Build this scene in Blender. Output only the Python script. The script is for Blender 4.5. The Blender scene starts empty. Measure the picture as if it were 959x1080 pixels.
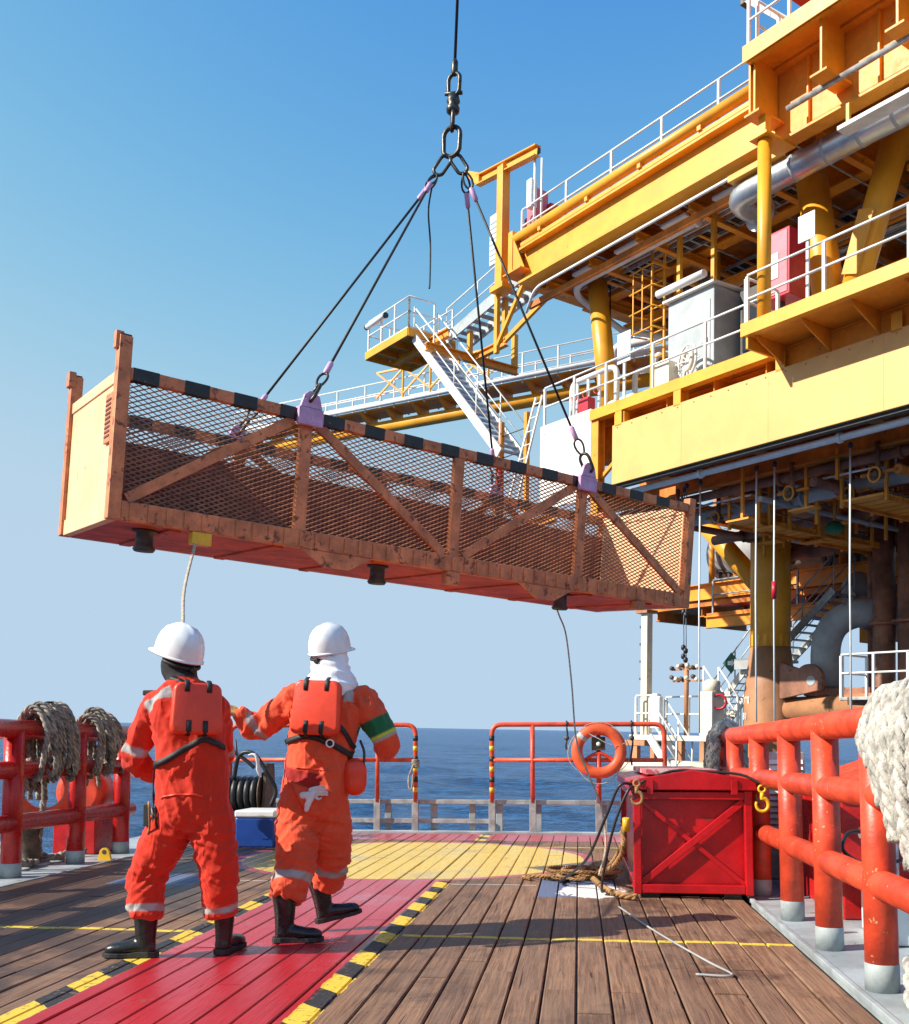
import bpy, bmesh, math, random
import numpy as np
from mathutils import Vector, Matrix, noise
from mathutils.bvhtree import BVHTree
random.seed(7); np.random.seed(7)
S = bpy.context.scene
# ---------------------------------------------------------------- camera
cam_d = bpy.data.cameras.new('camera'); cam = bpy.data.objects.new('camera', cam_d)
S.collection.objects.link(cam); S.camera = cam
cam_d.sensor_fit = 'VERTICAL'; cam_d.sensor_height = 24.0; cam_d.lens = 24.0*1050/1080
cam_d.shift_y = 179.5/1080; cam_d.clip_start = 0.05; cam_d.clip_end = 20000
cam.location = (0, 0, 1.1)
cam.rotation_euler = (math.radians(90)+math.atan(0.07), 0, math.radians(7.1))
# ---------------------------------------------------------------- light
SUN_EL, SUN_AZ = math.radians(35.0), math.radians(248.3)      # azimuth clockwise from +Y
W = bpy.data.worlds.new('World'); S.world = W; W.use_nodes = True
wn = W.node_tree.nodes; wl = W.node_tree.links; wn.clear()
sky = wn.new('ShaderNodeTexSky'); sky.sky_type = 'NISHITA'; sky.sun_disc = False
sky.sun_elevation = SUN_EL; sky.sun_rotation = SUN_AZ
sky.air_density = 0.7; sky.dust_density = 0.0; sky.ozone_density = 2.0; sky.altitude = 0
wb = wn.new('ShaderNodeBackground'); wb.inputs[1].default_value = 0.15
wo = wn.new('ShaderNodeOutputWorld'); # colour grade of the whole sky: the camera profile's deep, even blue
sp_ = wn.new('ShaderNodeSeparateColor'); cb_ = wn.new('ShaderNodeCombineColor'); wl.new(sky.outputs[0], sp_.inputs[0])
def wm_(op, a_, b_=None):
    n_ = wn.new('ShaderNodeMath'); n_.operation = op
    for i_, x_ in enumerate((a_, b_)):
        if x_ is None: continue
        if isinstance(x_, (int, float)): n_.inputs[i_].default_value = x_
        else: wl.new(x_, n_.inputs[i_])
    return n_.outputs[0]
for ch_, (amp_, c_, n_) in enumerate(((2.155, 0.957, 3.05), (2.902, 1.207, 2.27), (3.72, 0.78, 0.71))):      # film-like shoulder per channel
    t_ = wm_('EXPONENT', wm_('MULTIPLY', wm_('POWER', wm_('DIVIDE', sp_.outputs[ch_], c_), n_), -1.0))
    wl.new(wm_('MULTIPLY', wm_('SUBTRACT', 1.0, t_), amp_), cb_.inputs[ch_])
wl.new(cb_.outputs[0], wb.inputs[0]); wl.new(wb.outputs[0], wo.inputs[0])
sun_d = bpy.data.lights.new('sun', 'SUN'); sun_d.energy = 5.0; sun_d.angle = math.radians(0.53); sun_d.color = (1.0, 0.93, 0.82)
sun = bpy.data.objects.new('sun', sun_d); S.collection.objects.link(sun)
sdir = Vector((math.sin(SUN_AZ)*math.cos(SUN_EL), math.cos(SUN_AZ)*math.cos(SUN_EL), math.sin(SUN_EL)))
sun.rotation_euler = sdir.to_track_quat('Z', 'Y').to_euler(); sun.location = sdir*60
S.view_settings.view_transform = 'Standard'; S.view_settings.look = 'None'
S.view_settings.exposure = 0.6; S.view_settings.gamma = 1.0
S.render.engine = 'CYCLES'
S.cycles.max_bounces = 7; S.cycles.diffuse_bounces = 4
# ---------------------------------------------------------------- frames
# the ship's deck is the world frame; the sea and the platform lie in a frame tilted by the ship's trim and heel
EU = Vector((0.66744, -0.74407, -0.029724)); EV = Vector((0.744382, 0.667753, -0.000968)); SN = Vector((0.020569, -0.02148, 0.999558))
PO = Vector((4.38431, 18.685186, 9.248738))
SHIP = Matrix.Identity(4)
PLAT = Matrix(((EU.x, EV.x, SN.x, PO.x), (EU.y, EV.y, SN.y, PO.y), (EU.z, EV.z, SN.z, PO.z), (0, 0, 0, 1)))
FR = [SHIP]
V = Vector
COL = S.collection
BASE = {}
def tag(o, label=None, cat=None, group=None, kind=None):
    if label: o['label'] = label
    if cat: o['category'] = cat
    if group: o['group'] = group
    if kind: o['kind'] = kind
    return o
def thing(name, label, cat, base=(0, 0, 0), group=None):
    o = bpy.data.objects.new(name, None); COL.objects.link(o); o.empty_display_size = 0.1
    o.matrix_world = FR[0] @ Matrix.Translation(V(base)); BASE[o.name] = V(base)
    return tag(o, label, cat, group)
# ---------------------------------------------------------------- mesh builder
def perp(d, up=(0, 0, 1)):
    d = V(d).normalized(); u = V(up)
    if abs(d.dot(u.normalized())) > 0.98: u = V((0, 1, 0)) if abs(d.y) < 0.9 else V((1, 0, 0))
    x = d.cross(u).normalized(); return x, x.cross(d).normalized()
class MB:
    def __init__(s): s.v = []; s.f = []; s.sm = []; s.mi = []; s.cur = 0
    def add(s, vs, fs, smooth=False):
        b = len(s.v); s.v += [tuple(q) for q in vs]
        for f in fs: s.f.append([b+i for i in f]); s.sm.append(smooth); s.mi.append(s.cur)
        return s
    def box(s, lo, hi, M=None):
        x0, y0, z0 = lo; x1, y1, z1 = hi
        vs = [V((x, y, z)) for z in (z0, z1) for y in (y0, y1) for x in (x0, x1)]
        if M is not None: vs = [M @ q for q in vs]
        return s.add(vs, [(0, 2, 3, 1), (4, 5, 7, 6), (0, 1, 5, 4), (1, 3, 7, 5), (3, 2, 6, 7), (2, 0, 4, 6)])
    def bar(s, p0, p1, w, h, up=(0, 0, 1)):
        p0, p1 = V(p0), V(p1); x, y = perp(p1-p0, up); x *= w/2; y *= h/2
        vs = [p + a*x + b*y for p in (p0, p1) for a, b in ((-1, -1), (1, -1), (1, 1), (-1, 1))]
        return s.add(vs, [(3, 2, 1, 0), (4, 5, 6, 7), (0, 1, 5, 4), (1, 2, 6, 5), (2, 3, 7, 6), (3, 0, 4, 7)])
    def prof(s, p0, p1, poly, up=(0, 0, 1)):
        p0, p1 = V(p0), V(p1); x, y = perp(p1-p0, up); n = len(poly)
        vs = [p + a*x + b*y for p in (p0, p1) for a, b in poly]
        return s.add(vs, [tuple(reversed(range(n))), tuple(range(n, 2*n))] + [(i, (i+1) % n, n+(i+1) % n, n+i) for i in range(n)])
    def ibeam(s, p0, p1, h, w, tf=0.03, tw=0.02, up=(0, 0, 1)):
        a, b, c = w/2, h/2, tw/2
        return s.prof(p0, p1, [(-a, -b), (a, -b), (a, -b+tf), (c, -b+tf), (c, b-tf), (a, b-tf), (a, b), (-a, b), (-a, b-tf), (-c, b-tf), (-c, -b+tf), (-a, -b+tf)], up)
    def tube(s, p0, p1, r, n=12, r1=None, cap=True):
        return s.path([p0, p1], [r, r if r1 is None else r1], n, cap=cap)
    def path(s, pts, r, n=10, closed=False, cap=True, flat=1.0, up=(0, 0, 1)):
        pts = [V(p) for p in pts]; m = len(pts); rs = r if isinstance(r, (list, tuple)) else [r]*m
        ts = []
        for i in range(m):
            if closed: d = pts[(i+1) % m]-pts[i-1]
            else: d = pts[min(i+1, m-1)]-pts[max(i-1, 0)]
            ts.append(d.normalized() if d.length > 1e-9 else V((0, 0, 1)))
        x, y = perp(ts[0], up); vs = []
        for i in range(m):
            if i:
                x = (x - ts[i]*x.dot(ts[i]))
                x = x.normalized() if x.length > 1e-6 else perp(ts[i])[0]
                y = x.cross(ts[i]).normalized()
            for k in range(n):
                a = 2*math.pi*k/n
                vs.append(pts[i] + x*math.cos(a)*rs[i] + y*math.sin(a)*rs[i]*flat)
        b = len(s.v); s.v += [tuple(q) for q in vs]
        for i in range(m if closed else m-1):
            j = (i+1) % m
            for k in range(n):
                l = (k+1) % n
                s.f.append([b+i*n+k, b+j*n+k, b+j*n+l, b+i*n+l]); s.sm.append(True); s.mi.append(s.cur)
        if not closed and cap:
            s.f.append([b+k for k in range(n)]); s.sm.append(False); s.mi.append(s.cur)
            s.f.append([b+(m-1)*n+k for k in reversed(range(n))]); s.sm.append(False); s.mi.append(s.cur)
        return s
    def lathe(s, prof, c=(0, 0, 0), ax=(0, 0, 1), n=24, smooth=True, sx=1, sy=1, X=None):
        c = V(c); ax = V(ax).normalized()
        if X is None: x, y = perp(ax)
        else: x = V(X).normalized(); y = ax.cross(x)
        m = len(prof); b = len(s.v)
        for r, h in prof:
            for k in range(n):
                a = 2*math.pi*k/n
                s.v.append(tuple(c + ax*h + x*(math.cos(a)*r*sx) + y*(math.sin(a)*r*sy)))
        for i in range(m-1):
            for k in range(n):
                l = (k+1) % n; s.f.append([b+i*n+k, b+i*n+l, b+(i+1)*n+l, b+(i+1)*n+k]); s.sm.append(smooth); s.mi.append(s.cur)
        s.f.append([b+k for k in reversed(range(n))]); s.sm.append(False); s.mi.append(s.cur)
        s.f.append([b+(m-1)*n+k for k in range(n)]); s.sm.append(False); s.mi.append(s.cur)
        return s
    def torus(s, c, ax, R, r, n=32, k=10, flat=1.0):
        c = V(c); x, y = perp(ax); return s.path([c+x*math.cos(2*math.pi*i/n)*R+y*math.sin(2*math.pi*i/n)*R for i in range(n)], r, k, closed=True, up=ax, flat=flat)
    def plate(s, poly, t):          # polygon of 3D points, thickened along its normal
        p = [V(q) for q in poly]; nrm = (p[1]-p[0]).cross(p[2]-p[0]).normalized()*t; n = len(p)
        return s.add([q-nrm*0.5 for q in p]+[q+nrm*0.5 for q in p], [tuple(reversed(range(n))), tuple(range(n, 2*n))]+[(i, (i+1) % n, n+(i+1) % n, n+i) for i in range(n)])
    def build(s, name, mat, parent=None, bevel=0, label=None, cat=None, group=None, kind=None, fix=True, seg=2):
        me = bpy.data.meshes.new(name)
        vs = np.array(s.v, dtype=float)
        if parent is not None: b = BASE[parent.name]
        else:
            lo, hi = vs.min(0), vs.max(0); b = V(((lo[0]+hi[0])/2, (lo[1]+hi[1])/2, lo[2]))
        vs = vs-np.array(b)
        me.from_pydata([tuple(q) for q in vs], [], s.f)
        me.polygons.foreach_set('use_smooth', s.sm)
        mats = mat if isinstance(mat, (list, tuple)) else [mat]
        for m in mats: me.materials.append(M[m] if isinstance(m, str) else m)
        if len(mats) > 1: me.polygons.foreach_set('material_index', s.mi)
        if fix:
            bm = bmesh.new(); bm.from_mesh(me); bmesh.ops.recalc_face_normals(bm, faces=bm.faces); bm.to_mesh(me); bm.free()
        me.update()
        o = bpy.data.objects.new(name, me); COL.objects.link(o)
        if parent is not None: o.parent = parent
        else: o.matrix_world = FR[0] @ Matrix.Translation(b)
        BASE[o.name] = b
        if bevel:
            md = o.modifiers.new('bevel', 'BEVEL'); md.width = bevel; md.segments = seg; md.limit_method = 'ANGLE'; md.angle_limit = math.radians(40)
        return tag(o, label, cat, group, kind)
def inst(o, off, parent=None, rz=0):
    c = o.copy(); COL.objects.link(c); c.parent = parent if parent is not None else o.parent
    c.location = o.location + V(off)
    if rz: c.rotation_euler.z += rz
    BASE[c.name] = BASE.get(o.name, V((0, 0, 0))); return c
def bez(ps, n=24):
    ps = [V(p) for p in ps]; out = []        # Catmull-Rom through the points
    q = [ps[0]*2-ps[1]]+ps+[ps[-1]*2-ps[-2]]
    per = max(2, n//(len(ps)-1))
    for i in range(1, len(q)-2):
        for k in range(per):
            t = k/per; a, b, c, d = q[i-1], q[i], q[i+1], q[i+2]
            out.append(0.5*((2*b)+(c-a)*t+(2*a-5*b+4*c-d)*t*t+(3*b-a-3*c+d)*t**3))
    out.append(ps[-1]); return out
def elbow(p0, pc, p1, R, n=7):
    p0, pc, p1 = V(p0), V(pc), V(p1); a = (p0-pc).normalized(); b = (p1-pc).normalized(); out = [p0]
    s, e = pc+a*R, pc+b*R
    for i in range(n+1):
        t = i/n; out.append(s*(1-t)**2+pc*2*t*(1-t)+e*t*t)
    out.append(p1); return out
# ---------------------------------------------------------------- materials
M = {}
def sock(n, *names):
    for k in names:
        if k in n.inputs: return n.inputs[k]
def node(nt, t, **kw):
    n = nt.nodes.new(t)
    for k, v in kw.items():
        if hasattr(n, k): setattr(n, k, v)
    return n
def mth(nt, op, a, b=None, c=None, clamp=False):
    n = nt.nodes.new('ShaderNodeMath'); n.operation = op; n.use_clamp = clamp
    for i, x in enumerate((a, b, c)):
        if x is None: continue
        if isinstance(x, (int, float)): n.inputs[i].default_value = x
        else: nt.links.new(x, n.inputs[i])
    return n.outputs[0]
def mixc(nt, fac, a, b, blend='MIX'):
    n = nt.nodes.new('ShaderNodeMix'); n.data_type = 'RGBA'; n.blend_type = blend
    for i, x in ((0, fac), (6, a), (7, b)):
        if isinstance(x, (int, float)): n.inputs[i].default_value = x
        elif isinstance(x, tuple): n.inputs[i].default_value = (*x, 1) if len(x) == 3 else x
        else: nt.links.new(x, n.inputs[i])
    return n.outputs[2]
def noi(nt, vec, scale, detail=4, rough=0.55, dist=0):
    n = nt.nodes.new('ShaderNodeTexNoise'); n.inputs['Scale'].default_value = scale; n.inputs['Detail'].default_value = detail
    n.inputs['Roughness'].default_value = rough; n.inputs['Distortion'].default_value = dist
    if vec is not None: nt.links.new(vec, n.inputs['Vector'])
    return n.outputs[0]
def ramp(nt, v, a, b):      # smooth step of v between a and b
    n = nt.nodes.new('ShaderNodeMapRange'); n.interpolation_type = 'SMOOTHSTEP'
    n.inputs[1].default_value = a; n.inputs[2].default_value = b; nt.links.new(v, n.inputs[0]); return n.outputs[0]
def newmat(name):
    m = bpy.data.materials.new(name); m.use_nodes = True; nt = m.node_tree
    b = nt.nodes['Principled BSDF']; M[name] = m; return m, nt, b
def vmap(nt, vec, sc):
    n = nt.nodes.new('ShaderNodeMapping'); n.inputs['Scale'].default_value = sc; nt.links.new(vec, n.inputs[0]); return n.outputs[0]
def bump(nt, b, h, st, dist=0.01):
    n = nt.nodes.new('ShaderNodeBump'); n.inputs['Strength'].default_value = st; n.inputs['Distance'].default_value = dist
    nt.links.new(h, n.inputs['Height']); nt.links.new(n.outputs[0], b.inputs['Normal'])
def paint(name, c, rough=0.45, var=0.12, rust=0.0, rc=(0.16, 0.05, 0.018), scale=3.0, metal=0.0, bst=0.15, bsc=60, streak=0.0, spec=0.5, fade=None, chips=0.0):
    m, nt, b = newmat(name); p = nt.nodes.new('ShaderNodeNewGeometry').outputs['Position']
    n1 = noi(nt, p, scale, 5, 0.6); n2 = noi(nt, p, scale*6, 4, 0.6)
    dk = tuple(x*(1-var*1.6) for x in c); lt = tuple(min(1, x*(1+var)+0.012*var) for x in c) if fade is None else fade
    col = mixc(nt, ramp(nt, n1, 0.32, 0.68), dk, lt)
    col = mixc(nt, mth(nt, 'MULTIPLY', ramp(nt, n2, 0.45, 0.75), var*1.5), col, dk)
    if streak:
        ps = vmap(nt, p, (9, 9, 0.7)); ns = noi(nt, ps, 1.3, 4, 0.6)
        col = mixc(nt, mth(nt, 'MULTIPLY', ramp(nt, ns, 0.52, 0.74), streak), col, rc)
    if rust:
        nr = noi(nt, p, scale*2.2, 8, 0.68, 0.4)
        f = ramp(nt, nr, 0.66-rust*0.22, 0.72-rust*0.2); col = mixc(nt, f, col, rc)
    if chips:
        nc = noi(nt, p, 46, 3, 0.5); col = mixc(nt, mth(nt, 'MULTIPLY', mth(nt, 'MULTIPLY', ramp(nt, nc, 0.69-0.06*chips, 0.715-0.06*chips), ramp(nt, noi(nt, p, 2.6, 3, 0.6), 0.48, 0.60)), 0.85), col, (0.62, 0.42, 0.22))
    nt.links.new(col, b.inputs['Base Color'])
    r = mth(nt, 'ADD', mth(nt, 'MULTIPLY', n2, 0.3), rough-0.15); nt.links.new(r, b.inputs['Roughness'])
    b.inputs['Metallic'].default_value = metal; sock(b, 'Specular IOR Level', 'Specular').default_value = spec
    if bst: bump(nt, b, mth(nt, 'ADD', noi(nt, p, bsc, 3), mth(nt, 'MULTIPLY', n2, 1.5)), bst, 0.004)
    return m
paint('rail_red', (0.66, 0.062, 0.022), 0.42, 0.20, 0.10, (0.30, 0.05, 0.02), 5, bst=0.3, bsc=28, chips=0.55)
paint('rail_red_dark', (0.50, 0.012, 0.010), 0.30, 0.14, 0.06, (0.2, 0.02, 0.01), 5, bst=0.25, bsc=30)
paint('rail_orange', (0.68, 0.085, 0.035), 0.42, 0.16, 0.12, (0.25, 0.06, 0.03), 9, chips=0.5)
paint('foot_grey', (0.33, 0.37, 0.37), 0.5, 0.15, 0.1, scale=6)
paint('steel_deck', (0.36, 0.40, 0.41), 0.5, 0.18, 0.22, (0.2, 0.12, 0.07), 2.5, streak=0.0)
paint('galv', (0.40, 0.41, 0.40), 0.45, 0.2, 0.08, scale=7, metal=0.3)
paint('box_red', (0.46, 0.004, 0.008), 0.30, 0.16, 0.10, (0.24, 0.03, 0.02), 3, bst=0.2, bsc=14)
paint('box_top', (0.58, 0.10, 0.11), 0.45, 0.2, 0.75, (0.66, 0.50, 0.48), 3)
paint('basket', (0.68, 0.225, 0.085), 0.55, 0.20, 0.46, (0.22, 0.065, 0.028), 5, streak=0.42)
paint('basket_plate', (0.86, 0.53, 0.29), 0.5, 0.08, 0.12, (0.45, 0.18, 0.07), 2.2, streak=0.12)
paint('basket_floor', (0.56, 0.075, 0.014), 0.6, 0.2, 0.3, (0.13, 0.04, 0.02), 3)
paint('basket_mesh', (0.34, 0.13, 0.055), 0.6, 0.2, 0.4, (0.12, 0.04, 0.02), 8)
paint('cargo', (0.15, 0.032, 0.016), 0.65, 0.25, 0.3, (0.07, 0.025, 0.015), 3)
paint('hazard_black', (0.022, 0.022, 0.022), 0.5, 0.2, 0.12, (0.3, 0.12, 0.05), 9)
paint('pad_pink', (0.62, 0.36, 0.56), 0.5, 0.12, 0.15, (0.35, 0.12, 0.08), 12)
paint('yellow', (0.84, 0.37, 0.020), 0.42, 0.09, 0.07, (0.42, 0.16, 0.03), 1.2, streak=0.10)
paint('yellow_sunlit', (0.83, 0.445, 0.135), 0.45, 0.06, 0.04, (0.72, 0.36, 0.06), 1.0, streak=0.22)  # same yellow paint, its direct sun put in as a paler colour
paint('orange_bounce', (0.82, 0.31, 0.018), 0.5, 0.12, 0.12, (0.25, 0.08, 0.02), 1.6, streak=0.12)  # bounced orange glow of the yellow undersides put into the colour; orange fittings too
paint('under_orange_shade', (0.66, 0.20, 0.014), 0.6, 0.25, 0.16, (0.14, 0.045, 0.016), 1.5)  # the undersides' shade and warm bounce put into a darker orange
paint('leg_brown', (0.44, 0.205, 0.095), 0.6, 0.15, 0.16, (0.22, 0.08, 0.04), 1.2, streak=0.25)
paint('pipe_brown', (0.30, 0.125, 0.07), 0.6, 0.3, 0.3, (0.09, 0.035, 0.022), 1.5, streak=0.3)
paint('rail_white', (0.80, 0.80, 0.77), 0.4, 0.06, 0.04, (0.45, 0.26, 0.14), 5)
paint('white_panel', (0.82, 0.80, 0.74), 0.45, 0.04, 0.03, (0.6, 0.45, 0.3), 1.2, streak=0.06)
paint('cream', (0.74, 0.66, 0.52), 0.5, 0.08, 0.12, (0.4, 0.18, 0.08), 3)
paint('grey_panel', (0.40, 0.44, 0.45), 0.4, 0.10, 0.05, scale=2)
paint('deck_grey', (0.46, 0.42, 0.33), 0.6, 0.15, 0.15, scale=2)
paint('silver', (0.62, 0.62, 0.60), 0.34, 0.12, 0.0, scale=2, metal=0.75)
paint('grey_pipe', (0.36, 0.37, 0.36), 0.5, 0.15, 0.1, scale=1.5)
paint('dark_steel', (0.06, 0.058, 0.052), 0.5, 0.25, 0.2, scale=6)
paint('wire', (0.018, 0.017, 0.016), 0.55, 0.2, 0.0, scale=20)
paint('shackle', (0.075, 0.07, 0.06), 0.38, 0.3, 0.25, scale=30, metal=0.7)
paint('locker_red', (0.50, 0.015, 0.035), 0.4, 0.1, 0.02)
paint('locker_pink', (0.72, 0.16, 0.20), 0.4, 0.08, 0.02)
paint('rope_white', (0.50, 0.47, 0.41), 0.85, 0.28, 0.0, scale=14, bst=0.9, bsc=160)
paint('rope_dirty', (0.34, 0.30, 0.245), 0.9, 0.35, 0.0, scale=12, bst=0.9, bsc=160)
paint('rope_tan', (0.36, 0.19, 0.07), 0.85, 0.3, 0.0, scale=16, bst=0.9, bsc=200)
paint('rope_tag', (0.48, 0.40, 0.30), 0.85, 0.2, 0.0, scale=30)
paint('hose_black', (0.02, 0.02, 0.022), 0.45, 0.2, 0.0)
paint('vent_white', (0.76, 0.76, 0.73), 0.5, 0.08, 0.05)
paint('cool_blue', (0.012, 0.06, 0.30), 0.35, 0.1, 0.0)
paint('cool_blue_light', (0.02, 0.17, 0.50), 0.4, 0.1, 0.0)
paint('plastic_white', (0.78, 0.78, 0.77), 0.35, 0.05, 0.0)
paint('buoy_orange', (0.74, 0.105, 0.030), 0.5, 0.12, 0.02, (0.4, 0.1, 0.05), 8)
paint('sign_green', (0.012, 0.10, 0.045), 0.5, 0.05, 0.0)
paint('hook_yellow', (0.78, 0.45, 0.02), 0.4, 0.1, 0.05)
paint('machine_rust', (0.10, 0.062, 0.035), 0.6, 0.35, 0.35, (0.2, 0.09, 0.04), 8)
paint('glass_dark', (0.02, 0.025, 0.03), 0.15, 0.1, 0.0, bst=0)
paint('hull_grey', (0.20, 0.23, 0.24), 0.5, 0.15, 0.15, scale=1)
paint('boot_black', (0.014, 0.014, 0.015), 0.28, 0.3, 0.0, scale=14, bst=0.2)
paint('boot_sole', (0.02, 0.02, 0.02), 0.7, 0.3, 0.0, scale=20)
paint('vest_orange', (0.76, 0.050, 0.014), 0.42, 0.07, 0.0, scale=8, bst=0.1)
paint('strap_black', (0.012, 0.012, 0.013), 0.6, 0.2, 0.0, bst=0.3, bsc=400)
paint('helmet_white', (0.78, 0.78, 0.77), 0.30, 0.07, 0.0, bst=0.0, scale=8)
paint('arm_green', (0.012, 0.14, 0.055), 0.6, 0.15, 0.0, bst=0.2)
paint('lime', (0.55, 0.75, 0.08), 0.6, 0.1, 0.0)
paint('glove_tan', (0.55, 0.33, 0.10), 0.8, 0.25, 0.0, scale=25, bst=0.4)
paint('glove_white', (0.66, 0.66, 0.66), 0.85, 0.1, 0.0, bst=0.4)
paint('scarf_white', (0.80, 0.79, 0.80), 0.85, 0.06, 0.0, bst=0.4, bsc=120)
paint('balaclava', (0.010, 0.010, 0.012), 0.8, 0.2, 0.0)
paint('reflect', (0.46, 0.46, 0.44), 0.5, 0.2, 0.0, scale=25)
# ================================================================ sea
def sea_material():
    m, nt, b = newmat('sea_water'); p = nt.nodes.new('ShaderNodeNewGeometry').outputs['Position']
    b.inputs['Base Color'].default_value = (0.004, 0.028, 0.075, 1); b.inputs['Roughness'].default_value = 0.2
    sock(b, 'Specular IOR Level', 'Specular').default_value = 0.13; b.inputs['IOR'].default_value = 1.333
    a = noi(nt, vmap(nt, p, (0.45, 1.0, 1.0)), 0.9, 6, 0.62, 0.4); c = noi(nt, vmap(nt, p, (0.42, 1.0, 1)), 2.6, 5, 0.68, 0.3)
    d = noi(nt, p, 0.05, 3, 0.5)
    h = mth(nt, 'ADD', mth(nt, 'MULTIPLY', a, 0.5), mth(nt, 'MULTIPLY', c, 0.26)); bump(nt, b, h, 1.0, 2.2)
    w = mth(nt, 'ADD', mth(nt, 'MULTIPLY', a, 0.45), mth(nt, 'MULTIPLY', c, 0.55))
    body = mixc(nt, ramp(nt, w, 0.43, 0.58), (0.002, 0.030, 0.105), (0.026, 0.155, 0.370))
    nt.links.new(mixc(nt, mth(nt, 'MULTIPLY', ramp(nt, d, 0.35, 0.65), 0.35), body, (0.006, 0.060, 0.17)), b.inputs['Base Color'])
sea_material()
def build_sea():
    rs = [2.0]
    while rs[-1] < 9000: rs.append(rs[-1]*1.0125+0.02)
    dense = np.linspace(math.radians(58), math.radians(138), 430); A1 = np.linspace(math.radians(138), math.radians(58+360), 92)[1:-1]
    A = np.concatenate([dense, A1])[None, :]; na = A.shape[1]; R = np.array(rs)[:, None]
    X = R*np.cos(A); Y = R*np.sin(A); Z = np.zeros_like(X)
    da = np.where((A >= math.radians(57)) & (A <= math.radians(139)), math.radians(80)/430, math.radians(280)/92)
    rng = np.random.RandomState(3)
    for k in range(34):
        lam = 0.9*1.125**k; th = math.radians(70)+rng.normal()*0.5; amp = 0.0105*min(lam, 9)**0.95
        damp = np.clip(1-(R*da)/(lam*0.3), 0, 1)*np.clip(1-R*0.0125/(lam*0.3), 0, 1)
        ph = (X*math.cos(th)+Y*math.sin(th))*2*math.pi/lam+rng.rand()*6.28+1.2*np.sin((X*math.sin(th)-Y*math.cos(th))*2*math.pi/(lam*3.7)+rng.rand()*6)
        Z += amp*damp*(1-2*np.abs(np.sin(ph/2))**1.3)
    o = V((0, 0, -3.3)); ex = V((1, 0, 0)); ex = (ex-SN*ex.dot(SN)).normalized(); ey = SN.cross(ex)
    P = np.array(o)+X[..., None]*np.array(ex)+Y[..., None]*np.array(ey)+Z[..., None]*np.array(SN)
    n = len(rs); vs = P.reshape(-1, 3).tolist(); fs = []
    for i in range(n-1):
        for k in range(na):
            l = (k+1) % na; fs.append((i*na+k, i*na+l, (i+1)*na+l, (i+1)*na+k))
    me = bpy.data.meshes.new('sea'); me.from_pydata(vs, [], fs); me.polygons.foreach_set('use_smooth', [True]*len(fs)); me.materials.append(M['sea_water'])
    ob = bpy.data.objects.new('sea', me); COL.objects.link(ob); tag(ob, 'dark blue open sea with small waves out to the horizon', kind='structure')
build_sea()
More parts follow.
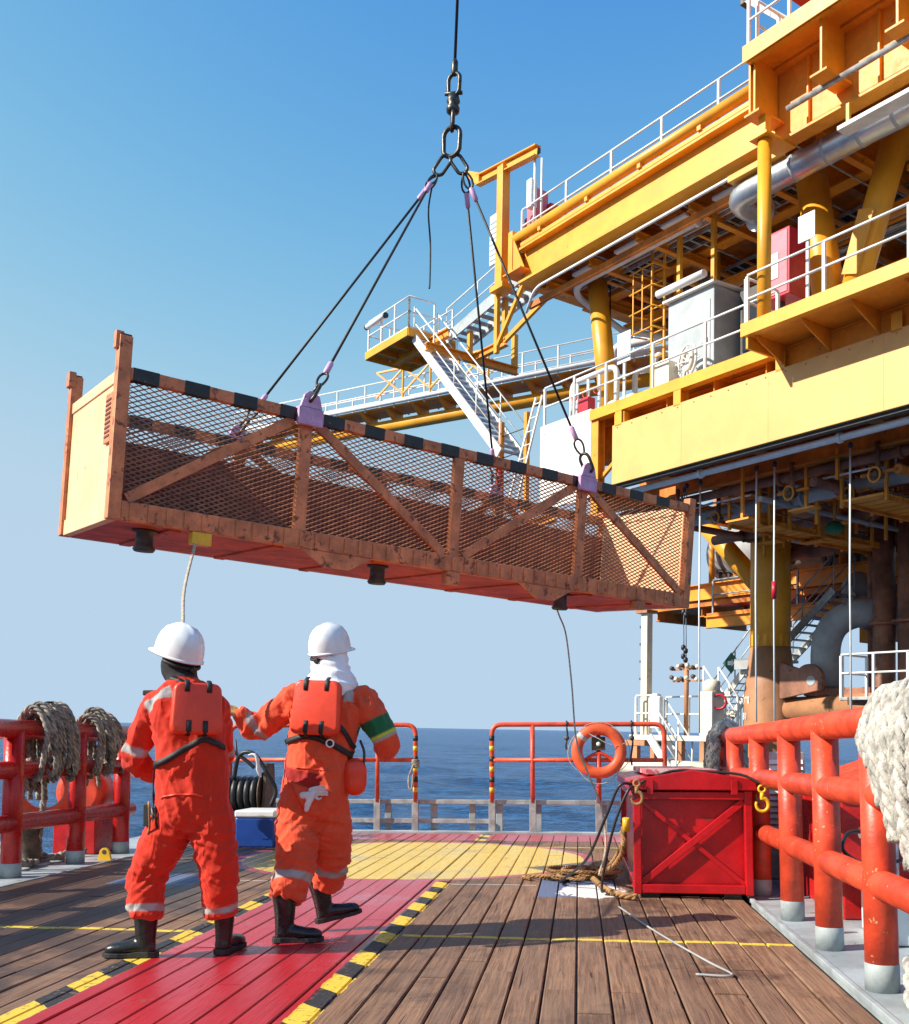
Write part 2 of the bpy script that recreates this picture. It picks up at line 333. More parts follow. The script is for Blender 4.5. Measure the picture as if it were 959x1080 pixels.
# ================================================================ ship deck
def deck_material():
    m, nt, b = newmat('deck_plank'); g = nt.nodes.new('ShaderNodeNewGeometry'); p = g.outputs['Position']
    sep = nt.nodes.new('ShaderNodeSeparateXYZ'); nt.links.new(p, sep.inputs[0]); x, y = sep.outputs[0], sep.outputs[1]
    rnd = nt.nodes.new('ShaderNodeObjectInfo').outputs['Random']
    off = nt.nodes.new('ShaderNodeVectorMath'); off.operation = 'ADD'; cmb = nt.nodes.new('ShaderNodeCombineXYZ')
    nt.links.new(mth(nt, 'MULTIPLY', rnd, 37.0), cmb.inputs[0]); nt.links.new(mth(nt, 'MULTIPLY', rnd, 91.0), cmb.inputs[1])
    nt.links.new(p, off.inputs[0]); nt.links.new(cmb.outputs[0], off.inputs[1]); pw = off.outputs[0]
    grain = noi(nt, vmap(nt, pw, (60, 2.2, 10)), 1.0, 6, 0.65, 0.6); big = noi(nt, vmap(nt, pw, (5, 1.1, 1)), 1.0, 5, 0.6); blotch = noi(nt, p, 1.1, 6, 0.62, 0.5)
    crack = noi(nt, vmap(nt, pw, (38, 0.8, 4)), 1.0, 3, 0.5, 1.2)
    wood = mixc(nt, ramp(nt, grain, 0.3, 0.72), (0.112, 0.055, 0.030), (0.36, 0.19, 0.102))
    wood = mixc(nt, mth(nt, 'MULTIPLY', ramp(nt, big, 0.38, 0.70), 0.5), wood, (0.32, 0.195, 0.12))
    wood = mixc(nt, mth(nt, 'MULTIPLY', rnd, 0.42), wood, (0.10, 0.060, 0.042))
    dark_wood = ramp(nt, mth(nt, 'ADD', mth(nt, 'ADD', blotch, mth(nt, 'MULTIPLY', mth(nt, 'SUBTRACT', noi(nt, p, 4.5, 5, 0.65), 0.5), 0.35)), mth(nt, 'MULTIPLY', ramp(nt, mth(nt, 'MULTIPLY', x, -1.0), 2.1, 3.4), 0.20)), 0.50, 0.70)
    wood = mixc(nt, mth(nt, 'MULTIPLY', dark_wood, 0.80), wood, (0.046, 0.027, 0.019))  # patchy darker, smoother wood, heavier on the left planks
    wood = mixc(nt, mth(nt, 'MULTIPLY', ramp(nt, crack, 0.66, 0.70), 0.8), wood, (0.02, 0.012, 0.01))
    spots = noi(nt, p, 15, 5, 0.7); wood = mixc(nt, mth(nt, 'MULTIPLY', ramp(nt, spots, 0.62, 0.72), 0.5), wood, (0.03, 0.02, 0.016))
    # painted markings, each worn by the same scuffs
    wob = mth(nt, 'MULTIPLY', mth(nt, 'SUBTRACT', noi(nt, p, 9, 3), 0.5), 0.035)
    xw = mth(nt, 'ADD', x, wob); yw = mth(nt, 'ADD', y, wob)
    def band(v, a, c): return mth(nt, 'MULTIPLY', mth(nt, 'GREATER_THAN', v, a), mth(nt, 'LESS_THAN', v, c))
    def rect(a, c, d, e): return mth(nt, 'MULTIPLY', band(xw, a, c), band(yw, d, e))
    def mx(*q):
        r = q[0]
        for k in q[1:]: r = mth(nt, 'MAXIMUM', r, k)
        return r
    dx = mth(nt, 'SUBTRACT', xw, -1.72); dy = mth(nt, 'SUBTRACT', yw, 10.35)
    rad = mth(nt, 'SQRT', mth(nt, 'ADD', mth(nt, 'MULTIPLY', dx, dx), mth(nt, 'MULTIPLY', dy, dy)))
    scuff = noi(nt, vmap(nt, p, (7, 2.5, 1)), 1.6, 7, 0.7)
    keep_r = mth(nt, 'SUBTRACT', 1.0, ramp(nt, scuff, 0.615, 0.70)); keep_y = mth(nt, 'SUBTRACT', 1.0, ramp(nt, scuff, 0.59, 0.70))
    keep_h = mth(nt, 'SUBTRACT', 1.0, ramp(nt, noi(nt, p, 22, 5, 0.7), 0.535, 0.66))
    red_m = mx(rect(-2.27, -1.20, -3, 8.85), rect(-3.6, 1.3, 12.45, 13.6), mth(nt, 'LESS_THAN', rad, 1.86))
    fad = ramp(nt, y, 5.6, 8.2)
    redc = mixc(nt, ramp(nt, blotch, 0.35, 0.65), (0.42, 0.010, 0.018), (0.50, 0.022, 0.032))
    redc = mixc(nt, mth(nt, 'MULTIPLY', fad, 0.8), redc, (0.46, 0.072, 0.092))
    redc = mixc(nt, mth(nt, 'MULTIPLY', ramp(nt, grain, 0.5, 0.8), 0.25), redc, (0.22, 0.012, 0.014))
    col = mixc(nt, mth(nt, 'MULTIPLY', red_m, keep_r), wood, redc)
    circ = mth(nt, 'LESS_THAN', rad, 1.76)
    yel = mixc(nt, ramp(nt, grain, 0.35, 0.8), (0.80, 0.55, 0.075), (0.62, 0.42, 0.07)); yel = mixc(nt, mth(nt, 'MULTIPLY', ramp(nt, blotch, 0.5, 0.75), 0.25), yel, (0.36, 0.24, 0.06))
    col = mixc(nt, mth(nt, 'MULTIPLY', circ, keep_y), col, yel)
    hz = mx(rect(-1.215, -1.085, -3, 8.52), rect(-2.41, -2.275, -3, 7.9), rect(-1.30, -1.16, 12.4, 13.6))
    ph = mth(nt, 'FRACT', mth(nt, 'DIVIDE', mth(nt, 'ADD', mth(nt, 'ADD', yw, mth(nt, 'MULTIPLY', x, 0.9)), 2.93+6.0), 0.594))
    hy = mth(nt, 'LESS_THAN', ph, 0.52)
    hcol = mixc(nt, hy, (0.022, 0.024, 0.026), (0.74, 0.50, 0.045))
    col = mixc(nt, mth(nt, 'MULTIPLY', hz, keep_h), col, hcol)
    ln = mx(rect(-1.06, 1.25, 5.955, 6.015), rect(-4.7, -2.43, 5.945, 6.01), rect(-0.75, 1.0, 11.62, 11.68))
    col = mixc(nt, mth(nt, 'MULTIPLY', ln, keep_h), col, (0.72, 0.52, 0.05))
    wl_ = mx(rect(-3.2, -2.42, 8.34, 8.37), rect(-1.07, -0.36, 8.33, 8.36))
    col = mixc(nt, mth(nt, 'MULTIPLY', wl_, 0.7), col, (0.62, 0.60, 0.55))
    bl = mx(rect(-0.33, 0.30, 7.72, 8.75), rect(-3.95, -3.2, 8.0, 8.7))
    col = mixc(nt, mth(nt, 'MULTIPLY', bl, 0.85), col, (0.10, 0.155, 0.27))
    ex = mth(nt, 'DIVIDE', mth(nt, 'SUBTRACT', xw, 0.10), 0.27); ey = mth(nt, 'DIVIDE', mth(nt, 'SUBTRACT', yw, 8.05), 0.36)
    el = mth(nt, 'LESS_THAN', mth(nt, 'ADD', mth(nt, 'ADD', mth(nt, 'MULTIPLY', ex, ex), mth(nt, 'MULTIPLY', ey, ey)), mth(nt, 'MULTIPLY', mth(nt, 'SUBTRACT', scuff, 0.5), 2.2)), 1.0)
    col = mixc(nt, mth(nt, 'MULTIPLY', el, 0.95), col, (0.74, 0.73, 0.70))
    nt.links.new(col, b.inputs['Base Color'])
    pm = mx(red_m, circ)
    nt.links.new(mth(nt, 'SUBTRACT', mth(nt, 'ADD', 0.55, mth(nt, 'MULTIPLY', grain, 0.3)), mth(nt, 'ADD', mth(nt, 'MULTIPLY', pm, 0.36), mth(nt, 'MULTIPLY', dark_wood, 0.18))), b.inputs['Roughness'])
    bump(nt, b, mth(nt, 'SUBTRACT', mth(nt, 'ADD', grain, mth(nt, 'MULTIPLY', big, 0.8)), mth(nt, 'MULTIPLY', ramp(nt, crack, 0.66, 0.70), 1.2)), 0.55, 0.006)
deck_material()
def build_deck():
    hull = MB()
    out = [(-5.75, -6), (2.9, -6), (2.9, 13.0), (2.2, 13.62), (-5.1, 13.62), (-5.75, 13.0)]
    n = len(out)
    for z0, z1, dd in ((-0.30, -0.075, 0.0),):
        hull.add([(x, y, z0) for x, y in out]+[(x, y, z1) for x, y in out], [tuple(reversed(range(n))), tuple(range(n, 2*n))]+[(i, (i+1) % n, n+(i+1) % n, n+i) for i in range(n)])
    hull.add([(x*0.96, y*0.97, -4.5) for x, y in out]+[(x, y, -0.30) for x, y in out], [tuple(reversed(range(n)))]+[(i, (i+1) % n, n+(i+1) % n, n+i) for i in range(n)])
    h = hull.build('ship_hull', 'hull_grey', kind='structure', label='grey steel hull of the supply vessel under the deck')
    dk = bpy.data.objects.new('wood_deck', None); COL.objects.link(dk); BASE[dk.name] = V((0, 0, 0)); tag(dk, 'weathered timber working deck with red walkway and yellow circle', kind='structure')
    # steel sub deck and margins
    MB().box((-4.66, -5.5, -0.074), (1.262, 13.45, -0.045)).build('sub_deck', 'dark_steel', dk)
    MB().box((1.27, -5.9, -0.074), (2.88, 13.0, -0.004)).build('steel_margin', 'steel_deck', dk, bevel=0.004)
    MB().box((-5.73, -5.9, -0.074), (-4.67, 13.0, -0.004)).build('steel_margin', 'steel_deck', dk, bevel=0.004)
    MB().box((-4.66, 13.452, -0.074), (1.262, 13.6, 0.03)).build('end_bar', 'steel_deck', dk, bevel=0.006)
    MB().box((1.255, -5.9, -0.02), (1.285, 13.4, 0.012)).build('edge_bar', 'steel_deck', dk, bevel=0.004)
    MB().box((-4.685, -5.9, -0.02), (-4.655, 13.4, 0.012)).build('edge_bar', 'steel_deck', dk, bevel=0.004)
    sp = 0.1545; k0 = int(math.floor((-4.65+0.02)/sp)); rng = random.Random(5); xs = -0.02+k0*sp
    while xs < 1.25:
        a, c = max(xs+0.005, -4.652), min(xs+sp-0.005, 1.252)
        if c-a > 0.04:
            cuts = [-5.4]
            while cuts[-1] < 13.44: cuts.append(cuts[-1]+rng.uniform(4.2, 6.5))
            cuts[-1] = 13.44
            if cuts[-1]-cuts[-2] < 1.2: cuts.pop(-2)
            for y0, y1 in zip(cuts[:-1], cuts[1:]):
                dz = rng.uniform(-0.003, 0.003); e = rng.uniform(-0.0015, 0.0015); bv = 0.005
                pr = [(a, -0.045), (a, -bv+dz), (a+bv, dz), (c-bv, dz+e), (c, -bv+dz+e), (c, -0.045)]
                mb = MB(); y0_, y1_ = y0+0.003, y1-0.003
                mb.add([(px, yy, pz) for yy in (y0_, y1_) for px, pz in pr], [tuple(range(6)), tuple(reversed(range(6, 12)))]+[(i, 6+i, 6+(i+1) % 6, (i+1) % 6) for i in range(6)])
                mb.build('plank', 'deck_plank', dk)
        xs += sp
build_deck()
# ================================================================ heavy pipe railings of the vessel
def pipe_rail(name, label, x, ys, y0, y1, heights, r, mat, endbend=None, foot=0.12):
    t = thing(name, label, 'railing', (x, y0, 0))
    first = None
    for y in ys:
        mb = MB(); mb.tube((x, ys[0], 0.0), (x, ys[0], heights[0]-0.02), r, 20)
        if first is None: first = p = mb.build('post', mat, t)
        else: p = inst(first, (0, y-ys[0], 0))
        ft = MB().lathe([(r*1.0+0.002, -0.003), (r+0.002, foot), (r*0.99, foot+0.004)], (x, ys[0], 0), n=20).build('foot_band', 'foot_grey', p)
        BASE[ft.name] = BASE[p.name]
    for i, h in enumerate(heights):
        pts = [(x, y0, h), (x, y1, h)]
        if i == 0 and endbend: pts = elbow((x, y0, h), (x, y1, h), (x, y1, 0.0), 0.22, 9)
        MB().path(pts, r*1.0 if i == 0 else r*0.9, 20).build('top_rail' if i == 0 else 'cross_rail', mat, t)
    return t
pipe_rail('pipe_railing', 'thick red tubular railing with grey feet along the right side of the deck', 1.39, [3.0, 3.95, 4.92, 5.9, 6.88, 8.0, 9.2, 10.1], 2.0, 10.55, (1.245, 0.90, 0.485), 0.075, 'rail_red', True)
pipe_rail('pipe_railing', 'dark red tubular railing with coiled mooring ropes along the left side of the deck', -4.98, [5.0, 6.1, 7.2, 8.32, 9.46, 10.45], 3.6, 10.65, (1.30, 0.94, 0.47), 0.088, 'rail_red_dark', False)
# thin rear railings
def rear_rail(name, label, x0, x1, posts, hazard_at, yy=13.5, left_bend=True, right_bend=True):
    t = thing(name, label, 'railing', (x0, yy, 0)); h, r = 1.47, 0.032
    pts = []
    if left_bend: pts += elbow((x0, yy, 0.42), (x0, yy, h), (x0+0.6, yy, h), 0.14)[:-1]
    else: pts.append((x0, yy, h))
    if right_bend: pts += elbow((x1-0.6, yy, h), (x1, yy, h), (x1, yy, 0.42), 0.14)[1:]
    else: pts.append((x1, yy, h))
    MB().path(pts, r, 12).build('top_rail', 'rail_orange', t)
    MB().tube((x0, yy, 0.99), (x1, yy, 0.99), r*0.9, 12).build('mid_rail', 'rail_orange', t)
    for px in posts:
        if x0+0.05 < px < x1-0.05: MB().tube((px, yy, 0.42), (px, yy, h), r*0.95, 12).build('post', 'rail_orange', t)
        MB().box((px-0.045, yy-0.02, 0.0), (px+0.045, yy+0.025, 0.46)).build('socket', 'galv', t, bevel=0.006)
    for hx in hazard_at:
        for k in range(6):
            MB().lathe([(r+0.003, 0.55+k*0.14), (r+0.003, 0.55+k*0.14+0.07)], (hx, yy, 0), n=12).build('hazard_band', 'hazard_black' if k % 2 else 'hook_yellow', t)
    return t
rear_rail('guard_railing', 'thin orange guard rail behind the two workers at the stern', -4.85, -2.22, [-4.85, -3.9, -2.75, -2.22], [-2.22])
rear_rail('guard_railing', 'thin orange guard rail carrying the lifebuoy at the stern', -1.17, 1.13, [-1.17, -0.62, 0.26, 1.13], [-1.17])
t = thing('stern_barrier', 'low grey steel barrier with two bars along the stern edge', 'barrier', (-1.5, 13.58, 0))
MB().box((-4.6, 13.54, 0.39), (1.3, 13.59, 0.45)).build('top_bar', 'galv', t, bevel=0.006)
MB().box((-4.6, 13.555, 0.13), (-1.2, 13.585, 0.19)).build('lower_bar', 'galv', t, bevel=0.004)
for x in (-4.4, -3.3, -2.62, -1.98, -1.45, -1.08, -0.55, 0.33, 1.0):
    MB().box((x-0.045, 13.61, -0.05), (x+0.045, 13.66, 0.42)).build('stanchion', 'foot_grey', t, bevel=0.006)
# ================================================================ ropes
def strand_rope(name, path, R, mat, parent=None, strands=3, pitch=None, n=6, hand=1, **kw):
    """a laid rope: helical strands round a path"""
    path = [V(p) for p in path]; L = [0]
    for a, b in zip(path[:-1], path[1:]): L.append(L[-1]+(b-a).length)
    pitch = pitch or R*7; step = pitch/9; N = max(8, int(L[-1]/step)); mb = MB()
    pts = []; j = 0
    for i in range(N+1):
        s = L[-1]*i/N
        while j < len(L)-2 and L[j+1] < s: j += 1
        f = (s-L[j])/max(1e-9, L[j+1]-L[j]); pts.append((path[j].lerp(path[j+1], f), (path[j+1]-path[j]).normalized(), s))
    for k in range(strands):
        x = None; q = []
        for p, d, s in pts:
            if x is None: x, y = perp(d)
            else:
                x = x-d*x.dot(d); x = x.normalized() if x.length > 1e-6 else perp(d)[0]; y = x.cross(d)
            a = hand*2*math.pi*(s/pitch+k/strands); q.append(p+(x*math.cos(a)+y*math.sin(a))*R*0.52)
        mb.path(q, R*0.52, n)
    return mb.build(name, mat, parent, fix=False, **kw)
def hank(name, label, yc, w, drop_in, drop_out, x0, top, R, mat, loops, seed, group='mooring ropes hung over the left railing'):
    """turns of rope slung over a rail that runs along Y"""
    rng = random.Random(seed); t = thing(name, label, 'rope', (x0, yc, 0.9), group)
    for k in range(loops):
        y = yc-w/2+w*(k+0.5)/loops+rng.uniform(-.02, .02); e = rng.uniform(0.0, 0.10); s = rng.uniform(-0.12, 0.12)
        pts = bez([(x0-0.10-e, y+s, top-drop_out*rng.uniform(.75, 1)), (x0-0.13-e*.5, y, top-0.12), (x0-0.05, y+rng.uniform(-.02, .02), top+0.05+e), (x0+0.07, y, top+0.03+e),
                   (x0+0.145+e*.4, y+rng.uniform(-.03, .03), top-0.10), (x0+0.13+e*.6, y+s*1.3, top-drop_in*rng.uniform(.5, .95)), (x0+0.05+e*.6, y+s*1.5+0.04, top-drop_in-rng.uniform(-.12, .08)), (x0-0.03, y+s+0.05, top-drop_in*0.7)], 40)
        strand_rope('turn', pts, R, mat, t, n=5)
    return t
hank('mooring_rope', 'dirty grey rope coil over the left railing nearest the picture edge', 8.86, 0.56, 0.50, 0.75, -4.98, 1.39, 0.028, 'rope_dirty', 12, 3)
hank('mooring_rope', 'pale grey rope coil over the left railing beside the left worker', 9.86, 0.50, 0.46, 0.7, -4.98, 1.39, 0.026, 'rope_dirty', 11, 4)
# loose rope end and ropes on the deck edge behind the left railing
t = thing('loose_rope', 'dirty rope hanging behind the left railing down to the deck edge', 'rope', (-5.3, 8.9, 0))
for i, (y, s) in enumerate(((8.7, 0), (8.82, 1), (9.3, 2))):
    strand_rope('turn', bez([(-5.13, y, 1.30), (-5.25, y+.03, 0.9), (-5.22, y-.05, 0.5), (-5.28, y+.02, 0.12), (-5.2, y+.28, 0.04), (-5.34, y+.55, 0.04), (-5.2, y+.8, 0.05)], 40), 0.035, 'rope_dirty', t, n=5)
strand_rope('turn', bez([(-5.0, 8.62, 1.40), (-5.0, 8.7, 1.50), (-4.97, 8.8, 1.56), (-4.95, 8.9, 1.57)], 16), 0.012, 'hose_black', t, n=4)
# big white braided hawser over the right railing (near), small plaited one at the far end
def braid(name, path, R, mat, parent=None, **kw):
    """eight-strand plait: pairs of strands weaving left and right handed"""
    path = [V(p) for p in path]; L = [0]
    for a, b in zip(path[:-1], path[1:]): L.append(L[-1]+(b-a).length)
    pitch = R*9.5; N = int(L[-1]/(pitch/16)); mb = MB(); j = 0; pts = []
    for i in range(N+1):
        s = L[-1]*i/N
        while j < len(L)-2 and L[j+1] < s: j += 1
        f = (s-L[j])/max(1e-9, L[j+1]-L[j]); pts.append((path[j].lerp(path[j+1], f), (path[j+1]-path[j]).normalized(), s))
    for k in range(8):
        hand = 1 if k % 2 else -1; x = None; q = []
        for p, d, s in pts:
            if x is None: x, y = perp(d)
            else:
                x = x-d*x.dot(d); x = x.normalized() if x.length > 1e-6 else perp(d)[0]; y = x.cross(d)
            a = hand*2*math.pi*s/pitch+2*math.pi*(k//2)/4+(0.4 if hand > 0 else 0)
            w = 0.82+0.13*math.cos(4*a*hand+k*math.pi)
            sd = (x*-math.sin(a)+y*math.cos(a))*R*0.15
            q.append((p+(x*math.cos(a)+y*math.sin(a))*R*w, sd))
        for sgn in (-1, 1): mb.path([u+v*sgn for u, v in q], R*0.235, 6)      # strands lie in pairs
    mb.path([p for p, d, s in pts], R*0.88, 8)
    return mb.build(name, mat, parent, fix=False, **kw)
t = thing('hawser', 'thick white braided hawser draped over the right railing at the picture edge', 'rope', (1.4, 4.6, 0.9))
rng = random.Random(11)
for k, (y, e, dz) in enumerate(((4.69, 0.0, 0.10), (4.61, 0.035, 0.20), (4.53, 0.01, 0.29), (4.45, 0.04, 0.36), (4.37, 0.02, 0.43), (4.29, 0.045, 0.49), (4.20, 0.02, 0.54), (4.10, 0.045, 0.58), (3.98, 0.02, 0.6), (3.86, 0.05, 0.6))):
    pts = bez([(1.39-0.105-e, y-0.15, 1.24-dz), (1.39-0.125-e, y-0.09, 1.24-dz*.5), (1.39-0.12-e*.6, y-0.05, 1.20), (1.39-0.06, y-0.03, 1.325+e), (1.39+0.05, y-0.03, 1.335+e*.5), (1.39+0.13, y-0.02, 1.22), (1.39+0.15, y-0.1, 0.9), (1.39+0.16, y-0.2, 0.5)], 48)
    for hs, dy in ((1, -.021), (-1, .021)): strand_rope('turn', [V(q)+V((0, dy, 0)) for q in pts], 0.030, 'rope_white', t, strands=3, pitch=0.030*6.2, n=7, hand=hs)
t = thing('hawser', 'white braided rope lying in a coil on the grey margin at lower right corner', 'rope', (1.45, 4.35, 0))
for k in range(3):
    c = V((1.60, 4.40, 0.04+0.07*k))
    for hs, dd in ((1, -.021), (-1, .021)): strand_rope('turn', [c+V((math.cos(a)*(0.20+dd), math.sin(a)*(0.34+dd), 0.01*math.sin(3*a))) for a in np.linspace(0, 6.1, 40)], 0.030, 'rope_white', t, pitch=.186, n=7, hand=hs)
t = thing('mooring_rope', 'plaited off white rope looped over the far end of the right railing', 'rope', (1.39, 9.75, 0.8), None)
for k in range(3):
    y = 9.62+0.13*k
    braid('turn', bez([(1.27, y-.05, 0.62+.05*k), (1.255, y, 0.95), (1.28, y, 1.22), (1.38, y+.01, 1.355), (1.49, y, 1.24), (1.52, y, 0.9), (1.50, y, 0.55)], 36), 0.055, 'rope_dirty' if k == 2 else 'rope_white', t)
# ================================================================ red skip
def build_skip():
    x0, x1, y0, y1, zb, zt = 0.405, 1.285, 7.70, 10.0, 0.06, 0.80
    t = thing('cargo_skip', 'glossy red steel cargo box with cross braced front on the deck', 'cargo box', ((x0+x1)/2, y0, 0))
    MB().box((x0+.045, y0+.085, zb), (x1-.045, y1-.085, zt)).build('body', 'box_red', t, bevel=0.01)
    fr = 0.06
    for (a, b, c) in ((x0, y0, 0), (x1-fr, y0, 0), (x0, y1-fr, 0), (x1-fr, y1-fr, 0)):
        MB().box((a, b, 0.03), (a+fr, b+fr, zt+.01)).build('corner_post', 'box_red', t, bevel=0.008)
    for y in (y0+.004, y1-fr-.004):
        MB().box((x0+fr, y, zb-.02), (x1-fr, y+fr-.006, zb+.045)).build('bottom_rail', 'box_red', t, bevel=0.006)
        MB().box((x0+fr, y, zt-.06), (x1-fr, y+fr-.006, zt)).build('top_rail', 'box_red', t, bevel=0.006)
    for x in (x0+.004, x1-fr-.004):
        MB().box((x, y0+fr, zb-.02), (x+fr-.008, y1-fr, zb+.045)).build('bottom_rail', 'box_red', t, bevel=0.006)
        MB().box((x, y0+fr, zt-.06), (x+fr-.008, y1-fr, zt)).build('top_rail', 'box_red', t, bevel=0.006)
    yb = y0+.045
    MB().bar((x0+fr, yb, zb+.05), (x1-fr, yb, zt-.07), 0.05, 0.03, (0, 1, 0)).build('brace', 'box_red', t, bevel=0.004)
    MB().bar((x0+fr, yb+.016, zt-.07), (x1-fr, yb+.016, zb+.05), 0.035, 0.03, (0, 1, 0)).build('brace', 'box_red', t, bevel=0.004)
    # lid: shallow ridge, with a rim that overhangs
    e = 0.03; xm = (x0+x1)/2
    lid = MB(); pr = [(x0-e, zt+.012), (x0-e, zt+.085), (x0+.07, zt+.105), (xm, zt+.165), (x1-.07, zt+.105), (x1+e, zt+.085), (x1+e, zt+.012)]
    lid.add([(px, yy, pz) for yy in (y0-e, y1+e) for px, pz in pr], [tuple(range(7)), tuple(reversed(range(7, 14)))]+[(i, 7+i, 7+(i+1) % 7, (i+1) % 7) for i in range(7)])
    lo = lid.build('lid', 'box_red', t, bevel=0.008)
    MB().box((x0+.10, y0+.02, zt+.130), (x1-.25, y0+1.8, zt+.1675)).build('worn_patch', 'box_top', lo)
    for x in (x0+.10, x1-.16):
        MB().box((x, y0-.045, zt-.02), (x+.05, y0-.02, zt+.09)).build('latch', 'box_red', t, bevel=0.004)
    for x in (x0+.08, x1-.2):
        MB().box((x, y0+.08, 0.0), (x+.12, y1-.08, 0.045)).build('skid', 'dark_steel', t)
    return t
build_skip()
# lifting hooks, hoses and chain on the skip
def hook(name, label, c, mat='hook_yellow', s=1.0):
    c = V(c); t = thing(name, label, 'hook', c-V((0, 0, 0.22*s)))
    pts = [c+V((math.cos(a)*0.05*s, 0, math.sin(a)*0.055*s-0.10*s)) for a in np.linspace(math.radians(100), math.radians(-205), 16)]
    MB().path([c, c+V((0, 0, -0.04*s))]+pts, [0.017*s, 0.019*s]+[0.019*s-0.0005*i*s for i in range(16)], 8).build('hook_body', mat, t)
    MB().torus(c+V((0, 0, 0.03*s)), (0, 1, 0), 0.028*s, 0.010*s, 16, 8).build('eye', mat, t)
    MB().bar(c+V((-.05*s, 0, -.02*s)), c+V((-.02*s, 0, -.11*s)), 0.015*s, 0.012*s).build('latch', 'shackle', t)
    return t
hook('lifting_hook', 'yellow safety hook hanging at the right front corner of the red cargo box', (1.345, 7.64, 0.80), s=0.9)
hook('lifting_hook', 'worn orange hook hanging at the left front corner of the red cargo box', (0.43, 7.63, 0.84), 'rope_tan', 0.85)
MB().path(bez([(0.44, 7.66, 0.86), (0.70, 7.72, 0.955), (0.95, 7.7, 0.952), (1.2, 7.68, 0.93), (1.345, 7.64, 0.86)], 20), 0.010, 8).build('lashing_wire', 'wire', label='thin black wire lying across the lid of the red cargo box', cat='wire')
for i, (lab, pts) in enumerate((('black hose drooping from the red cargo box lid, left one of the pair', [(0.40, 7.68, 0.86), (0.30, 7.66, 0.84), (0.20, 7.75, 0.60), (0.05, 8.0, 0.25), (-0.16, 8.35, 0.03), (0.02, 8.9, 0.02), (0.30, 8.8, 0.02)]),
                  ('black hose drooping from the red cargo box lid, right one of the pair', [(0.42, 7.66, 0.845), (0.36, 7.62, 0.80), (0.27, 7.64, 0.58), (0.20, 7.7, 0.30), (0.165, 7.80, 0.05), (0.2, 8.0, 0.02)]))):
    MB().path(bez(pts, 60), 0.011, 8).build('hose', 'hose_black', label=lab, cat='hose')
t = thing('rope_coil', 'heap of tan rope and chain on the deck beside the red cargo box', 'rope', (0.05, 8.5, 0))
rng = random.Random(21)
for k in range(9):
    cx, cy = 0.04+rng.uniform(-.14, .10), 8.72+rng.uniform(-.12, .16); rx, ry = rng.uniform(.14, .27), rng.uniform(.10, .22); a0 = rng.uniform(0, 6)
    pts = []
    for i in range(26):
        a = a0+i*0.26; pts.append((cx+math.cos(a)*rx*(1+.12*math.sin(2.3*a+k)), cy+math.sin(a)*ry*(1+.15*math.cos(1.7*a+k)), 0.018+0.010*k+0.008*math.sin(3*a+k)))
    strand_rope('turn', pts, 0.014, 'rope_tan', t, n=5)
strand_rope('turn', bez([(0.05, 8.7, 0.10), (-0.25, 8.7, 0.04), (-0.48, 8.75, 0.02), (-0.42, 8.6, 0.02)], 20), 0.019, 'rope_tan', t, n=5)
strand_rope('turn', bez([(0.10, 8.5, 0.05), (0.20, 8.0, 0.025), (0.30, 7.66, 0.03), (0.42, 7.56, 0.03)], 20), 0.026, 'rope_tan', t, n=5)
strand_rope('turn', bez([(0.18, 8.4, 0.08), (0.29, 8.0, 0.28), (0.335, 7.80, 0.42), (0.33, 7.78, 0.58)], 20), 0.022, 'rope_tan', t, n=5)
strand_rope('turn', bez([(0.15, 8.5, 0.10), (0.26, 8.0, 0.2), (0.33, 7.74, 0.36), (0.325, 7.75, 0.5)], 20), 0.022, 'rope_tan', t, n=5)
MB().tube((0.35, 7.72, 0.50), (0.35, 7.70, 0.60), 0.026, 10).build('sleeve', 'hook_yellow', t)
MB().path(bez([(0.27, 7.2, 0.012), (0.40, 6.5, 0.012), (0.52, 5.95, 0.012), (0.66, 5.38, 0.012), (0.735, 5.12, 0.012), (0.70, 5.05, 0.014), (0.56, 5.08, 0.012)], 50), 0.006, 8).build('tag_wire', 'grey_pipe', label='thin grey wire with a bent end lying across the planks', cat='wire')
# ================================================================ lifebuoys
def lifebuoy(label, c, ax, R=0.28, r=0.072):
    c = V(c); ax = V(ax).normalized(); x, y = perp(ax); t = thing('lifebuoy', label, 'lifebuoy', c-V((0, 0, R+r)))
    MB().torus(c, ax, R, r, 40, 14, 0.75).build('ring', 'buoy_orange', t)
    for a in (40,):
        a = math.radians(a); d = x*math.cos(a)+y*math.sin(a); tn = -x*math.sin(a)+y*math.cos(a)
        MB().path([c+(x*math.cos(a+s)+y*math.sin(a+s))*R for s in np.linspace(-.11, .11, 5)], r*1.035, 14, flat=0.76, up=ax).build('reflective_band', 'reflect', t)
    pts = []
    for i in range(49):
        a = 2*math.pi*i/48; k = 0.04*abs(math.sin(2*a)); pts.append(c+(x*math.cos(a+.78)+y*math.sin(a+.78))*(R+r+0.004+k)-V((0, 0, k*.6)))
    MB().path(pts, 0.006, 6, closed=True).build('grab_line', 'rope_tag', t)
    return t
lifebuoy('orange lifebuoy ring hanging on the stern rail beside the red cargo box', (0.265, 13.40, 1.11), (0, -1, 0.02), 0.29, 0.075)
t = thing('buoy_light', 'small grey buoy light box inside the hanging orange lifebuoy', 'light', (0.26, 13.43, 1.1))
MB().box((0.17, 13.42, 1.12), (0.35, 13.47, 1.30)).build('case', 'machine_rust', t, bevel=0.01)
MB().box((0.215, 13.41, 1.16), (0.305, 13.422, 1.26)).build('face', 'sign_green', t, bevel=0.003)
MB().lathe([(0.028, 0), (0.028, 0.012), (0.0, 0.014)], (0.26, 13.411, 1.205), (0, -1, 0), 12).build('lens', 'plastic_white', t)
t = thing('buoy_bracket', 'red forked bracket holding the lifebuoy on the stern rail', 'bracket', (0.265, 13.47, 0.42))
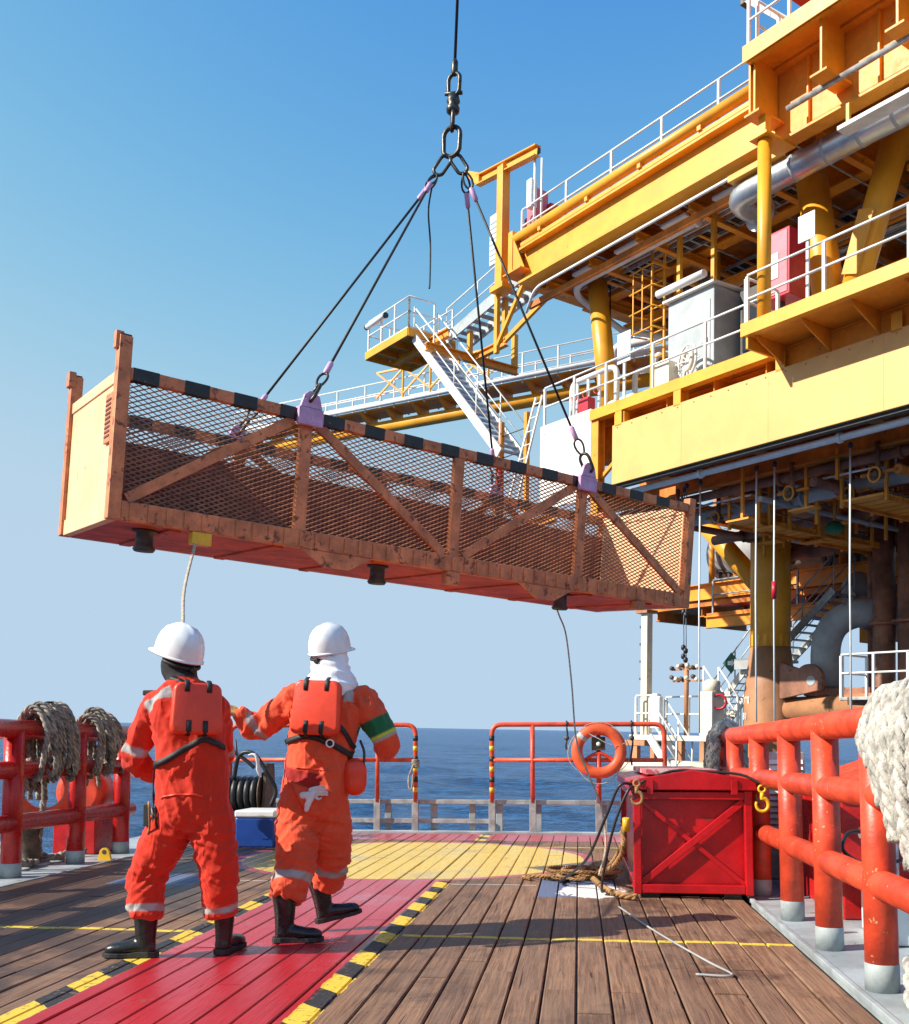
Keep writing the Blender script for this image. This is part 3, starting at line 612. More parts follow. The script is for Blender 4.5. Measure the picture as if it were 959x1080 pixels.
MB().tube((0.265, 13.46, 0.45), (0.265, 13.46, 1.08), 0.030, 12).build('stem', 'rail_red', t)
MB().path(bez([(0.02, 13.455, 0.93), (0.15, 13.455, 1.04), (0.265, 13.455, 1.08), (0.38, 13.455, 1.04), (0.51, 13.455, 0.93)], 20), 0.026, 10).build('fork', 'rail_red', t)
MB().path(bez([(0.10, 13.36, 1.36), (0.25, 13.34, 1.28), (0.36, 13.34, 1.22), (0.5, 13.35, 1.18), (0.62, 13.36, 1.22)], 24), 0.006, 6).build('buoy_line', 'rope_white', label='thin white line looped through the stern lifebuoy', cat='rope')
for lab, x, l in (('dark metal shackle pin hanging from the stern rail left of the lifebuoy', -0.16, 0.34), ('dark rope lashing hanging from the stern rail right of the lifebuoy', 0.70, 0.55), ('grey rope hitch tied on the end post of the stern rail behind the workers', -2.24, 0.0)):
    if l:
        t = thing('rail_lashing', lab, 'lashing', (x, 13.46, 1.47-l))
        MB().torus((x, 13.5, 1.47), (1, 0, 0), 0.042, 0.012, 14, 8).build('loop', 'hose_black', t)
        MB().path(bez([(x, 13.46, 1.44), (x+.012, 13.45, 1.44-l*.4), (x-.012, 13.45, 1.44-l*.75), (x, 13.45, 1.47-l)], 16), [0.012]*16+[0.012], 8).build('tail', 'hose_black', t)
        MB().lathe([(0.01, 0), (0.034, 0.02), (0.034, 0.05), (0.012, 0.07)], (x, 13.45, 1.25), n=10).build('knot', 'dark_steel', t)
    else:
        t = thing('rail_lashing', lab, 'lashing', (x, 13.46, 0.6))
        for k in range(4): MB().torus((x+.02, 13.5, 0.90+0.028*k), (0, 0, 1), 0.045, 0.014, 14, 7).build('turn', 'rope_dirty', t)
        MB().path(bez([(x, 13.44, 0.92), (x-.06, 13.43, 0.75), (x-.05, 13.43, 0.60), (x-.015, 13.43, 0.62), (x, 13.43, 0.8)], 24), 0.013, 8).build('tail', 'rope_dirty', t)
# ================================================================ coolers and stern machine
def cooler(label, x0, x1, y0, y1, h, body, lid):
    t = thing('cool_box', label, 'cool box', ((x0+x1)/2, y0, 0))
    MB().box((x0, y0, 0.0), (x1, y1, h)).build('body', body, t, bevel=0.018)
    MB().box((x0-.012, y0-.012, h+.003), (x1+.012, y1+.012, h+.085)).build('lid', lid, t, bevel=0.02)
    MB().path([(x0-.012, (y0+y1)/2-.12, h*.75), (x0-.04, (y0+y1)/2-.12, h*.7), (x0-.04, (y0+y1)/2+.12, h*.7), (x0-.012, (y0+y1)/2+.12, h*.75)], 0.012, 8).build('handle', lid, t)
    MB().box((x1-.14, y0-.006, 0.10), (x1-.06, y0+.004, 0.16)).build('drain_plate', body, t, bevel=0.002)
cooler('large dark blue cool box with white lid standing between the two workers', -3.95, -3.49, 11.2, 11.75, 0.34, 'cool_blue', 'plastic_white')
cooler('small bright blue cool box behind the right worker', -3.42, -3.02, 11.45, 11.8, 0.17, 'cool_blue_light', 'cool_blue_light')
t = thing('deck_winch', 'dark rusty hose winch at the stern behind the left worker', 'winch', (-4.2, 12.5, 0))
MB().box((-4.75, 12.2, 0.0), (-3.85, 12.9, 0.10)).build('base', 'dark_steel', t, bevel=0.01)
for x in (-4.70, -3.98): MB().plate([(x, 12.25, 0.1), (x, 12.85, 0.1), (x, 12.70, 0.95), (x, 12.40, 0.95)], 0.04).build('side_frame', 'machine_rust', t, bevel=0.006)
MB().lathe([(0.30, 0), (0.30, 0.02), (0.14, 0.03), (0.14, 0.59), (0.30, 0.60), (0.30, 0.62)], (-4.65, 12.55, 0.55), (1, 0, 0), 24).build('drum', 'machine_rust', t)
for k in range(6): MB().torus((-4.56+0.085*k, 12.55, 0.55), (1, 0, 0), 0.20, 0.042, 24, 8).build('hose_turn', 'hose_black', t)
MB().path(bez([(-4.4, 12.4, 0.75), (-4.3, 12.3, 1.05), (-4.1, 12.25, 1.08), (-3.92, 12.25, 0.85), (-3.80, 12.25, 0.62), (-3.86, 12.25, 0.42)], 30), 0.028, 8).build('hose_tail', 'hose_black', t)
MB().path(bez([(-4.6, 12.4, 0.8), (-4.45, 12.3, 1.10), (-4.25, 12.3, 1.02), (-4.1, 12.3, 0.9)], 30), 0.024, 8).build('hose_tail', 'hose_black', t)
MB().tube((-4.35, 12.4, 0.95), (-4.38, 12.38, 1.25), 0.014, 8).build('lever', 'dark_steel', t)
for i, (lab, pts) in enumerate((('bundle of white rags hung on the stern winch', [(-4.14, 12.2, 1.06), (-4.06, 12.18, 1.07), (-4.01, 12.16, 1.0), (-4.0, 12.16, 0.88), (-3.97, 12.16, 0.78)]),)):
    MB().path(bez(pts, 8), [0.02, 0.03, 0.035, 0.03, 0.04, 0.03, 0.045, 0.03, 0.025][:len(bez(pts, 8))], 8, flat=0.45).build('rag_bundle', 'glove_white', label=lab, cat='rags')
# ================================================================ things behind the left railing
t = thing('ventilator', 'round red ventilator housing behind the left railing', 'ventilator', (-5.45, 10.55, 0))
MB().box((-5.66, 10.25, 0.0), (-5.18, 10.75, 0.42)).build('base', 'rail_red_dark', t, bevel=0.01)
MB().lathe([(0.20, 0), (0.26, 0.01), (0.26, 0.34), (0.20, 0.36)], (-5.42, 10.32, 0.66), (0, 1, 0), 28).build('drum', 'rail_red', t)
MB().box((-5.62, 10.34, 0.4), (-5.22, 10.66, 0.62)).build('neck', 'rail_red', t, bevel=0.01)
lifebuoy('faded red lifebuoy hanging outside the left railing', (-5.42, 9.62, 0.72), (0.5, -1, 0), 0.25, 0.06)
t = thing('bollard', 'short rusty red bollard behind the left railing', 'bollard', (-5.35, 9.3, 0))
MB().lathe([(0.13, 0), (0.11, 0.02), (0.11, 0.34), (0.15, 0.36), (0.15, 0.40), (0.1, 0.42)], (-5.35, 9.25, 0), n=20).build('barrel', 'machine_rust', t)
MB().lathe([(0.2, -.003), (0.2, 0.02)], (-5.35, 9.25, 0), n=20).build('base_plate', 'foot_grey', t)
t = thing('fairlead_frame', 'tall dark steel guide bars outside the left railing', 'guide', (-5.55, 8.05, 0))
for dy in (0, 0.28): MB().box((-5.60, 8.0+dy, 0.0), (-5.50, 8.08+dy, 1.25)).build('guide_bar', 'dark_steel', t, bevel=0.008)
MB().box((-5.61, 8.08, 1.16), (-5.49, 8.28, 1.24)).build('cross_bar', 'dark_steel', t, bevel=0.006)
for lab, x, y in (('small yellow padeye on the left deck margin', -4.80, 9.72), ('yellow padeye welded to the grey deck beside the right railing feet', 1.50, 6.40), ('yellow padeye behind the second post of the right railing', 1.66, 5.95)):
    t = thing('padeye', lab, 'padeye', (x, y, 0)); mb = MB(); pl_ = []
    for a in np.linspace(0, math.pi, 9): pl_.append((math.cos(a)*0.055, 0.075+math.sin(a)*0.055))
    pl_ = [(0.075, 0.0)]+pl_+[(-0.075, 0.0)]; hole = [(math.cos(a)*0.022, 0.085+math.sin(a)*0.022) for a in np.linspace(0, 2*math.pi, 10, endpoint=False)]
    mb.plate([(x+a, y, b-.004) for a, b in pl_], 0.03); mb.build('plate', 'hook_yellow', t, bevel=0.003)
    MB().lathe([(0.024, -.0165), (0.024, 0.0165)], (x, y, 0.083), (0, 1, 0), 12).build('hole_liner', 'dark_steel', t)
# ================================================================ things behind the right railing
t = thing('deck_locker', 'dark red deck locker with sloped lid behind the right railing', 'locker', (2.3, 7.6, 0))
MB().box((1.72, 6.9, 0.0), (2.75, 8.9, 0.78)).build('body', 'rail_red_dark', t, bevel=0.01)
mb = MB(); pr = [(1.69, 0.785), (2.78, 0.785), (2.78, 1.12), (2.62, 1.12)]
mb.add([(a, yy, b) for yy in (6.87, 8.93) for a, b in pr], [(0, 1, 2, 3), (7, 6, 5, 4)]+[(i, 4+i, 4+(i+1) % 4, (i+1) % 4) for i in range(4)]); mb.build('lid', 'rail_red', t, bevel=0.008)
t = thing('vent_box', 'grey louvred vent box behind the far posts of the right railing', 'vent', (1.72, 9.05, 0))
MB().box((1.58, 9.0, 0.0), (1.95, 9.4, 1.10)).build('case', 'galv', t, bevel=0.008)
for k in range(14): MB().plate([(1.60, 8.975, 0.32+k*0.052), (1.93, 8.975, 0.32+k*0.052), (1.93, 8.998, 0.355+k*0.052), (1.60, 8.998, 0.355+k*0.052)], 0.004).build('slat', 'vent_white', t)
t = thing('valve_manifold', 'pale pipe manifold with small valves and a black hose loop behind the right railing', 'manifold', (2.0, 6.3, 0))
MB().box((1.75, 6.0, 0.0), (2.5, 6.6, 0.28)).build('plinth', 'vent_white', t, bevel=0.01)
MB().tube((1.66, 6.25, 0.62), (2.6, 6.25, 0.62), 0.035, 12).build('pipe', 'silver', t)
MB().tube((1.85, 6.25, 0.28), (1.85, 6.25, 0.72), 0.03, 12).build('pipe', 'silver', t)
MB().tube((2.2, 6.25, 0.28), (2.2, 6.25, 0.78), 0.03, 12).build('pipe', 'cream', t)
for x, z in ((1.85, 0.74), (2.2, 0.80)):
    MB().torus((x, 6.25, z), (0, 0, 1), 0.07, 0.010, 18, 8).build('hand_wheel', 'hook_yellow', t)
    MB().bar((x-.07, 6.25, z), (x+.07, 6.25, z), 0.012, 0.012).build('spoke', 'hook_yellow', t)
for x in (1.70, 1.98, 2.34): MB().lathe([(0.055, -.018), (0.055, .018)], (x, 6.25, 0.62), (1, 0, 0), 14).build('flange', 'machine_rust', t)
MB().path(bez([(1.70, 6.22, 0.62), (1.56, 6.1, 0.63), (1.50, 6.0, 0.54), (1.60, 6.0, 0.47), (1.78, 6.1, 0.46), (1.95, 6.2, 0.48)], 30), 0.011, 8).build('hose_loop', 'hose_black', t)
# ================================================================ lifted cargo basket
BM = Matrix(((0.7379, -0.6709, 0.0737, -3.4748), (0.6745, 0.7368, -0.0465, 6.9455), (-0.0231, 0.0840, 0.9962, 2.8437), (0, 0, 0, 1)))
def ortho(m):
    x = m.col[0].xyz.normalized(); z = m.col[2].xyz; z = (z-x*z.dot(x)).normalized(); y = z.cross(x); t = m.col[3].xyz
    return Matrix(((x.x, y.x, z.x, t.x), (x.y, y.y, z.y, t.y), (x.z, y.z, z.z, t.z), (0, 0, 0, 1)))
BM = ortho(BM)
BL, BW, BH = 6.385, 1.49, 1.15
def build_basket():
    FR[0] = BM
    t = thing('cargo_basket', 'rusty orange open mesh cargo basket lifted by four slings above the workers', 'cargo basket', (0, 0, 0))
    c = 0.098
    for x0, top in ((0, 1.385), (BL-c, 1.22)):
        for y0 in (0, BW-c):
            p = MB().box((x0, y0, 0), (x0+c, y0+c, top)).build('corner_post', 'basket', t, bevel=0.008)
            if x0 == 0:
                MB().box((x0-.025, y0-.012 if y0 else y0+.02, top-.10), (x0+c*.35, y0+c*.9, top+.03)).build('stacking_guide', 'basket', p, bevel=0.006)
                MB().box((x0+.01, y0+.01, top+.001), (x0+c-.01, y0+c-.01, top+.012)).build('cap', 'cargo', p)
    for y0 in (0.012, BW-.082):
        tr = MB().box((c, y0, BH-.085), (BL-c, y0+.07, BH+.008)).build('top_rail', 'basket', t, bevel=0.006)
        x = c+.02; k = 0
        while x < BL-c-.2:
            if k % 2 == 0: MB().box((x, y0-.002, BH-.087), (x+.20, y0+.072, BH+.010)).build('hazard_band', 'hazard_black', tr)
            x += .202; k += 1
        MB().box((c, y0-.004, 0.0), (BL-c, y0+.075, 0.15)).build('bottom_rail', 'basket', t, bevel=0.008)
    for x0 in (0.02, BL-.09):
        MB().box((x0, c, BH-.10), (x0+.07, BW-c, BH-.01)).build('end_top_rail', 'basket_plate', t, bevel=0.006)
        MB().box((x0, c, 0.0), (x0+.07, BW-c, 0.13)).build('end_bottom_rail', 'basket_plate', t, bevel=0.006)
        e = MB().box((x0+.012, c, 0.13), (x0+.03, BW-c, BH-.10)).build('end_plate', 'basket_plate', t)
    MB().box((0.008, c+.03, 0.60), (0.030, c+.20, 0.98)).build('data_plate', 'basket', t, bevel=0.003)
    for k in range(9): MB().box((0.003, c+.05, 0.64+k*.035), (0.009, c+.18, 0.655+k*.035)).build('data_row', 'cargo', t)
    MB().box((0.05, 0.05, 0.03), (BL-.05, BW-.05, 0.05)).build('floor', 'basket_floor', t)
    # under frame
    for x in np.linspace(0.55, BL-.55, 7): MB().box((x-.05, 0.09, -0.018), (x+.05, BW-.09, 0.012)).build('cross_beam', 'basket_floor', t, bevel=0.006)
    MB().box((0.03, 0.03, 0.001), (BL-.03, BW-.03, 0.020)).build('under_plate', 'basket_floor', t)
    for x in (1.95, 4.3):
        MB().plate([(x-.35, 0.02, -.002), (x+.35, 0.02, -.002), (x+.12, 0.02, -.13), (x-.12, 0.02, -.13)], 0.03).build('skid_gusset', 'basket', t)
    for x in (0.40, 2.56, 4.80):
        MB().lathe([(0.075, 0), (0.09, .02), (0.07, .05), (0.07, .15), (0.10, .155), (0.10, .172)], (x, 0.36, -0.172), n=16).build('rubber_foot', 'dark_steel', t)
    MB().box((0.66, 0.0, -0.10), (0.82, 0.09, -0.002)).build('lashing_lug', 'hook_yellow', t, bevel=0.006)
    MB().box((3.10, 0.0, -0.12), (3.24, 0.10, -0.002)).build('lashing_lug', 'basket', t, bevel=0.006)
    MB().box((5.55, 0.0, -0.09), (5.69, 0.10, -0.002)).build('lashing_lug', 'basket', t, bevel=0.006)
    for y0 in (0.020, BW-.075):
        for x in (1.585, 3.17, 4.725): MB().box((x-.055, y0, 0.145), (x+.055, y0+.055, BH-.082)).build('upright', 'basket', t, bevel=0.006)
        yb = y0+.027
        for a, b, cc, d in ((.14, .17, 1.47, 1.06), (1.70, 1.06, 3.06, .16), (3.28, .16, 4.62, 1.06), (4.83, 1.06, 6.25, .17)):
            MB().bar((a, yb, b), (cc, yb, d), 0.085, 0.035, (0, 1, 0)).build('brace', 'basket', t, bevel=0.004)
    # expanded-metal mesh panels
    def mesh_panel(y, name='mesh_panel'):
        mb = MB(); x0, x1, z0, z1 = c+.01, BL-c-.01, 0.14, BH-.075; dx, dz = 0.040, 0.0098; nx = int((x1-x0)/dx); nz = int((z1-z0)/(2*dz)); w = 0.0066
        for r in range(nz+1):
            zc = z0+r*2*dz; s = 1 if r % 2 == 0 else -1
            P = [(x0+i*dx, zc+(dz*.94 if (i % 2 == 0) else -dz*.94)*s) for i in range(nx+1)]
            vs = []; fs = []
            for i, (a, b) in enumerate(P): vs += [(a, y-.005, b-w), (a, y+.005, b-w*.3), (a, y+.005, b+w), (a, y-.005, b+w*.3)]
            for i in range(nx):
                for q in range(4): fs.append((i*4+q, (i+1)*4+q, (i+1)*4+(q+1) % 4, i*4+(q+1) % 4))
            mb.add(vs, fs)
        return mb.build(name, 'basket_mesh', t, kind='stuff', fix=False)
    mesh_panel(0.085); mesh_panel(BW-.09)
    MB().box((c, BW-.125, 0.152), (BL-c, BW-.105, 0.90)).build('back_plate', 'cargo', t)
    for k in range(43): MB().box((0.16+k*.142, -.004, 0.012), (0.16+k*.142+.045, 0.0078, 0.138)).build('rib', 'basket', t, bevel=0.002)
    # inner cargo: two low steel crates
    pads = []
    for y0, s in ((-.03, -1), (BW+.03, 1)):
        for x in (1.585, 4.725):
            p = MB().box((x-.115, y0-.022, BH-.13), (x+.115, y0+.022, BH+.015)).build('pad_eye', 'pad_pink', t, bevel=0.008)
            pl_ = [(x-.10, y0, BH+.017), (x+.10, y0, BH+.017), (x+.07, y0, BH+.12), (x+.02, y0, BH+.155), (x-.03, y0, BH+.155), (x-.07, y0, BH+.12)]
            MB().plate(pl_, 0.035).build('lug', 'pad_pink', p, bevel=0.004)
            pads.append(V((x, y0, BH+.10)))
            MB().box((x-.115, min(y0, y0-s*.07), BH-.0), (x+.115, max(y0, y0-s*.09), BH+.016)).build('pad_top', 'pad_pink', p, bevel=0.004)
    FR[0] = SHIP
    return [BM @ p for p in pads]
PADS = build_basket()
# ---------------------------------------------------------------- rigging
def oval(mb, c, d, nrm, ln, wd, r, n=22):
    c, d, nrm = V(c), V(d).normalized(), V(nrm); nrm = (nrm-d*nrm.dot(d)).normalized(); s = d.cross(nrm); pts = []; hl = ln/2-wd/2
    for i in range(n):
        a = 2*math.pi*i/n; pts.append(c+s*math.cos(a)*wd/2+d*(math.sin(a)*wd/2+(hl if math.sin(a) >= 0 else -hl)))
    return mb.path(pts, r, 8, closed=True)
AP = V((-1.225, 9.562, 7.10))
t = thing('crane_hook_gear', 'dark steel swivel and master link below the crane wire', 'rigging', AP)
up = V((0.039, 0, 1)).normalized()
oval(MB(), AP+up*0.14, up, (0.3, 1, 0), 0.31, 0.18, 0.024).build('master_link', 'shackle', t)
oval(MB(), AP+V((-.09, 0, -.10)), (0.55, 0, 0.8), (0, 1, 0), 0.22, 0.11, 0.018).build('sub_link', 'shackle', t)
oval(MB(), AP+V((0.08, 0, -.10)), (-.5, 0, 0.8), (0, 1, 0), 0.22, 0.11, 0.018).build('sub_link', 'shackle', t)
oval(MB(), AP+up*0.36, up, (1, 0.2, 0), 0.19, 0.11, 0.022).build('chain_link', 'shackle', t)
MB().lathe([(0.03, 0), (0.065, .02), (0.07, .06), (0.05, .10), (0.07, .13), (0.055, .19), (0.025, .21)], AP+up*0.43, up, 16).build('swivel', 'shackle', t)
oval(MB(), AP+up*0.74, up, (0.4, 1, 0), 0.24, 0.13, 0.022).build('shackle', 'shackle', t)
MB().tube(AP+up*0.65+V((-.09, 0, 0)), AP+up*0.65+V((.09, 0, 0)), 0.02, 10).build('pin', 'shackle', t)
MB().lathe([(0.022, 0), (0.034, .02), (0.034, .14), (0.02, .17)], AP+up*0.84, up, 12).build('socket', 'shackle', t)
MB().tube(AP+up*1.0, AP+up*26, 0.0155, 8).build('crane_wire', 'wire', label='black crane wire rising out of the top of the picture', cat='wire')
labs = ['black wire sling from master link to the near left pad eye of the basket', 'black wire sling from master link to the near right pad eye of the basket', 'black wire sling from master link to the far left pad eye of the basket', 'black wire sling from master link to the far right pad eye of the basket']
for i, p in enumerate(PADS):
    left = i % 2 == 0
    s = AP+(V((-.155, 0, -.20)) if left else V((0.135, 0, -.20)))+V((0, 0.02 if i > 1 else -0.02, 0))
    d = (s-p).normalized()
    tt = thing('wire_sling', labs[i], 'sling', p, 'wire slings of the cargo basket')
    oval(MB(), p+d*0.06, d, (1, 1, 0), 0.20, 0.12, 0.016).build('shackle', 'shackle', tt)
    MB().tube(p+V((-.05, -.05, -.0)), p+V((.05, .05, 0)), 0.016, 8).build('pin', 'shackle', tt)
    for q, dd in ((p+d*0.15, d), (s, -d)):
        e = []
        for k in range(15):
            a = 2*math.pi*k/14; side = perp(dd, (0.2, 0.9, 0.1))[0]; w = math.sin(a)*0.042*(1-0.25*math.cos(a)); e.append(q+dd*(0.085-0.085*math.cos(a))+side*w)
        MB().path(e, 0.011, 8).build('thimble_eye', 'shackle', tt)
        MB().lathe([(0.014, 0), (0.026, .012), (0.026, .13), (0.014, .15)], q+dd*0.165, dd, 12).build('ferrule', 'pad_pink', tt)
    MB().tube(p+d*0.33, s-d*0.18, 0.0125, 8).build('wire_rope', 'wire', tt)
MB().path(bez([AP+V((-.20, 0.03, -.30)), AP+V((-.235, 0.03, -.55)), AP+V((-.215, 0.03, -.9)), AP+V((-.22, 0.03, -1.28)), AP+V((-.225, 0.03, -1.36))], 24), 0.009, 6).build('tag_end', 'wire', label='loose black cord dangling below the left sublink', cat='cord')
# tag lines
strand_rope('tag_line', bez([(-2.99, 7.45, 2.74), (-2.68, 6.5, 2.225), (-2.377, 5.75, 1.863), (-2.31, 5.62, 1.4), (-2.30, 5.57, 1.02), (-2.36, 5.50, 0.93), (-2.36, 5.42, 0.80), (-2.33, 5.38, 0.66), (-2.30, 5.40, 0.55)], 48), 0.012, 'rope_tag', n=5, label='tan tag line from basket corner down to the left worker', cat='rope')
strand_rope('tag_line', bez([(-0.24, 10.47, 2.66), (-0.19, 10.40, 2.52), (-0.12, 10.3, 2.30), (-0.067, 10.2, 1.80), (-0.023, 9.7, 1.22), (0.077, 9.0, 0.914), (0.189, 8.5, 0.62), (0.21, 8.3, 0.32), (0.15, 8.1, 0.12)], 60), 0.009, 'rope_tag', n=5, label='thin tag line from basket foot down to the rope heap', cat='rope')
# ================================================================ offshore platform (frame: u along the face, v inward, z up)
FR[0] = PLAT
def guardrail(label, pts, h=1.08, sp=1.5, r=0.026, mat='rail_white', group='white guard rails of the platform', kick=True, mids=(0.55,), name='guard_railing', dbl=False):
    pts = [V(p) for p in pts]; t = thing(name, label, 'guard rail', pts[0], group)
    proto = {}
    for i in range(len(pts)-1):
        a, b = pts[i], pts[i+1]; L = (b-a).length; n = max(1, int(round(L/sp)))
        for k in range(n+1):
            if k == n and i < len(pts)-2: continue
            p = a.lerp(b, k/n)
            if not proto:
                proto['o'] = MB().box((pts[0].x-r, pts[0].y-r, pts[0].z-.10), (pts[0].x+r, pts[0].y+r, pts[0].z+h-r)).build('post', mat, t)
            else: inst(proto['o'], p-pts[0])
        for hh in (h,)+tuple(h*m for m in mids):
            MB().tube(a+V((0, 0, hh)), b+V((0, 0, hh)), r*0.9, 8).build('top_rail' if hh == h else 'mid_rail', mat, t)
        if kick: MB().bar(a+V((0, 0, 0.06)), b+V((0, 0, 0.06)), 0.012, 0.11).build('kick_plate', mat, t)
    return t
def stair(label, p0, p1, side, n, mat='rail_white', rail=True, group='stairways of the platform', sw=0.22, hr=0.95, railmat=None):
    p0, p1, side = V(p0), V(p1), V(side); t = thing('stairway', label, 'stairs', p0, group)
    for o in (V((0, 0, 0)), side): MB().bar(p0+o, p1+o, 0.05, sw).build('stringer', mat, t)
    d = (p1-p0); hd = V((d.x, d.y, 0)).normalized()
    mb = MB(); q = p0+d*(0.5/n); mb.box((0, 0, 0), (1, 1, 1)); 
    mb = MB().bar(q+side*0.03, q+side*0.97, 0.22, 0.03); first = mb.build('tread', mat, t)
    for k in range(1, n): inst(first, d*(k/n))
    if rail:
        for o in (V((0, 0, 0)), side):
            a, b = p0+o+V((0, 0, hr)), p1+o+V((0, 0, hr))
            MB().tube(a, b, 0.022, 8).build('handrail', railmat or mat, t); MB().tube(a-V((0, 0, hr*.5)), b-V((0, 0, hr*.5)), 0.018, 8).build('mid_rail', railmat or mat, t)
            m = max(2, int(d.length/1.3))
            for k in range(m+1): MB().tube(p0+o+d*(k/m), a+d*(k/m), 0.02, 6).build('post', railmat or mat, t)
    return t
def build_platform():
    t = thing('offshore_platform', 'yellow steel offshore platform with stacked decks rising out of the sea', 'platform', (-2, 4, -13))
    U1 = 9.0
    def P(name, mb, mat, bevel=0, parent=None, **k): return mb.build(name, mat, parent or t, bevel=bevel, **k)
    # main deck
    P('main_deck', MB().box((-7.9, 0.09, -0.52), (U1, 10.0, -0.42)), 'under_orange_shade')
    P('edge_beam', MB().prof((-5.93, 0.0, -0.47), (-0.62, 0.0, -0.47), [(-.09, -.13), (.09, -.13), (.09, -.10), (-.05, -.10), (-.05, .06), (.09, .06), (.09, .10), (-.09, .10)]), 'yellow', 0.006)
    P('deck_bounce_plate', MB().box((-7.85, 0.10, -0.419), (U1, 9.9, -0.404)), 'deck_grey')  # pale top layer added to bounce sunlight up under the upper deck
    P('edge_fascia', MB().box((-5.95, -0.125, -0.60), (-0.72, -0.095, -0.355)), 'yellow', 0.004)
    P('balcony_bounce_plate', MB().box((-0.60, -0.98, -0.399), (U1, 0.09, -0.388)), 'deck_grey')  # pale layer on the balcony, added likewise for bounced light
    P('balcony_fascia', MB().box((-0.72, -1.155, -0.515), (U1, -1.125, -0.265)), 'yellow', 0.004)
    P('overhang_fascia', MB().box((-0.64, -1.235, 4.63), (U1, -1.205, 4.955)), 'yellow', 0.004)
    for v in (0.62, 3.4, 6.4, 9.4): P('deck_girder', MB().ibeam((-7.8, v, -0.98), (U1, v, -0.98), 0.90, 0.34), 'orange_bounce' if v < 1 else 'under_orange_shade')
    for k, u in enumerate(np.arange(-7.6, U1, 1.3)): P('floor_beam', MB().ibeam((u, 0.08, -0.72), (u, 9.9, -0.72), 0.40, 0.20), 'orange_bounce')
    for k, u in enumerate(np.arange(-7.0, U1, 2.6)): P('cellar_beam', MB().ibeam((u, 0.7, -1.9), (u, 9.9, -1.9), 0.42, 0.24), 'under_orange_shade')
    for v in (1.4, 4.2, 7.8): P('cellar_beam', MB().ibeam((-7.0, v, -2.22), (U1, v, -2.22), 0.36, 0.24), 'under_orange_shade')
    for u in (-4.98, -3.22, -0.62, 1.75, 4.4, 7.0):
        P('hanger_post', MB().ibeam((u, 0.0, -0.95), (u, 0.0, -0.61), 0.26, 0.20, up=(0, 1, 0)), 'yellow')
    P('skirt_panel', MB().box((-5.17, -0.13, -2.26), (U1, 0.06, -0.90)), 'yellow_sunlit', 0.012)
    P('skirt_lip', MB().box((-5.12, -0.05, -2.33), (U1, 0.10, -2.264)), 'hazard_black', 0.006)
    P('skirt_end_post', MB().box((-5.155, -0.08, -0.898), (-4.84, 0.055, -0.62)), 'yellow', 0.006)
    P('wind_wall', MB().box((-7.85, -0.03, -2.4), (-5.99, 0.03, -0.27)), 'white_panel', 0.006)
    P('corner_post', MB().ibeam((-5.83, 0.05, -3.0), (-5.83, 0.05, -0.6), 0.22, 0.24, up=(0, 1, 0)), 'orange_bounce')
    P('knee_brace', MB().bar((-5.75, 0.1, -1.95), (-5.05, 0.1, -1.5), 0.08, 0.08), 'orange_bounce')
    # balcony
    P('balcony_deck', MB().box((-0.66, -1.02, -0.47), (U1, 0.02, -0.40)), 'orange_bounce')
    P('balcony_edge', MB().prof((-0.68, -1.05, -0.40), (U1, -1.05, -0.40), [(-.07, -.10), (.07, -.10), (.07, -.07), (-.04, -.07), (-.04, .09), (.03, .09), (.03, .12), (-.07, .12)]), 'yellow', 0.005)
    P('balcony_side', MB().box((-0.72, -1.0, -0.70), (-0.67, 0.0, -0.30)), 'yellow', 0.005)
    P('balcony_girder', MB().ibeam((-0.64, 0.02, -0.70), (U1, 0.02, -0.70), 0.44, 0.12), 'orange_bounce')
    for u in np.arange(-0.55, U1, 0.98):
        mb = MB(); mb.plate([(u, -0.98, -0.475), (u, -0.05, -0.475), (u, -0.05, -0.88), (u, -0.85, -0.56)], 0.03); P('bracket', mb, 'orange_bounce')
    # upper deck, left run
    P('upper_deck', MB().box((-9.2, 0.12, 4.70), (U1, 10.0, 4.78)), 'under_orange_shade')
    P('edge_pipe', MB().tube((-9.0, -0.02, 5.0), (-0.6, -0.02, 5.0), 0.125, 20), 'yellow')
    P('ledge', MB().box((-8.75, -0.05, 4.70), (-0.62, 0.14, 4.80)), 'yellow', 0.006)
    P('upper_girder', MB().ibeam((-8.72, 0.10, 4.16), (-0.62, 0.10, 4.16), 0.94, 0.44, 0.06, 0.03), 'yellow')
    for u in np.arange(-8.0, -0.8, 1.75): P('clip', MB().box((u, -0.10, 4.80), (u+.10, 0.04, 4.90)), 'yellow')
    P('girder_end', MB().box((-9.16, -0.14, 4.06), (-8.98, 0.42, 5.20)), 'yellow', 0.01)
    P('girder_end_plate', MB().box((-9.24, -0.24, 4.02), (-8.5, 0.46, 4.058)), 'orange_bounce', 0.004)
    P('end_gusset', MB().plate([(-8.97, -0.10, 5.0), (-8.97, -0.10, 4.07), (-8.5, -0.10, 4.07)], 0.03), 'yellow')
    for v in (2.6, 5.2, 8.0): P('upper_girder', MB().ibeam((-9.1, v, 4.22), (U1, v, 4.22), 0.92, 0.34, 0.05), 'orange_bounce' if v < 3 else 'under_orange_shade')
    for u in np.arange(-8.9, U1, 1.45): P('deck_beam', MB().ibeam((u, 0.32, 4.48), (u, 9.9, 4.48), 0.42, 0.2), 'under_orange_shade')
    P('end_girder', MB().ibeam((-9.1, 0.3, 4.3), (-9.1, 9.9, 4.3), 0.75, 0.3), 'orange_bounce')
    P('lower_stringer', MB().bar((-9.0, 0.5, 3.35), (-2.0, 0.5, 3.35), 0.10, 0.16), 'under_orange_shade')
    # upper deck, right overhanging run
    P('overhang_deck', MB().box((-0.58, -1.12, 4.73), (U1, 0.10, 4.79)), 'orange_bounce')
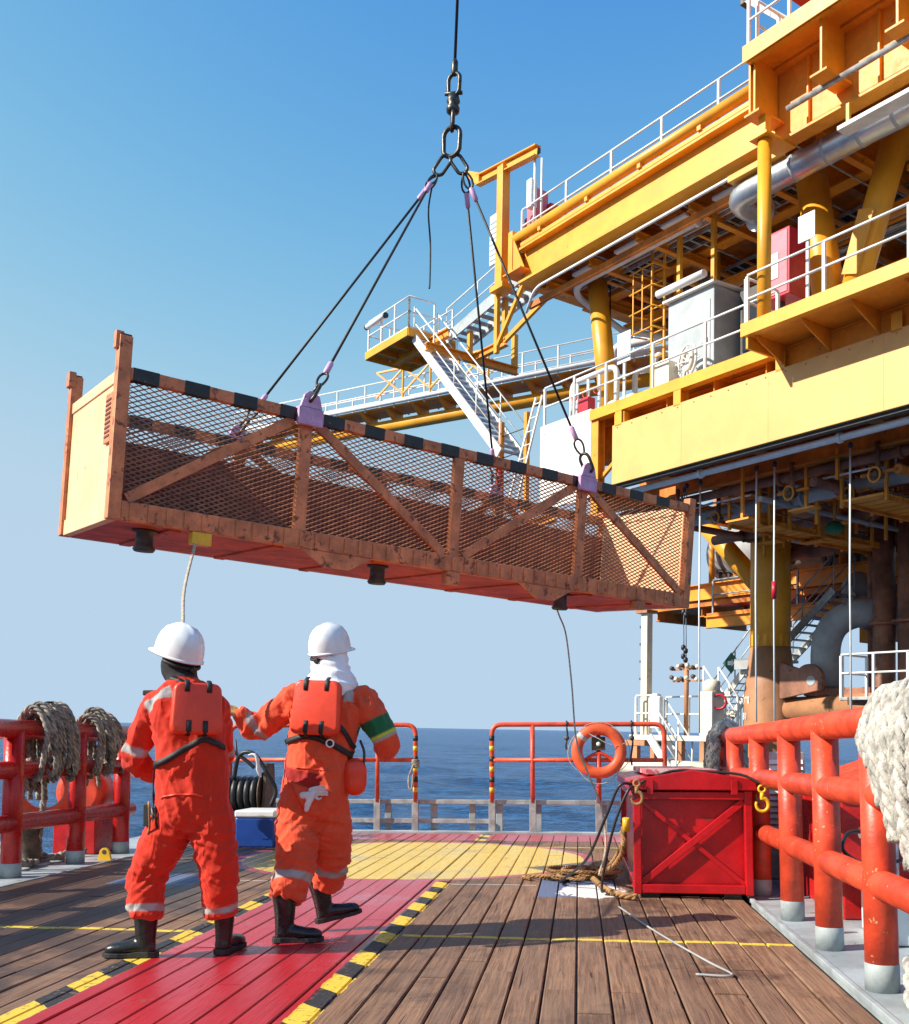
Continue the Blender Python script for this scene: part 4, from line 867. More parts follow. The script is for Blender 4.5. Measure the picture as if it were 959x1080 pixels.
    P('overhang_edge', MB().prof((-0.60, -1.12, 4.80), (U1, -1.12, 4.80), [(-.08, -.16), (.05, -.16), (.05, -.13), (-.04, -.13), (-.04, .10), (.05, .10), (.05, .14), (-.08, .14)]), 'yellow', 0.005)
    P('overhang_girder', MB().ibeam((-0.56, -0.36, 3.98), (U1, -0.36, 3.98), 1.48, 0.34, 0.05, 0.03), 'orange_bounce')
    P('overhang_end', MB().box((-0.63, -1.06, 3.66), (-0.585, 0.28, 4.73)), 'yellow', 0.004)
    for i, u in enumerate(np.arange(-0.5, U1, 1.42)):
        P('bracket', MB().box((u-.02, -1.06, 3.68), (u+.02, -0.40, 4.73)), 'yellow')
        P('bracket_flange', MB().box((u-.17, -1.14, 3.63), (u+.17, -0.40, 3.676)), 'orange_bounce', 0.004)
        P('stiffener', MB().box((u+.70, -0.46, 3.28), (u+.73, -0.39, 4.72)), 'yellow')
    P('post_cap', MB().box((-0.62, -1.06, 3.19), (-0.22, -0.20, 3.24)), 'yellow', 0.004); P('post_head', MB().box((-0.50, -0.94, 3.24), (-0.34, -0.78, 3.63)), 'yellow', 0.004)
    P('lower_flange', MB().box((-1.9, -0.13, 3.29), (-0.63, 0.05, 3.42)), 'yellow', 0.004)
    # columns
    P('corner_column', MB().tube((-0.42, -0.86, -0.4), (-0.42, -0.86, 3.19), 0.125, 20), 'yellow')
    P('raked_column', MB().tube((-6.78, 1.4, -0.40), (-7.46, 1.4, 4.1), 0.25, 24), 'yellow')
    P('raked_column', MB().tube((-0.42, 1.4, -0.40), (-1.12, 1.4, 4.1), 0.31, 24), 'yellow')
    P('diagonal_column', MB().tube((-0.40, 1.4, -0.2), (1.06, 1.4, 4.1), 0.27, 24), 'yellow')
    P('diagonal_patch', MB().box((-0.17, -0.04, -0.6), (0.17, 0.0, 0.6), Matrix.Translation((0.22, 1.125, 1.60)) @ Matrix.Rotation(math.atan2(1.4, 4.3), 4, 'Y')), 'yellow', 0.004)
    for u in (4.6, 8.4): P('raked_column', MB().tube((u, 2.0, -0.42), (u+.3, 2.0, 4.1), 0.30, 20), 'yellow')
    for u in (-7.0, -1.0, 5.0): P('rear_column', MB().tube((u, 9.4, -0.42), (u, 9.4, 4.1), 0.30, 16), 'under_orange_shade')
    # legs
    for (u, v, rr) in ((-5.55, 6.0, 0.515), (7.6, 6.0, 0.515)):
        P('leg', MB().tube((u, v, -1.5), (u, v, -5.57), rr, 32), 'yellow')
        l2 = P('leg_splash_zone', MB().path([(u, v, -5.574), (u, v, -6.7), (u, v, -7.1), (u, v, -13.5)], [rr+.004, rr+.14, rr+.17, rr+.17], 32), 'leg_brown')
        for k in range(16):
            a = 2*math.pi*k/16; P('shim_plate', MB().box((-.045, -.003, 0), (.045, .003, .30), Matrix.Translation((u+math.sin(a)*(rr+.002), v-math.cos(a)*(rr+.002), -5.55)) @ Matrix.Rotation(a, 4, 'Z')), 'yellow', 0, None)
    P('leg_brace', MB().tube((-5.75, 6.0, -4.05), (-8.4, 6.0, -1.3), 0.26, 20), 'yellow')
    P('leg_brace', MB().tube((7.4, 6.0, -4.05), (4.8, 6.0, -1.3), 0.26, 20), 'yellow')
    P('cross_member', MB().tube((-5.5, 6.0, -7.22), (7.6, 6.0, -6.75), 0.31, 24), 'leg_brown')
    for u in (-3.6, -1.6, 0.4): P('weld_band', MB().lathe([(0.318, -.02), (0.318, .02)], (u, 6.0, -7.22+(u+5.5)*.0359), (1, 0, .0359), 24), 'leg_brown')
    P('pad_ear', MB().plate([(-4.95, 5.65, -6.95)]+[(-4.10+math.cos(a)*.42, 5.65, -6.50+math.sin(a)*.42) for a in np.linspace(-.6, 2.3, 12)]+[(-4.95, 5.65, -6.0)], 0.12), 'pipe_brown', 0.01)
    P('pad_hole', MB().lathe([(0.12, -.07), (0.12, .07)], (-4.02, 5.65, -6.50), (0, 1, 0), 20), 'grey_panel')
    for lx, s in ((0, 0.24), (1, 0.20)):    # painted draught figures on the leg
        pass
    # rear lower deck
    P('cellar_deck', MB().box((-12.2, 8.3, -3.9), (U1, 13.0, -3.72)), 'under_orange_shade')
    for v in (8.35, 10.6, 12.9): P('cellar_girder', MB().ibeam((-12.2, v, -3.45), (U1, v, -3.45), 0.5, 0.3), 'orange_bounce')
    for u in np.arange(-12.0, U1, 2.3): P('cellar_post', MB().tube((u, 8.5, -3.2), (u, 8.5, -1.4), 0.09, 10), 'orange_bounce')
    for u in np.arange(-11.9, U1, 1.9): P('cellar_joist', MB().ibeam((u, 8.4, -4.05), (u, 12.9, -4.05), 0.3, 0.2), 'under_orange_shade')
    for u in (-9.5, 2.5): P('rear_leg', MB().tube((u, 12.4, -0.5), (u, 12.4, -3.75), 0.4, 20), 'under_orange_shade')
    # secondary steel, conduits and fittings between the decks
    rg = random.Random(17)
    for k in range(9): u = -8.3+k*0.95; P('conduit', MB().tube((u, 0.35, 3.78-.04*(k % 3)), (u, 9.0, 3.78-.04*(k % 3)), 0.022, 6), 'galv')
    for k in range(4): P('conduit', MB().tube((-8.6, 1.15+k*.09, 3.70), (3.5, 1.15+k*.09, 3.70), 0.02, 6), 'rail_white' if k % 2 else 'galv')
    for u in (-7.4, -5.9, -4.4, -2.9, -1.4): P('light_fitting', MB().box((u, 0.55, 3.58), (u+.75, 0.70, 3.66)), 'plastic_white', 0.02)
    for u in (-8.2, -6.6, -5.0, -3.4, -1.8, -0.2, 1.4): P('tie_beam', MB().ibeam((u, 0.4, 3.62), (u, 5.2, 3.62), 0.20, 0.14), 'orange_bounce')
    P('rack_beam', MB().ibeam((-8.0, 3.0, 3.0), (4.0, 3.0, 3.0), 0.22, 0.16), 'orange_bounce'); P('rack_beam', MB().ibeam((-6.4, 4.6, 2.6), (4.0, 4.6, 2.6), 0.22, 0.16), 'orange_bounce')
    for u in (-6.2, -4.9, -2.4, 0.9, 2.6):
        P('rack_post', MB().box((u, 2.94, -0.40), (u+.12, 3.06, 3.95)), 'yellow', 0.008)
        P('rack_arm', MB().bar((u+.06, 1.6, 2.9), (u+.06, 4.6, 2.9), 0.09, 0.10), 'orange_bounce')
    for k in range(5): P('rack_pipe', MB().tube((-7.0, 3.2+k*.26, 3.18), (3.8, 3.2+k*.26, 3.18), 0.05+.03*(k % 2), 10), ('grey_pipe', 'rail_white', 'orange_bounce', 'silver', 'grey_pipe')[k])
    for k, (u, v, z, w, h) in enumerate(((-7.25, 1.72, 0.6, .25, .35), (-2.9, 2.85, 1.9, .3, .4), (-6.15, 2.85, 1.0, .35, .5), (-2.35, 2.85, 1.3, .3, .45), (0.95, 2.85, 0.8, .4, .6), (2.65, 2.85, 1.2, .3, .4))): P('junction_box', MB().box((u-w/2, v-.12, z), (u+w/2, v, z+h)), ('grey_panel', 'plastic_white')[k % 2], 0.01)
    for u in (-7.35,):
        for k in range(3): P('cable_drop', MB().tube((u+.12*k, 1.68, -0.3), (u-.12+.12*k, 1.70, 3.9), 0.018, 6), 'hose_black')
    for u in (-6.9, -6.2, -5.5): P('manifold_riser', MB().path(elbow((u, 2.3, -.4), (u, 2.3, 1.4+.3*(u+7)), (u+.5, 2.9, 1.4+.3*(u+7)), .2), 0.07, 10), 'rail_white' if u < -6 else 'grey_pipe')
    P('bund_wall', MB().box((-6.6, 3.6, -0.40), (-3.2, 3.66, 0.5)), 'yellow', 0.006); P('skid_tank', MB().lathe([(.05, 0), (.4, .05), (.5, .2), (.5, 1.9), (.4, 2.05), (.05, 2.1)], (-6.3, 4.6, 0.35), (1, 0, 0), 24), 'white_panel')
    for u in (-0.1, 1.1): P('walkway_frame', MB().path([(u, 3.4, -.4), (u, 3.4, .7), (u+.9, 3.4, .7), (u+.9, 3.4, -.4)], .035, 8), 'yellow')
    # web stiffeners and plate seams on the big faces
    for u in (-3.1, -0.9, 1.5, 4.2): P('skirt_seam', MB().box((u, -0.1335, -2.25), (u+.012, -0.1305, -0.91)), 'yellow_sunlit')
    for k in range(26): u = -5.0+k*.45; P('skirt_bolt', MB().lathe([(.016, 0), (.016, .012), (.008, .016)], (u, -0.131, -0.98), (0, -1, 0), 8), 'yellow')
    # scaffold hangers and tangle under the main deck
    for k in range(22):
        u = rg.uniform(-5.2, 2.0); v = rg.uniform(.9, 5.6); L = rg.uniform(.5, 1.2); P('hanger_rod', MB().box((u-.03, v-.03, -2.3-L), (u+.03, v+.03, -2.2)), 'orange_bounce')
        if k % 2: P('hanger_shelf', MB().box((u-.35, v-.12, -2.32-L), (u+.25, v+.14, -2.28-L)), 'orange_bounce')
    for k in range(12): u = rg.uniform(-5, 2); v = rg.uniform(1, 6); P('small_line', MB().path(elbow((u, v, -2.2), (u, v, -2.6-.3*rg.random()), (u+rg.uniform(.5, 1.6), v+rg.uniform(-.3, .6), -2.6-.3*rg.random()), .15), .028, 6), ('galv', 'rail_white', 'pipe_brown')[k % 3])
    return t
platform = build_platform()
# painted digits on the leg's splash zone
def text(name, body, M4, size, mat, parent=None, ext=0.004, label=None, cat=None):
    cu = bpy.data.curves.new(name, 'FONT'); cu.body = body; cu.size = size; cu.extrude = ext; cu.align_x = 'CENTER'; cu.align_y = 'CENTER'; cu.resolution_u = 2
    o = bpy.data.objects.new(name, cu); COL.objects.link(o); dg = bpy.context.evaluated_depsgraph_get(); me = bpy.data.meshes.new_from_object(o.evaluated_get(dg))
    bpy.data.objects.remove(o); me.materials.clear(); me.materials.append(M[mat]); o = bpy.data.objects.new(name, me); COL.objects.link(o)
    if parent is not None: o.parent = parent; o.matrix_local = M4
    else: o.matrix_world = FR[0] @ M4
    return tag(o, label, cat)
for txt, z, s in (('000', -6.98, 0.30), ('81', -7.40, 0.26)):
    a = math.radians(-28); r = 0.692 if z < -7.1 else 0.665
    text('draught_figure', txt, Matrix.Translation((-5.55+math.sin(a)*r+2, 6.0-math.cos(a)*r-4, z+13)) @ Matrix.Rotation(a, 4, 'Z') @ Matrix.Rotation(math.pi/2, 4, 'X'), s, 'white_panel', platform)
# ---------------------------------------------------------------- guard rails of the platform
guardrail('white guard rail along the left part of the main deck edge', [(-7.7, -0.02, -0.40), (-5.5, -0.02, -0.40), (-2.55, -0.02, -0.40), (-0.75, -0.02, -0.40)], sp=1.45, kick=False)
guardrail('white guard rail along the balcony right of the yellow corner column', [(-0.62, -1.08, -0.36), (1.0, -1.08, -0.36), (2.55, -1.08, -0.36), (8.5, -1.08, -0.36)], 1.0, sp=1.55, kick=False)
guardrail('white guard rail on the short side of the balcony', [(-0.70, -0.10, -0.36), (-0.70, -1.02, -0.36)], 1.0, sp=0.9, kick=False)
guardrail('long white guard rail above the upper yellow girder', [(-8.9, 0.12, 4.74), (-7.15, 0.12, 4.74), (-0.75, 0.12, 4.74)], 1.06, sp=1.55, mids=(0.58,), kick=False)
guardrail('white guard rail on the overhanging upper deck at upper right', [(-0.60, -1.10, 4.92), (0.30, -1.10, 4.92), (8.6, -1.10, 4.92)], 1.05, sp=1.45, kick=False)
guardrail('white guard rail returning inward at the corner of the overhanging upper deck', [(-0.56, -0.9, 4.90), (-0.56, 0.35, 4.90)], 1.05, sp=0.7, kick=False)
# ---------------------------------------------------------------- projecting stair landing at upper left
t = thing('stair_landing', 'small yellow stair landing with white rails projecting at upper left of platform', 'landing', (-15.6, 0.8, 4.1))
MB().box((-16.9, 0.0, 4.30), (-14.3, 1.75, 4.36)).build('floor', 'orange_bounce', t)
for a, b in (((-16.9, 0.0), (-14.3, 0.0)), ((-14.3, 0.0), (-14.3, 1.75)), ((-14.3, 1.75), (-16.9, 1.75)), ((-16.9, 1.75), (-16.9, 0.0))):
    MB().bar((a[0], a[1], 4.26), (b[0], b[1], 4.26), 0.06, 0.24).build('edge_beam', 'yellow', t)
for u in (-16.1, -15.3): MB().ibeam((u, 0.03, 4.20), (u, 1.72, 4.20), 0.18, 0.1).build('joist', 'orange_bounce', t)
MB().ibeam((-16.2, 0.75, 4.05), (-13.2, 0.75, 4.05), 0.26, 0.16).build('support_beam', 'orange_bounce', t)
guardrail('white guard rail round the open sides of the small stair landing', [(-14.36, 0.06, 4.36), (-16.84, 0.06, 4.36), (-16.84, 1.69, 4.36), (-14.36, 1.69, 4.36)], 1.05, sp=0.85)
guardrail('white guard rail on the inner side of the small stair landing', [(-14.36, 0.06, 4.36), (-14.36, 1.0, 4.36)], 1.05, sp=0.9)
t = thing('liferaft_tube', 'white tube hung on the landing rail', 'tube', (-16.5, -0.05, 4.9)); MB().tube((-16.75, -0.06, 5.18), (-15.6, -0.06, 5.18), 0.09, 14).build('case', 'plastic_white', t)
for u in (-16.77, -15.58): MB().tube((u-.03, -0.06, 5.18), (u+.03, -0.06, 5.18), 0.095, 14).build('end_cap', 'hose_black', t)
for u in (-14.0, -13.8, -13.6): pass
stair('white stairway descending from the small landing towards the basket', (-14.35, 0.25, 4.15), (-9.9, 0.25, -0.42), (0, 0.85, 0), 20, sw=0.26)
stair('pale stairway rising from the small landing to the upper deck', (-14.2, 1.35, 4.32), (-9.3, 1.35, 5.15), (0, 0.8, 0), 14, mat='grey_panel', railmat='rail_white', sw=0.34)
t = thing('stair_support', 'yellow post and beam frame carrying the stair landing', 'frame', (-12.2, 1.5, 1.9))
MB().ibeam((-13.2, -0.05, 3.45), (-13.2, 3.4, 3.45), 0.24, 0.18).build('beam', 'orange_bounce', t)
MB().ibeam((-13.1, 1.65, 3.45), (-11.5, 1.65, 3.45), 0.22, 0.16).build('beam', 'orange_bounce', t)
MB().box((-13.27, 1.48, 3.57), (-13.13, 1.62, 4.3)).build('post', 'yellow', t, bevel=0.01)
MB().box((-11.66, 1.58, 3.56), (-11.52, 1.72, 5.0)).build('post', 'yellow', t, bevel=0.01)
MB().box((-10.05, 0.1, 2.3), (-9.92, 0.22, 5.4)).build('post', 'yellow', t, bevel=0.01)
MB().bar((-10.0, 0.16, 2.45), (-8.7, 0.16, 4.0), 0.10, 0.10).build('brace', 'yellow', t, bevel=0.006)
MB().bar((-11.6, 1.65, 3.5), (-9.2, 1.65, 4.3), 0.10, 0.14).build('brace', 'yellow', t, bevel=0.006)
MB().box((-13.28, 3.2, 3.57), (-13.12, 3.36, 4.6)).build('post', 'yellow', t, bevel=0.01)
MB().lathe([(0.02, 0), (0.20, .02), (0.26, .10), (0.26, .60), (0.2, .68), (0.02, .7)], (-11.3, 2.3, 5.0), n=20).build('drum', 'yellow', t)
def diamond_sign(label, c, s=0.32):
    t = thing('exit_sign', label, 'sign', V(c)-V((0, 0, s)), 'green safety signs'); u, v, z = c
    MB().plate([(u-s, v, z), (u, v, z-s), (u+s, v, z), (u, v, z+s)], 0.02).build('plate', 'sign_green', t)
    MB().plate([(u-.12, v-.014, z-.06), (u+.02, v-.014, z-.06), (u+.02, v-.014, z-.11), (u+.13, v-.014, z), (u+.02, v-.014, z+.11), (u+.02, v-.014, z+.06), (u-.12, v-.014, z+.06)], 0.006).build('arrow', 'rail_white', t)
diamond_sign('green sign on the stair rail below the left end of the upper girder', (-10.7, 1.30, 5.35), 0.24)
# ---------------------------------------------------------------- davit, lockers on the upper deck end
t = thing('davit', 'yellow T shaped davit post at the left end of the upper deck', 'davit', (-9.72, 0.1, 4.1))
MB().box((-9.86, -0.02, 4.06), (-9.60, 0.24, 7.35)).build('post', 'yellow', t, bevel=0.012)
MB().ibeam((-10.9, 0.11, 7.48), (-8.3, 0.11, 7.12), 0.28, 0.20).build('arm', 'yellow', t)
MB().plate([(-11.25, 0.11, 7.9), (-10.75, 0.11, 7.62), (-10.75, 0.11, 7.34), (-10.95, 0.11, 7.40), (-11.3, 0.11, 7.75)], 0.2).build('arm_tip', 'yellow', t)
MB().box((-10.0, -0.10, 3.9), (-9.45, 0.32, 4.055)).build('foot', 'yellow', t, bevel=0.01)
for lab, u0, u1, z0, z1, mt, v in (('dark red locker behind the davit post', -9.55, -8.45, 4.79, 6.0, 'locker_red', 0.7), ('small pink cabinet next to the davit', -9.0, -8.6, 5.3, 6.35, 'locker_pink', 0.35)):
    t = thing('fire_locker', lab, 'locker', ((u0+u1)/2, v, z0)); MB().box((u0, v, z0), (u1, v+.4, z1)).build('case', mt, t, bevel=0.015)
    MB().box((u0+.05, v-.012, z0+.08), (u1-.05, v-.001, z1-.08)).build('door', mt, t, bevel=0.004); MB().box((u1-.12, v-.03, (z0+z1)/2-.08), (u1-.09, v-.013, (z0+z1)/2+.08)).build('handle', 'rail_white', t)
t = thing('signal_post', 'white instrument post with cabinets at the left end of the upper rail', 'post', (-8.55, 0.2, 4.79))
MB().tube((-8.5, 0.2, 4.79), (-8.5, 0.2, 7.15), 0.035, 10).build('mast', 'rail_white', t); MB().tube((-8.22, 0.2, 4.79), (-8.22, 0.2, 6.9), 0.03, 10).build('mast', 'rail_white', t)
MB().box((-8.72, 0.1, 5.75), (-8.52, 0.3, 6.5)).build('cabinet', 'plastic_white', t, bevel=0.01); MB().box((-8.5, 0.14, 7.12), (-8.35, 0.26, 7.25)).build('lamp', 'dark_steel', t)
t = thing('notice_board', 'white slatted board beside the davit post', 'board', (-10.4, 0.3, 4.9)); 
MB().box((-10.55, 0.28, 4.95), (-10.15, 0.33, 6.35)).build('board', 'plastic_white', t, bevel=0.004)
for k in range(8): MB().box((-10.52, 0.268, 5.05+k*.15), (-10.18, 0.279, 5.09+k*.15)).build('slat', 'grey_panel', t)
# ---------------------------------------------------------------- pipes
def pipe(label, pts, r, mat, flanges=(), n=16, name='pipe', group='pipes of the platform', bands=()):
    t = thing(name, label, 'pipe', pts[0], group)
    MB().path(pts, r, n).build('run', mat, t)
    for c, ax in flanges: MB().lathe([(r*1.45, -.035), (r*1.45, .035)], c, ax, n).build('flange', mat, t)
    for c, ax in bands: MB().lathe([(r*1.03, -.03), (r*1.03, .03)], c, ax, n).build('band', 'grey_panel', t)
    return t
pipe('large silver lagged pipe running under the overhanging upper deck', elbow((-2.05, 1.2, 3.10), (-2.05, 0.2, 3.10), (8.5, 0.2, 3.02), 0.5), 0.25, 'silver', [((-2.05, 1.1, 3.10), (0, 1, 0)), ((3.2, .2, 3.06), (1, 0, 0))], bands=[((u, .2, 3.10-.0076*(u+2)), (1, 0, 0)) for u in (-1.2, -.5, .2, .9, 1.6, 2.3)])
pipe('thin white pipe clipped under the upper yellow girder', elbow((-8.9, 0.3, 3.1), (-8.2, 0.0, 3.42), (-2.0, -0.02, 3.44), 0.3)+elbow((-2.0, -.02, 3.44), (-1.45, -.02, 3.44), (-1.3, .6, 3.3), 0.2)[1:], 0.035, 'rail_white')
pipe('white pipe bending back under the upper girder near the raked column', [(-3.6, 0.9, 3.52), (-7.2, 0.9, 3.52)]+elbow((-7.2, .9, 3.52), (-7.9, .9, 3.5), (-7.7, 2.6, 2.8), 0.55)[1:]+[(-6.0, 4.5, 2.3)], 0.085, 'rail_white', [((-3.6, 0.9, 3.52), (1, 0, 0))])
pipe('silver vertical pipe at the right edge behind the balcony rail', [(1.75, 0.6, -0.4), (1.75, 0.6, 3.2)], 0.085, 'silver', [((1.75, .6, .4), (0, 0, 1)), ((1.75, .6, 1.3), (0, 0, 1))])
pipe('bent silver pipe at the right edge behind the balcony rail', [(2.15, 0.5, -0.4)]+elbow((2.15, .5, .3), (2.15, .5, 1.95), (3.2, .9, 2.0), 0.4), 0.14, 'silver', [((2.15, .5, .2), (0, 0, 1)), ((2.15, .5, .62), (0, 0, 1))])
pipe('grey pipe slung below the overhanging upper deck edge', [(0.0, -0.75, 3.62), (8.5, -0.75, 3.64)], 0.055, 'galv')
t = thing('cable_tray', 'white cable tray hung under the overhanging deck at upper right', 'tray', (1.7, -0.6, 2.7), 'cable trays')
MB().box((1.0, -0.72, 2.72), (8.0, -0.42, 2.80)).build('tray', 'vent_white', t, bevel=0.01)
for u in (1.1, 2.6, 4.1): MB().box((u, -0.6, 2.8), (u+.06, -0.54, 3.2)).build('hanger', 'yellow', t)
for lab, u0, u1, v in (('grey ladder cable tray under the upper deck left of the silver pipe', -7.6, -1.6, 1.5), ('grey ladder cable tray deep under the upper deck', -7.8, 3.0, 3.4)):
    t = thing('cable_tray', lab, 'tray', ((u0+u1)/2, v, 3.55), 'cable trays')
    for s in (0, 0.42): MB().box((u0, v+s, 3.60), (u1, v+s+.03, 3.68)).build('side', 'galv', t)
    for u in np.arange(u0+.1, u1, 0.28): MB().box((u, v+.03, 3.60), (u+.05, v+.42, 3.62)).build('rung', 'galv', t)
    for u in np.arange(u0+.5, u1, 1.5): MB().box((u, v-.04, 3.56), (u+.06, v+.5, 3.597)).build('bracket', 'orange_bounce', t)
    for k in range(4): MB().tube((u0, v+.08+k*.08, 3.645), (u1, v+.08+k*.08, 3.645), 0.02, 6).build('cable', 'hose_black', t)
# ---------------------------------------------------------------- equipment on the main deck
t = thing('equipment_cabin', 'tall pale grey equipment cabin behind the main deck rail', 'cabin', (-3.85, 1.2, -0.42))
MB().box((-4.55, 1.0, -0.41), (-3.2, 2.2, 2.0)).build('walls', 'grey_panel', t, bevel=0.02)
MB().plate([(-4.62, 0.88, 2.02), (-3.12, 0.88, 2.02), (-3.12, 2.3, 2.10), (-4.62, 2.3, 2.10)], 0.05).build('roof', 'white_panel', t)
MB().box((-3.9, 0.985, -0.3), (-3.3, 0.999, 1.7)).build('door', 'grey_panel', t, bevel=0.004)
MB().box((-3.42, 0.95, 0.7), (-3.37, 0.984, 0.85)).build('handle', 'dark_steel', t)
for u in (-4.3, -3.3): MB().box((u-.05, 1.05, 2.1), (u+.05, 1.15, 4.05)).build('hanger', 'yellow', t, bevel=0.006)
MB().tube((-4.75, 0.86, 2.25), (-3.35, 0.86, 2.25), 0.09, 12).build('lamp', 'plastic_white', t)
t = thing('control_panel', 'dark glazed control panel to the right of the pale cabin', 'panel', (-2.2, 1.5, -0.42))
MB().box((-3.0, 1.6, -0.41), (-1.3, 2.4, 1.9)).build('case', 'dark_steel', t, bevel=0.02)
for u in (-2.9, -2.1): MB().box((u, 1.575, 0.5), (u+.65, 1.598, 1.6)).build('pane', 'glass_dark', t, bevel=0.004)
MB().box((-2.9, 1.575, -0.2), (-1.4, 1.598, 0.35)).build('cover', 'galv', t, bevel=0.004)
t = thing('fire_cabinet', 'bright red cabinet behind the balcony rail next to the yellow column', 'cabinet', (-1.0, 0.2, 0.55))
MB().box((-1.30, 0.10, 0.62), (-0.58, 0.75, 1.95)).build('case', 'locker_red', t, bevel=0.02)
MB().box((-1.25, 0.085, 0.68), (-0.63, 0.099, 1.9)).build('door', 'locker_pink', t, bevel=0.004)
MB().box((-1.02, 0.07, 1.0), (-0.82, 0.084, 1.5)).build('label_plate', 'plastic_white', t)
MB().box((-0.98, 0.3, -0.41), (-0.9, 0.4, 0.62)).build('leg', 'dark_steel', t)
t = thing('sign_board', 'white notice plate on a post by the balcony rail', 'sign', (0.55, -0.9, -0.36), 'white notice plates'); MB().box((0.52, -0.92, -0.36), (0.57, -0.88, 0.9)).build('post', 'rail_white', t); MB().box((0.38, -0.95, 0.88), (0.72, -0.925, 1.36)).build('plate', 'plastic_white', t, bevel=0.004)
t = thing('sign_board', 'white notice plate on the main deck rail left of the pale cabin', 'sign', (-5.2, 0.05, -0.4), 'white notice plates'); MB().box((-5.03, 0.05, -0.4), (-4.97, 0.09, 0.9)).build('post', 'rail_white', t); MB().box((-5.2, 0.03, 0.55), (-4.78, 0.055, 1.25)).build('plate', 'plastic_white', t, bevel=0.004)
t = thing('cage_ladder', 'yellow caged ladder left of the pale cabin', 'ladder', (-5.2, 1.5, -0.4))
for u in (-5.5, -5.1): MB().box((u, 1.4, -0.4), (u+.05, 1.45, 4.0)).build('stile', 'yellow', t)
for k in range(13): MB().tube((-5.48, 1.42, -0.1+k*.3), (-5.08, 1.42, -0.1+k*.3), 0.018, 6).build('rung', 'yellow', t)
for k in range(4): MB().path([(-5.6, 1.4, 1.6+k*.5), (-5.75, 0.95, 1.6+k*.5), (-4.95, 0.9, 1.6+k*.5), (-4.9, 1.4, 1.6+k*.5)], 0.02, 6).build('hoop', 'yellow', t)
for x in (-5.6, -5.3, -5.0): MB().bar((x, 0.92, 1.6), (x, 0.92, 3.1), 0.03, 0.02).build('cage_bar', 'yellow', t)
t = thing('hose_reel', 'white hose reel standing in front of the pale cabin', 'reel', (-3.9, 0.6, -0.4))
MB().torus((-3.6, 0.6, 0.30), (0.3, 1, 0), 0.36, 0.03, 28, 8).build('rim', 'plastic_white', t); MB().torus((-3.6, 0.6, 0.30), (0.3, 1, 0), 0.2, 0.05, 24, 8).build('hose', 'cream', t)
for a in range(4): MB().bar(V((-3.6, .6, .3))-V((math.cos(a*.785), 0, math.sin(a*.785)))*.34, V((-3.6, .6, .3))+V((math.cos(a*.785), 0, math.sin(a*.785)))*.34, 0.025, 0.02).build('spoke', 'plastic_white', t)
for u in (-3.85, -3.35): MB().bar((u, 0.6, -0.41), (-3.6, 0.6, 0.3), 0.04, 0.04).build('stand', 'plastic_white', t)
MB().box((-4.5, 0.45, -0.41), (-4.0, 0.8, 0.42)).build('tank', 'cream', t, bevel=0.03)
t = thing('pump_skid', 'yellow and white pump skid behind the main deck rail near the raked column', 'pump', (-6.3, 1.4, -0.4))
MB().box((-6.9, 1.0, -0.41), (-5.6, 1.7, -0.2)).build('base', 'yellow', t, bevel=0.01); MB().lathe([(0.2, 0), (0.26, .04), (0.26, .8), (0.2, .86)], (-6.75, 1.35, 0.12), (1, 0, 0), 20).build('motor', 'white_panel', t)
MB().lathe([(0.16, 0), (0.22, .03), (0.22, .25), (0.1, .3)], (-5.88, 1.35, 0.12), (1, 0, 0), 20).build('pump_head', 'orange_bounce', t)
t = thing('valve_rack', 'white pipe and valve rack at the left end of the main deck', 'rack', (-7.2, 0.6, -0.4))
pts = elbow((-7.5, 0.7, -.4), (-7.5, .7, 0.9), (-6.2, .7, 0.9), 0.25); MB().path(pts, 0.07, 12).build('pipe', 'rail_white', t); MB().path(elbow((-6.2, .7, .9), (-5.9, .7, .9), (-5.9, .7, -.4), .25), 0.07, 12).build('pipe', 'rail_white', t)
for u in (-7.3, -6.9, -6.5): MB().tube((u, .7, -.4), (u, .7, .85), 0.04, 10).build('riser', 'rail_white', t); MB().torus((u, .6, .45), (0, 1, 0), .09, .014, 16, 6).build('hand_wheel', 'locker_red', t)
MB().box((-7.1, 0.55, -0.41), (-6.75, 0.8, 0.35)).build('box', 'locker_red', t, bevel=0.01)
# ---------------------------------------------------------------- derrick base at top right
t = thing('crane_pedestal', 'dark red and yellow crane machinery above the overhanging deck at top right', 'crane', (1.6, 0.6, 4.8))
MB().box((-0.35, 0.5, 4.79), (1.9, 1.6, 6.6)).build('plinth', 'yellow', t, bevel=0.02)
MB().lathe([(0.55, 0), (0.55, 1.6), (0.62, 1.65), (0.62, 1.9)], (2.8, 1.0, 4.79), n=24).build('pedestal', 'yellow', t)
MB().box((-0.75, 0.3, 6.62), (1.6, 1.7, 7.6)).build('machine_house', 'locker_red', t, bevel=0.02)
MB().box((-1.9, 0.22, 7.15), (-1.2, 0.42, 7.5)).build('lamp_head', 'dark_steel', t, bevel=0.02)
MB().bar((-1.9, 0.3, 7.4), (-0.75, 0.3, 6.15), 0.16, 0.14).build('boom_foot', 'grey_pipe', t); MB().bar((-0.8, 0.3, 6.3), (-0.35, 0.6, 5.9), 0.12, 0.12).build('boom_heel', 'grey_pipe', t)
for z in (5.2, 5.7, 6.2): MB().bar((-0.40, 0.46, z), (0.7, 0.46, z+.1), 0.05, 0.05).build('ladder_bar', 'cream', t)
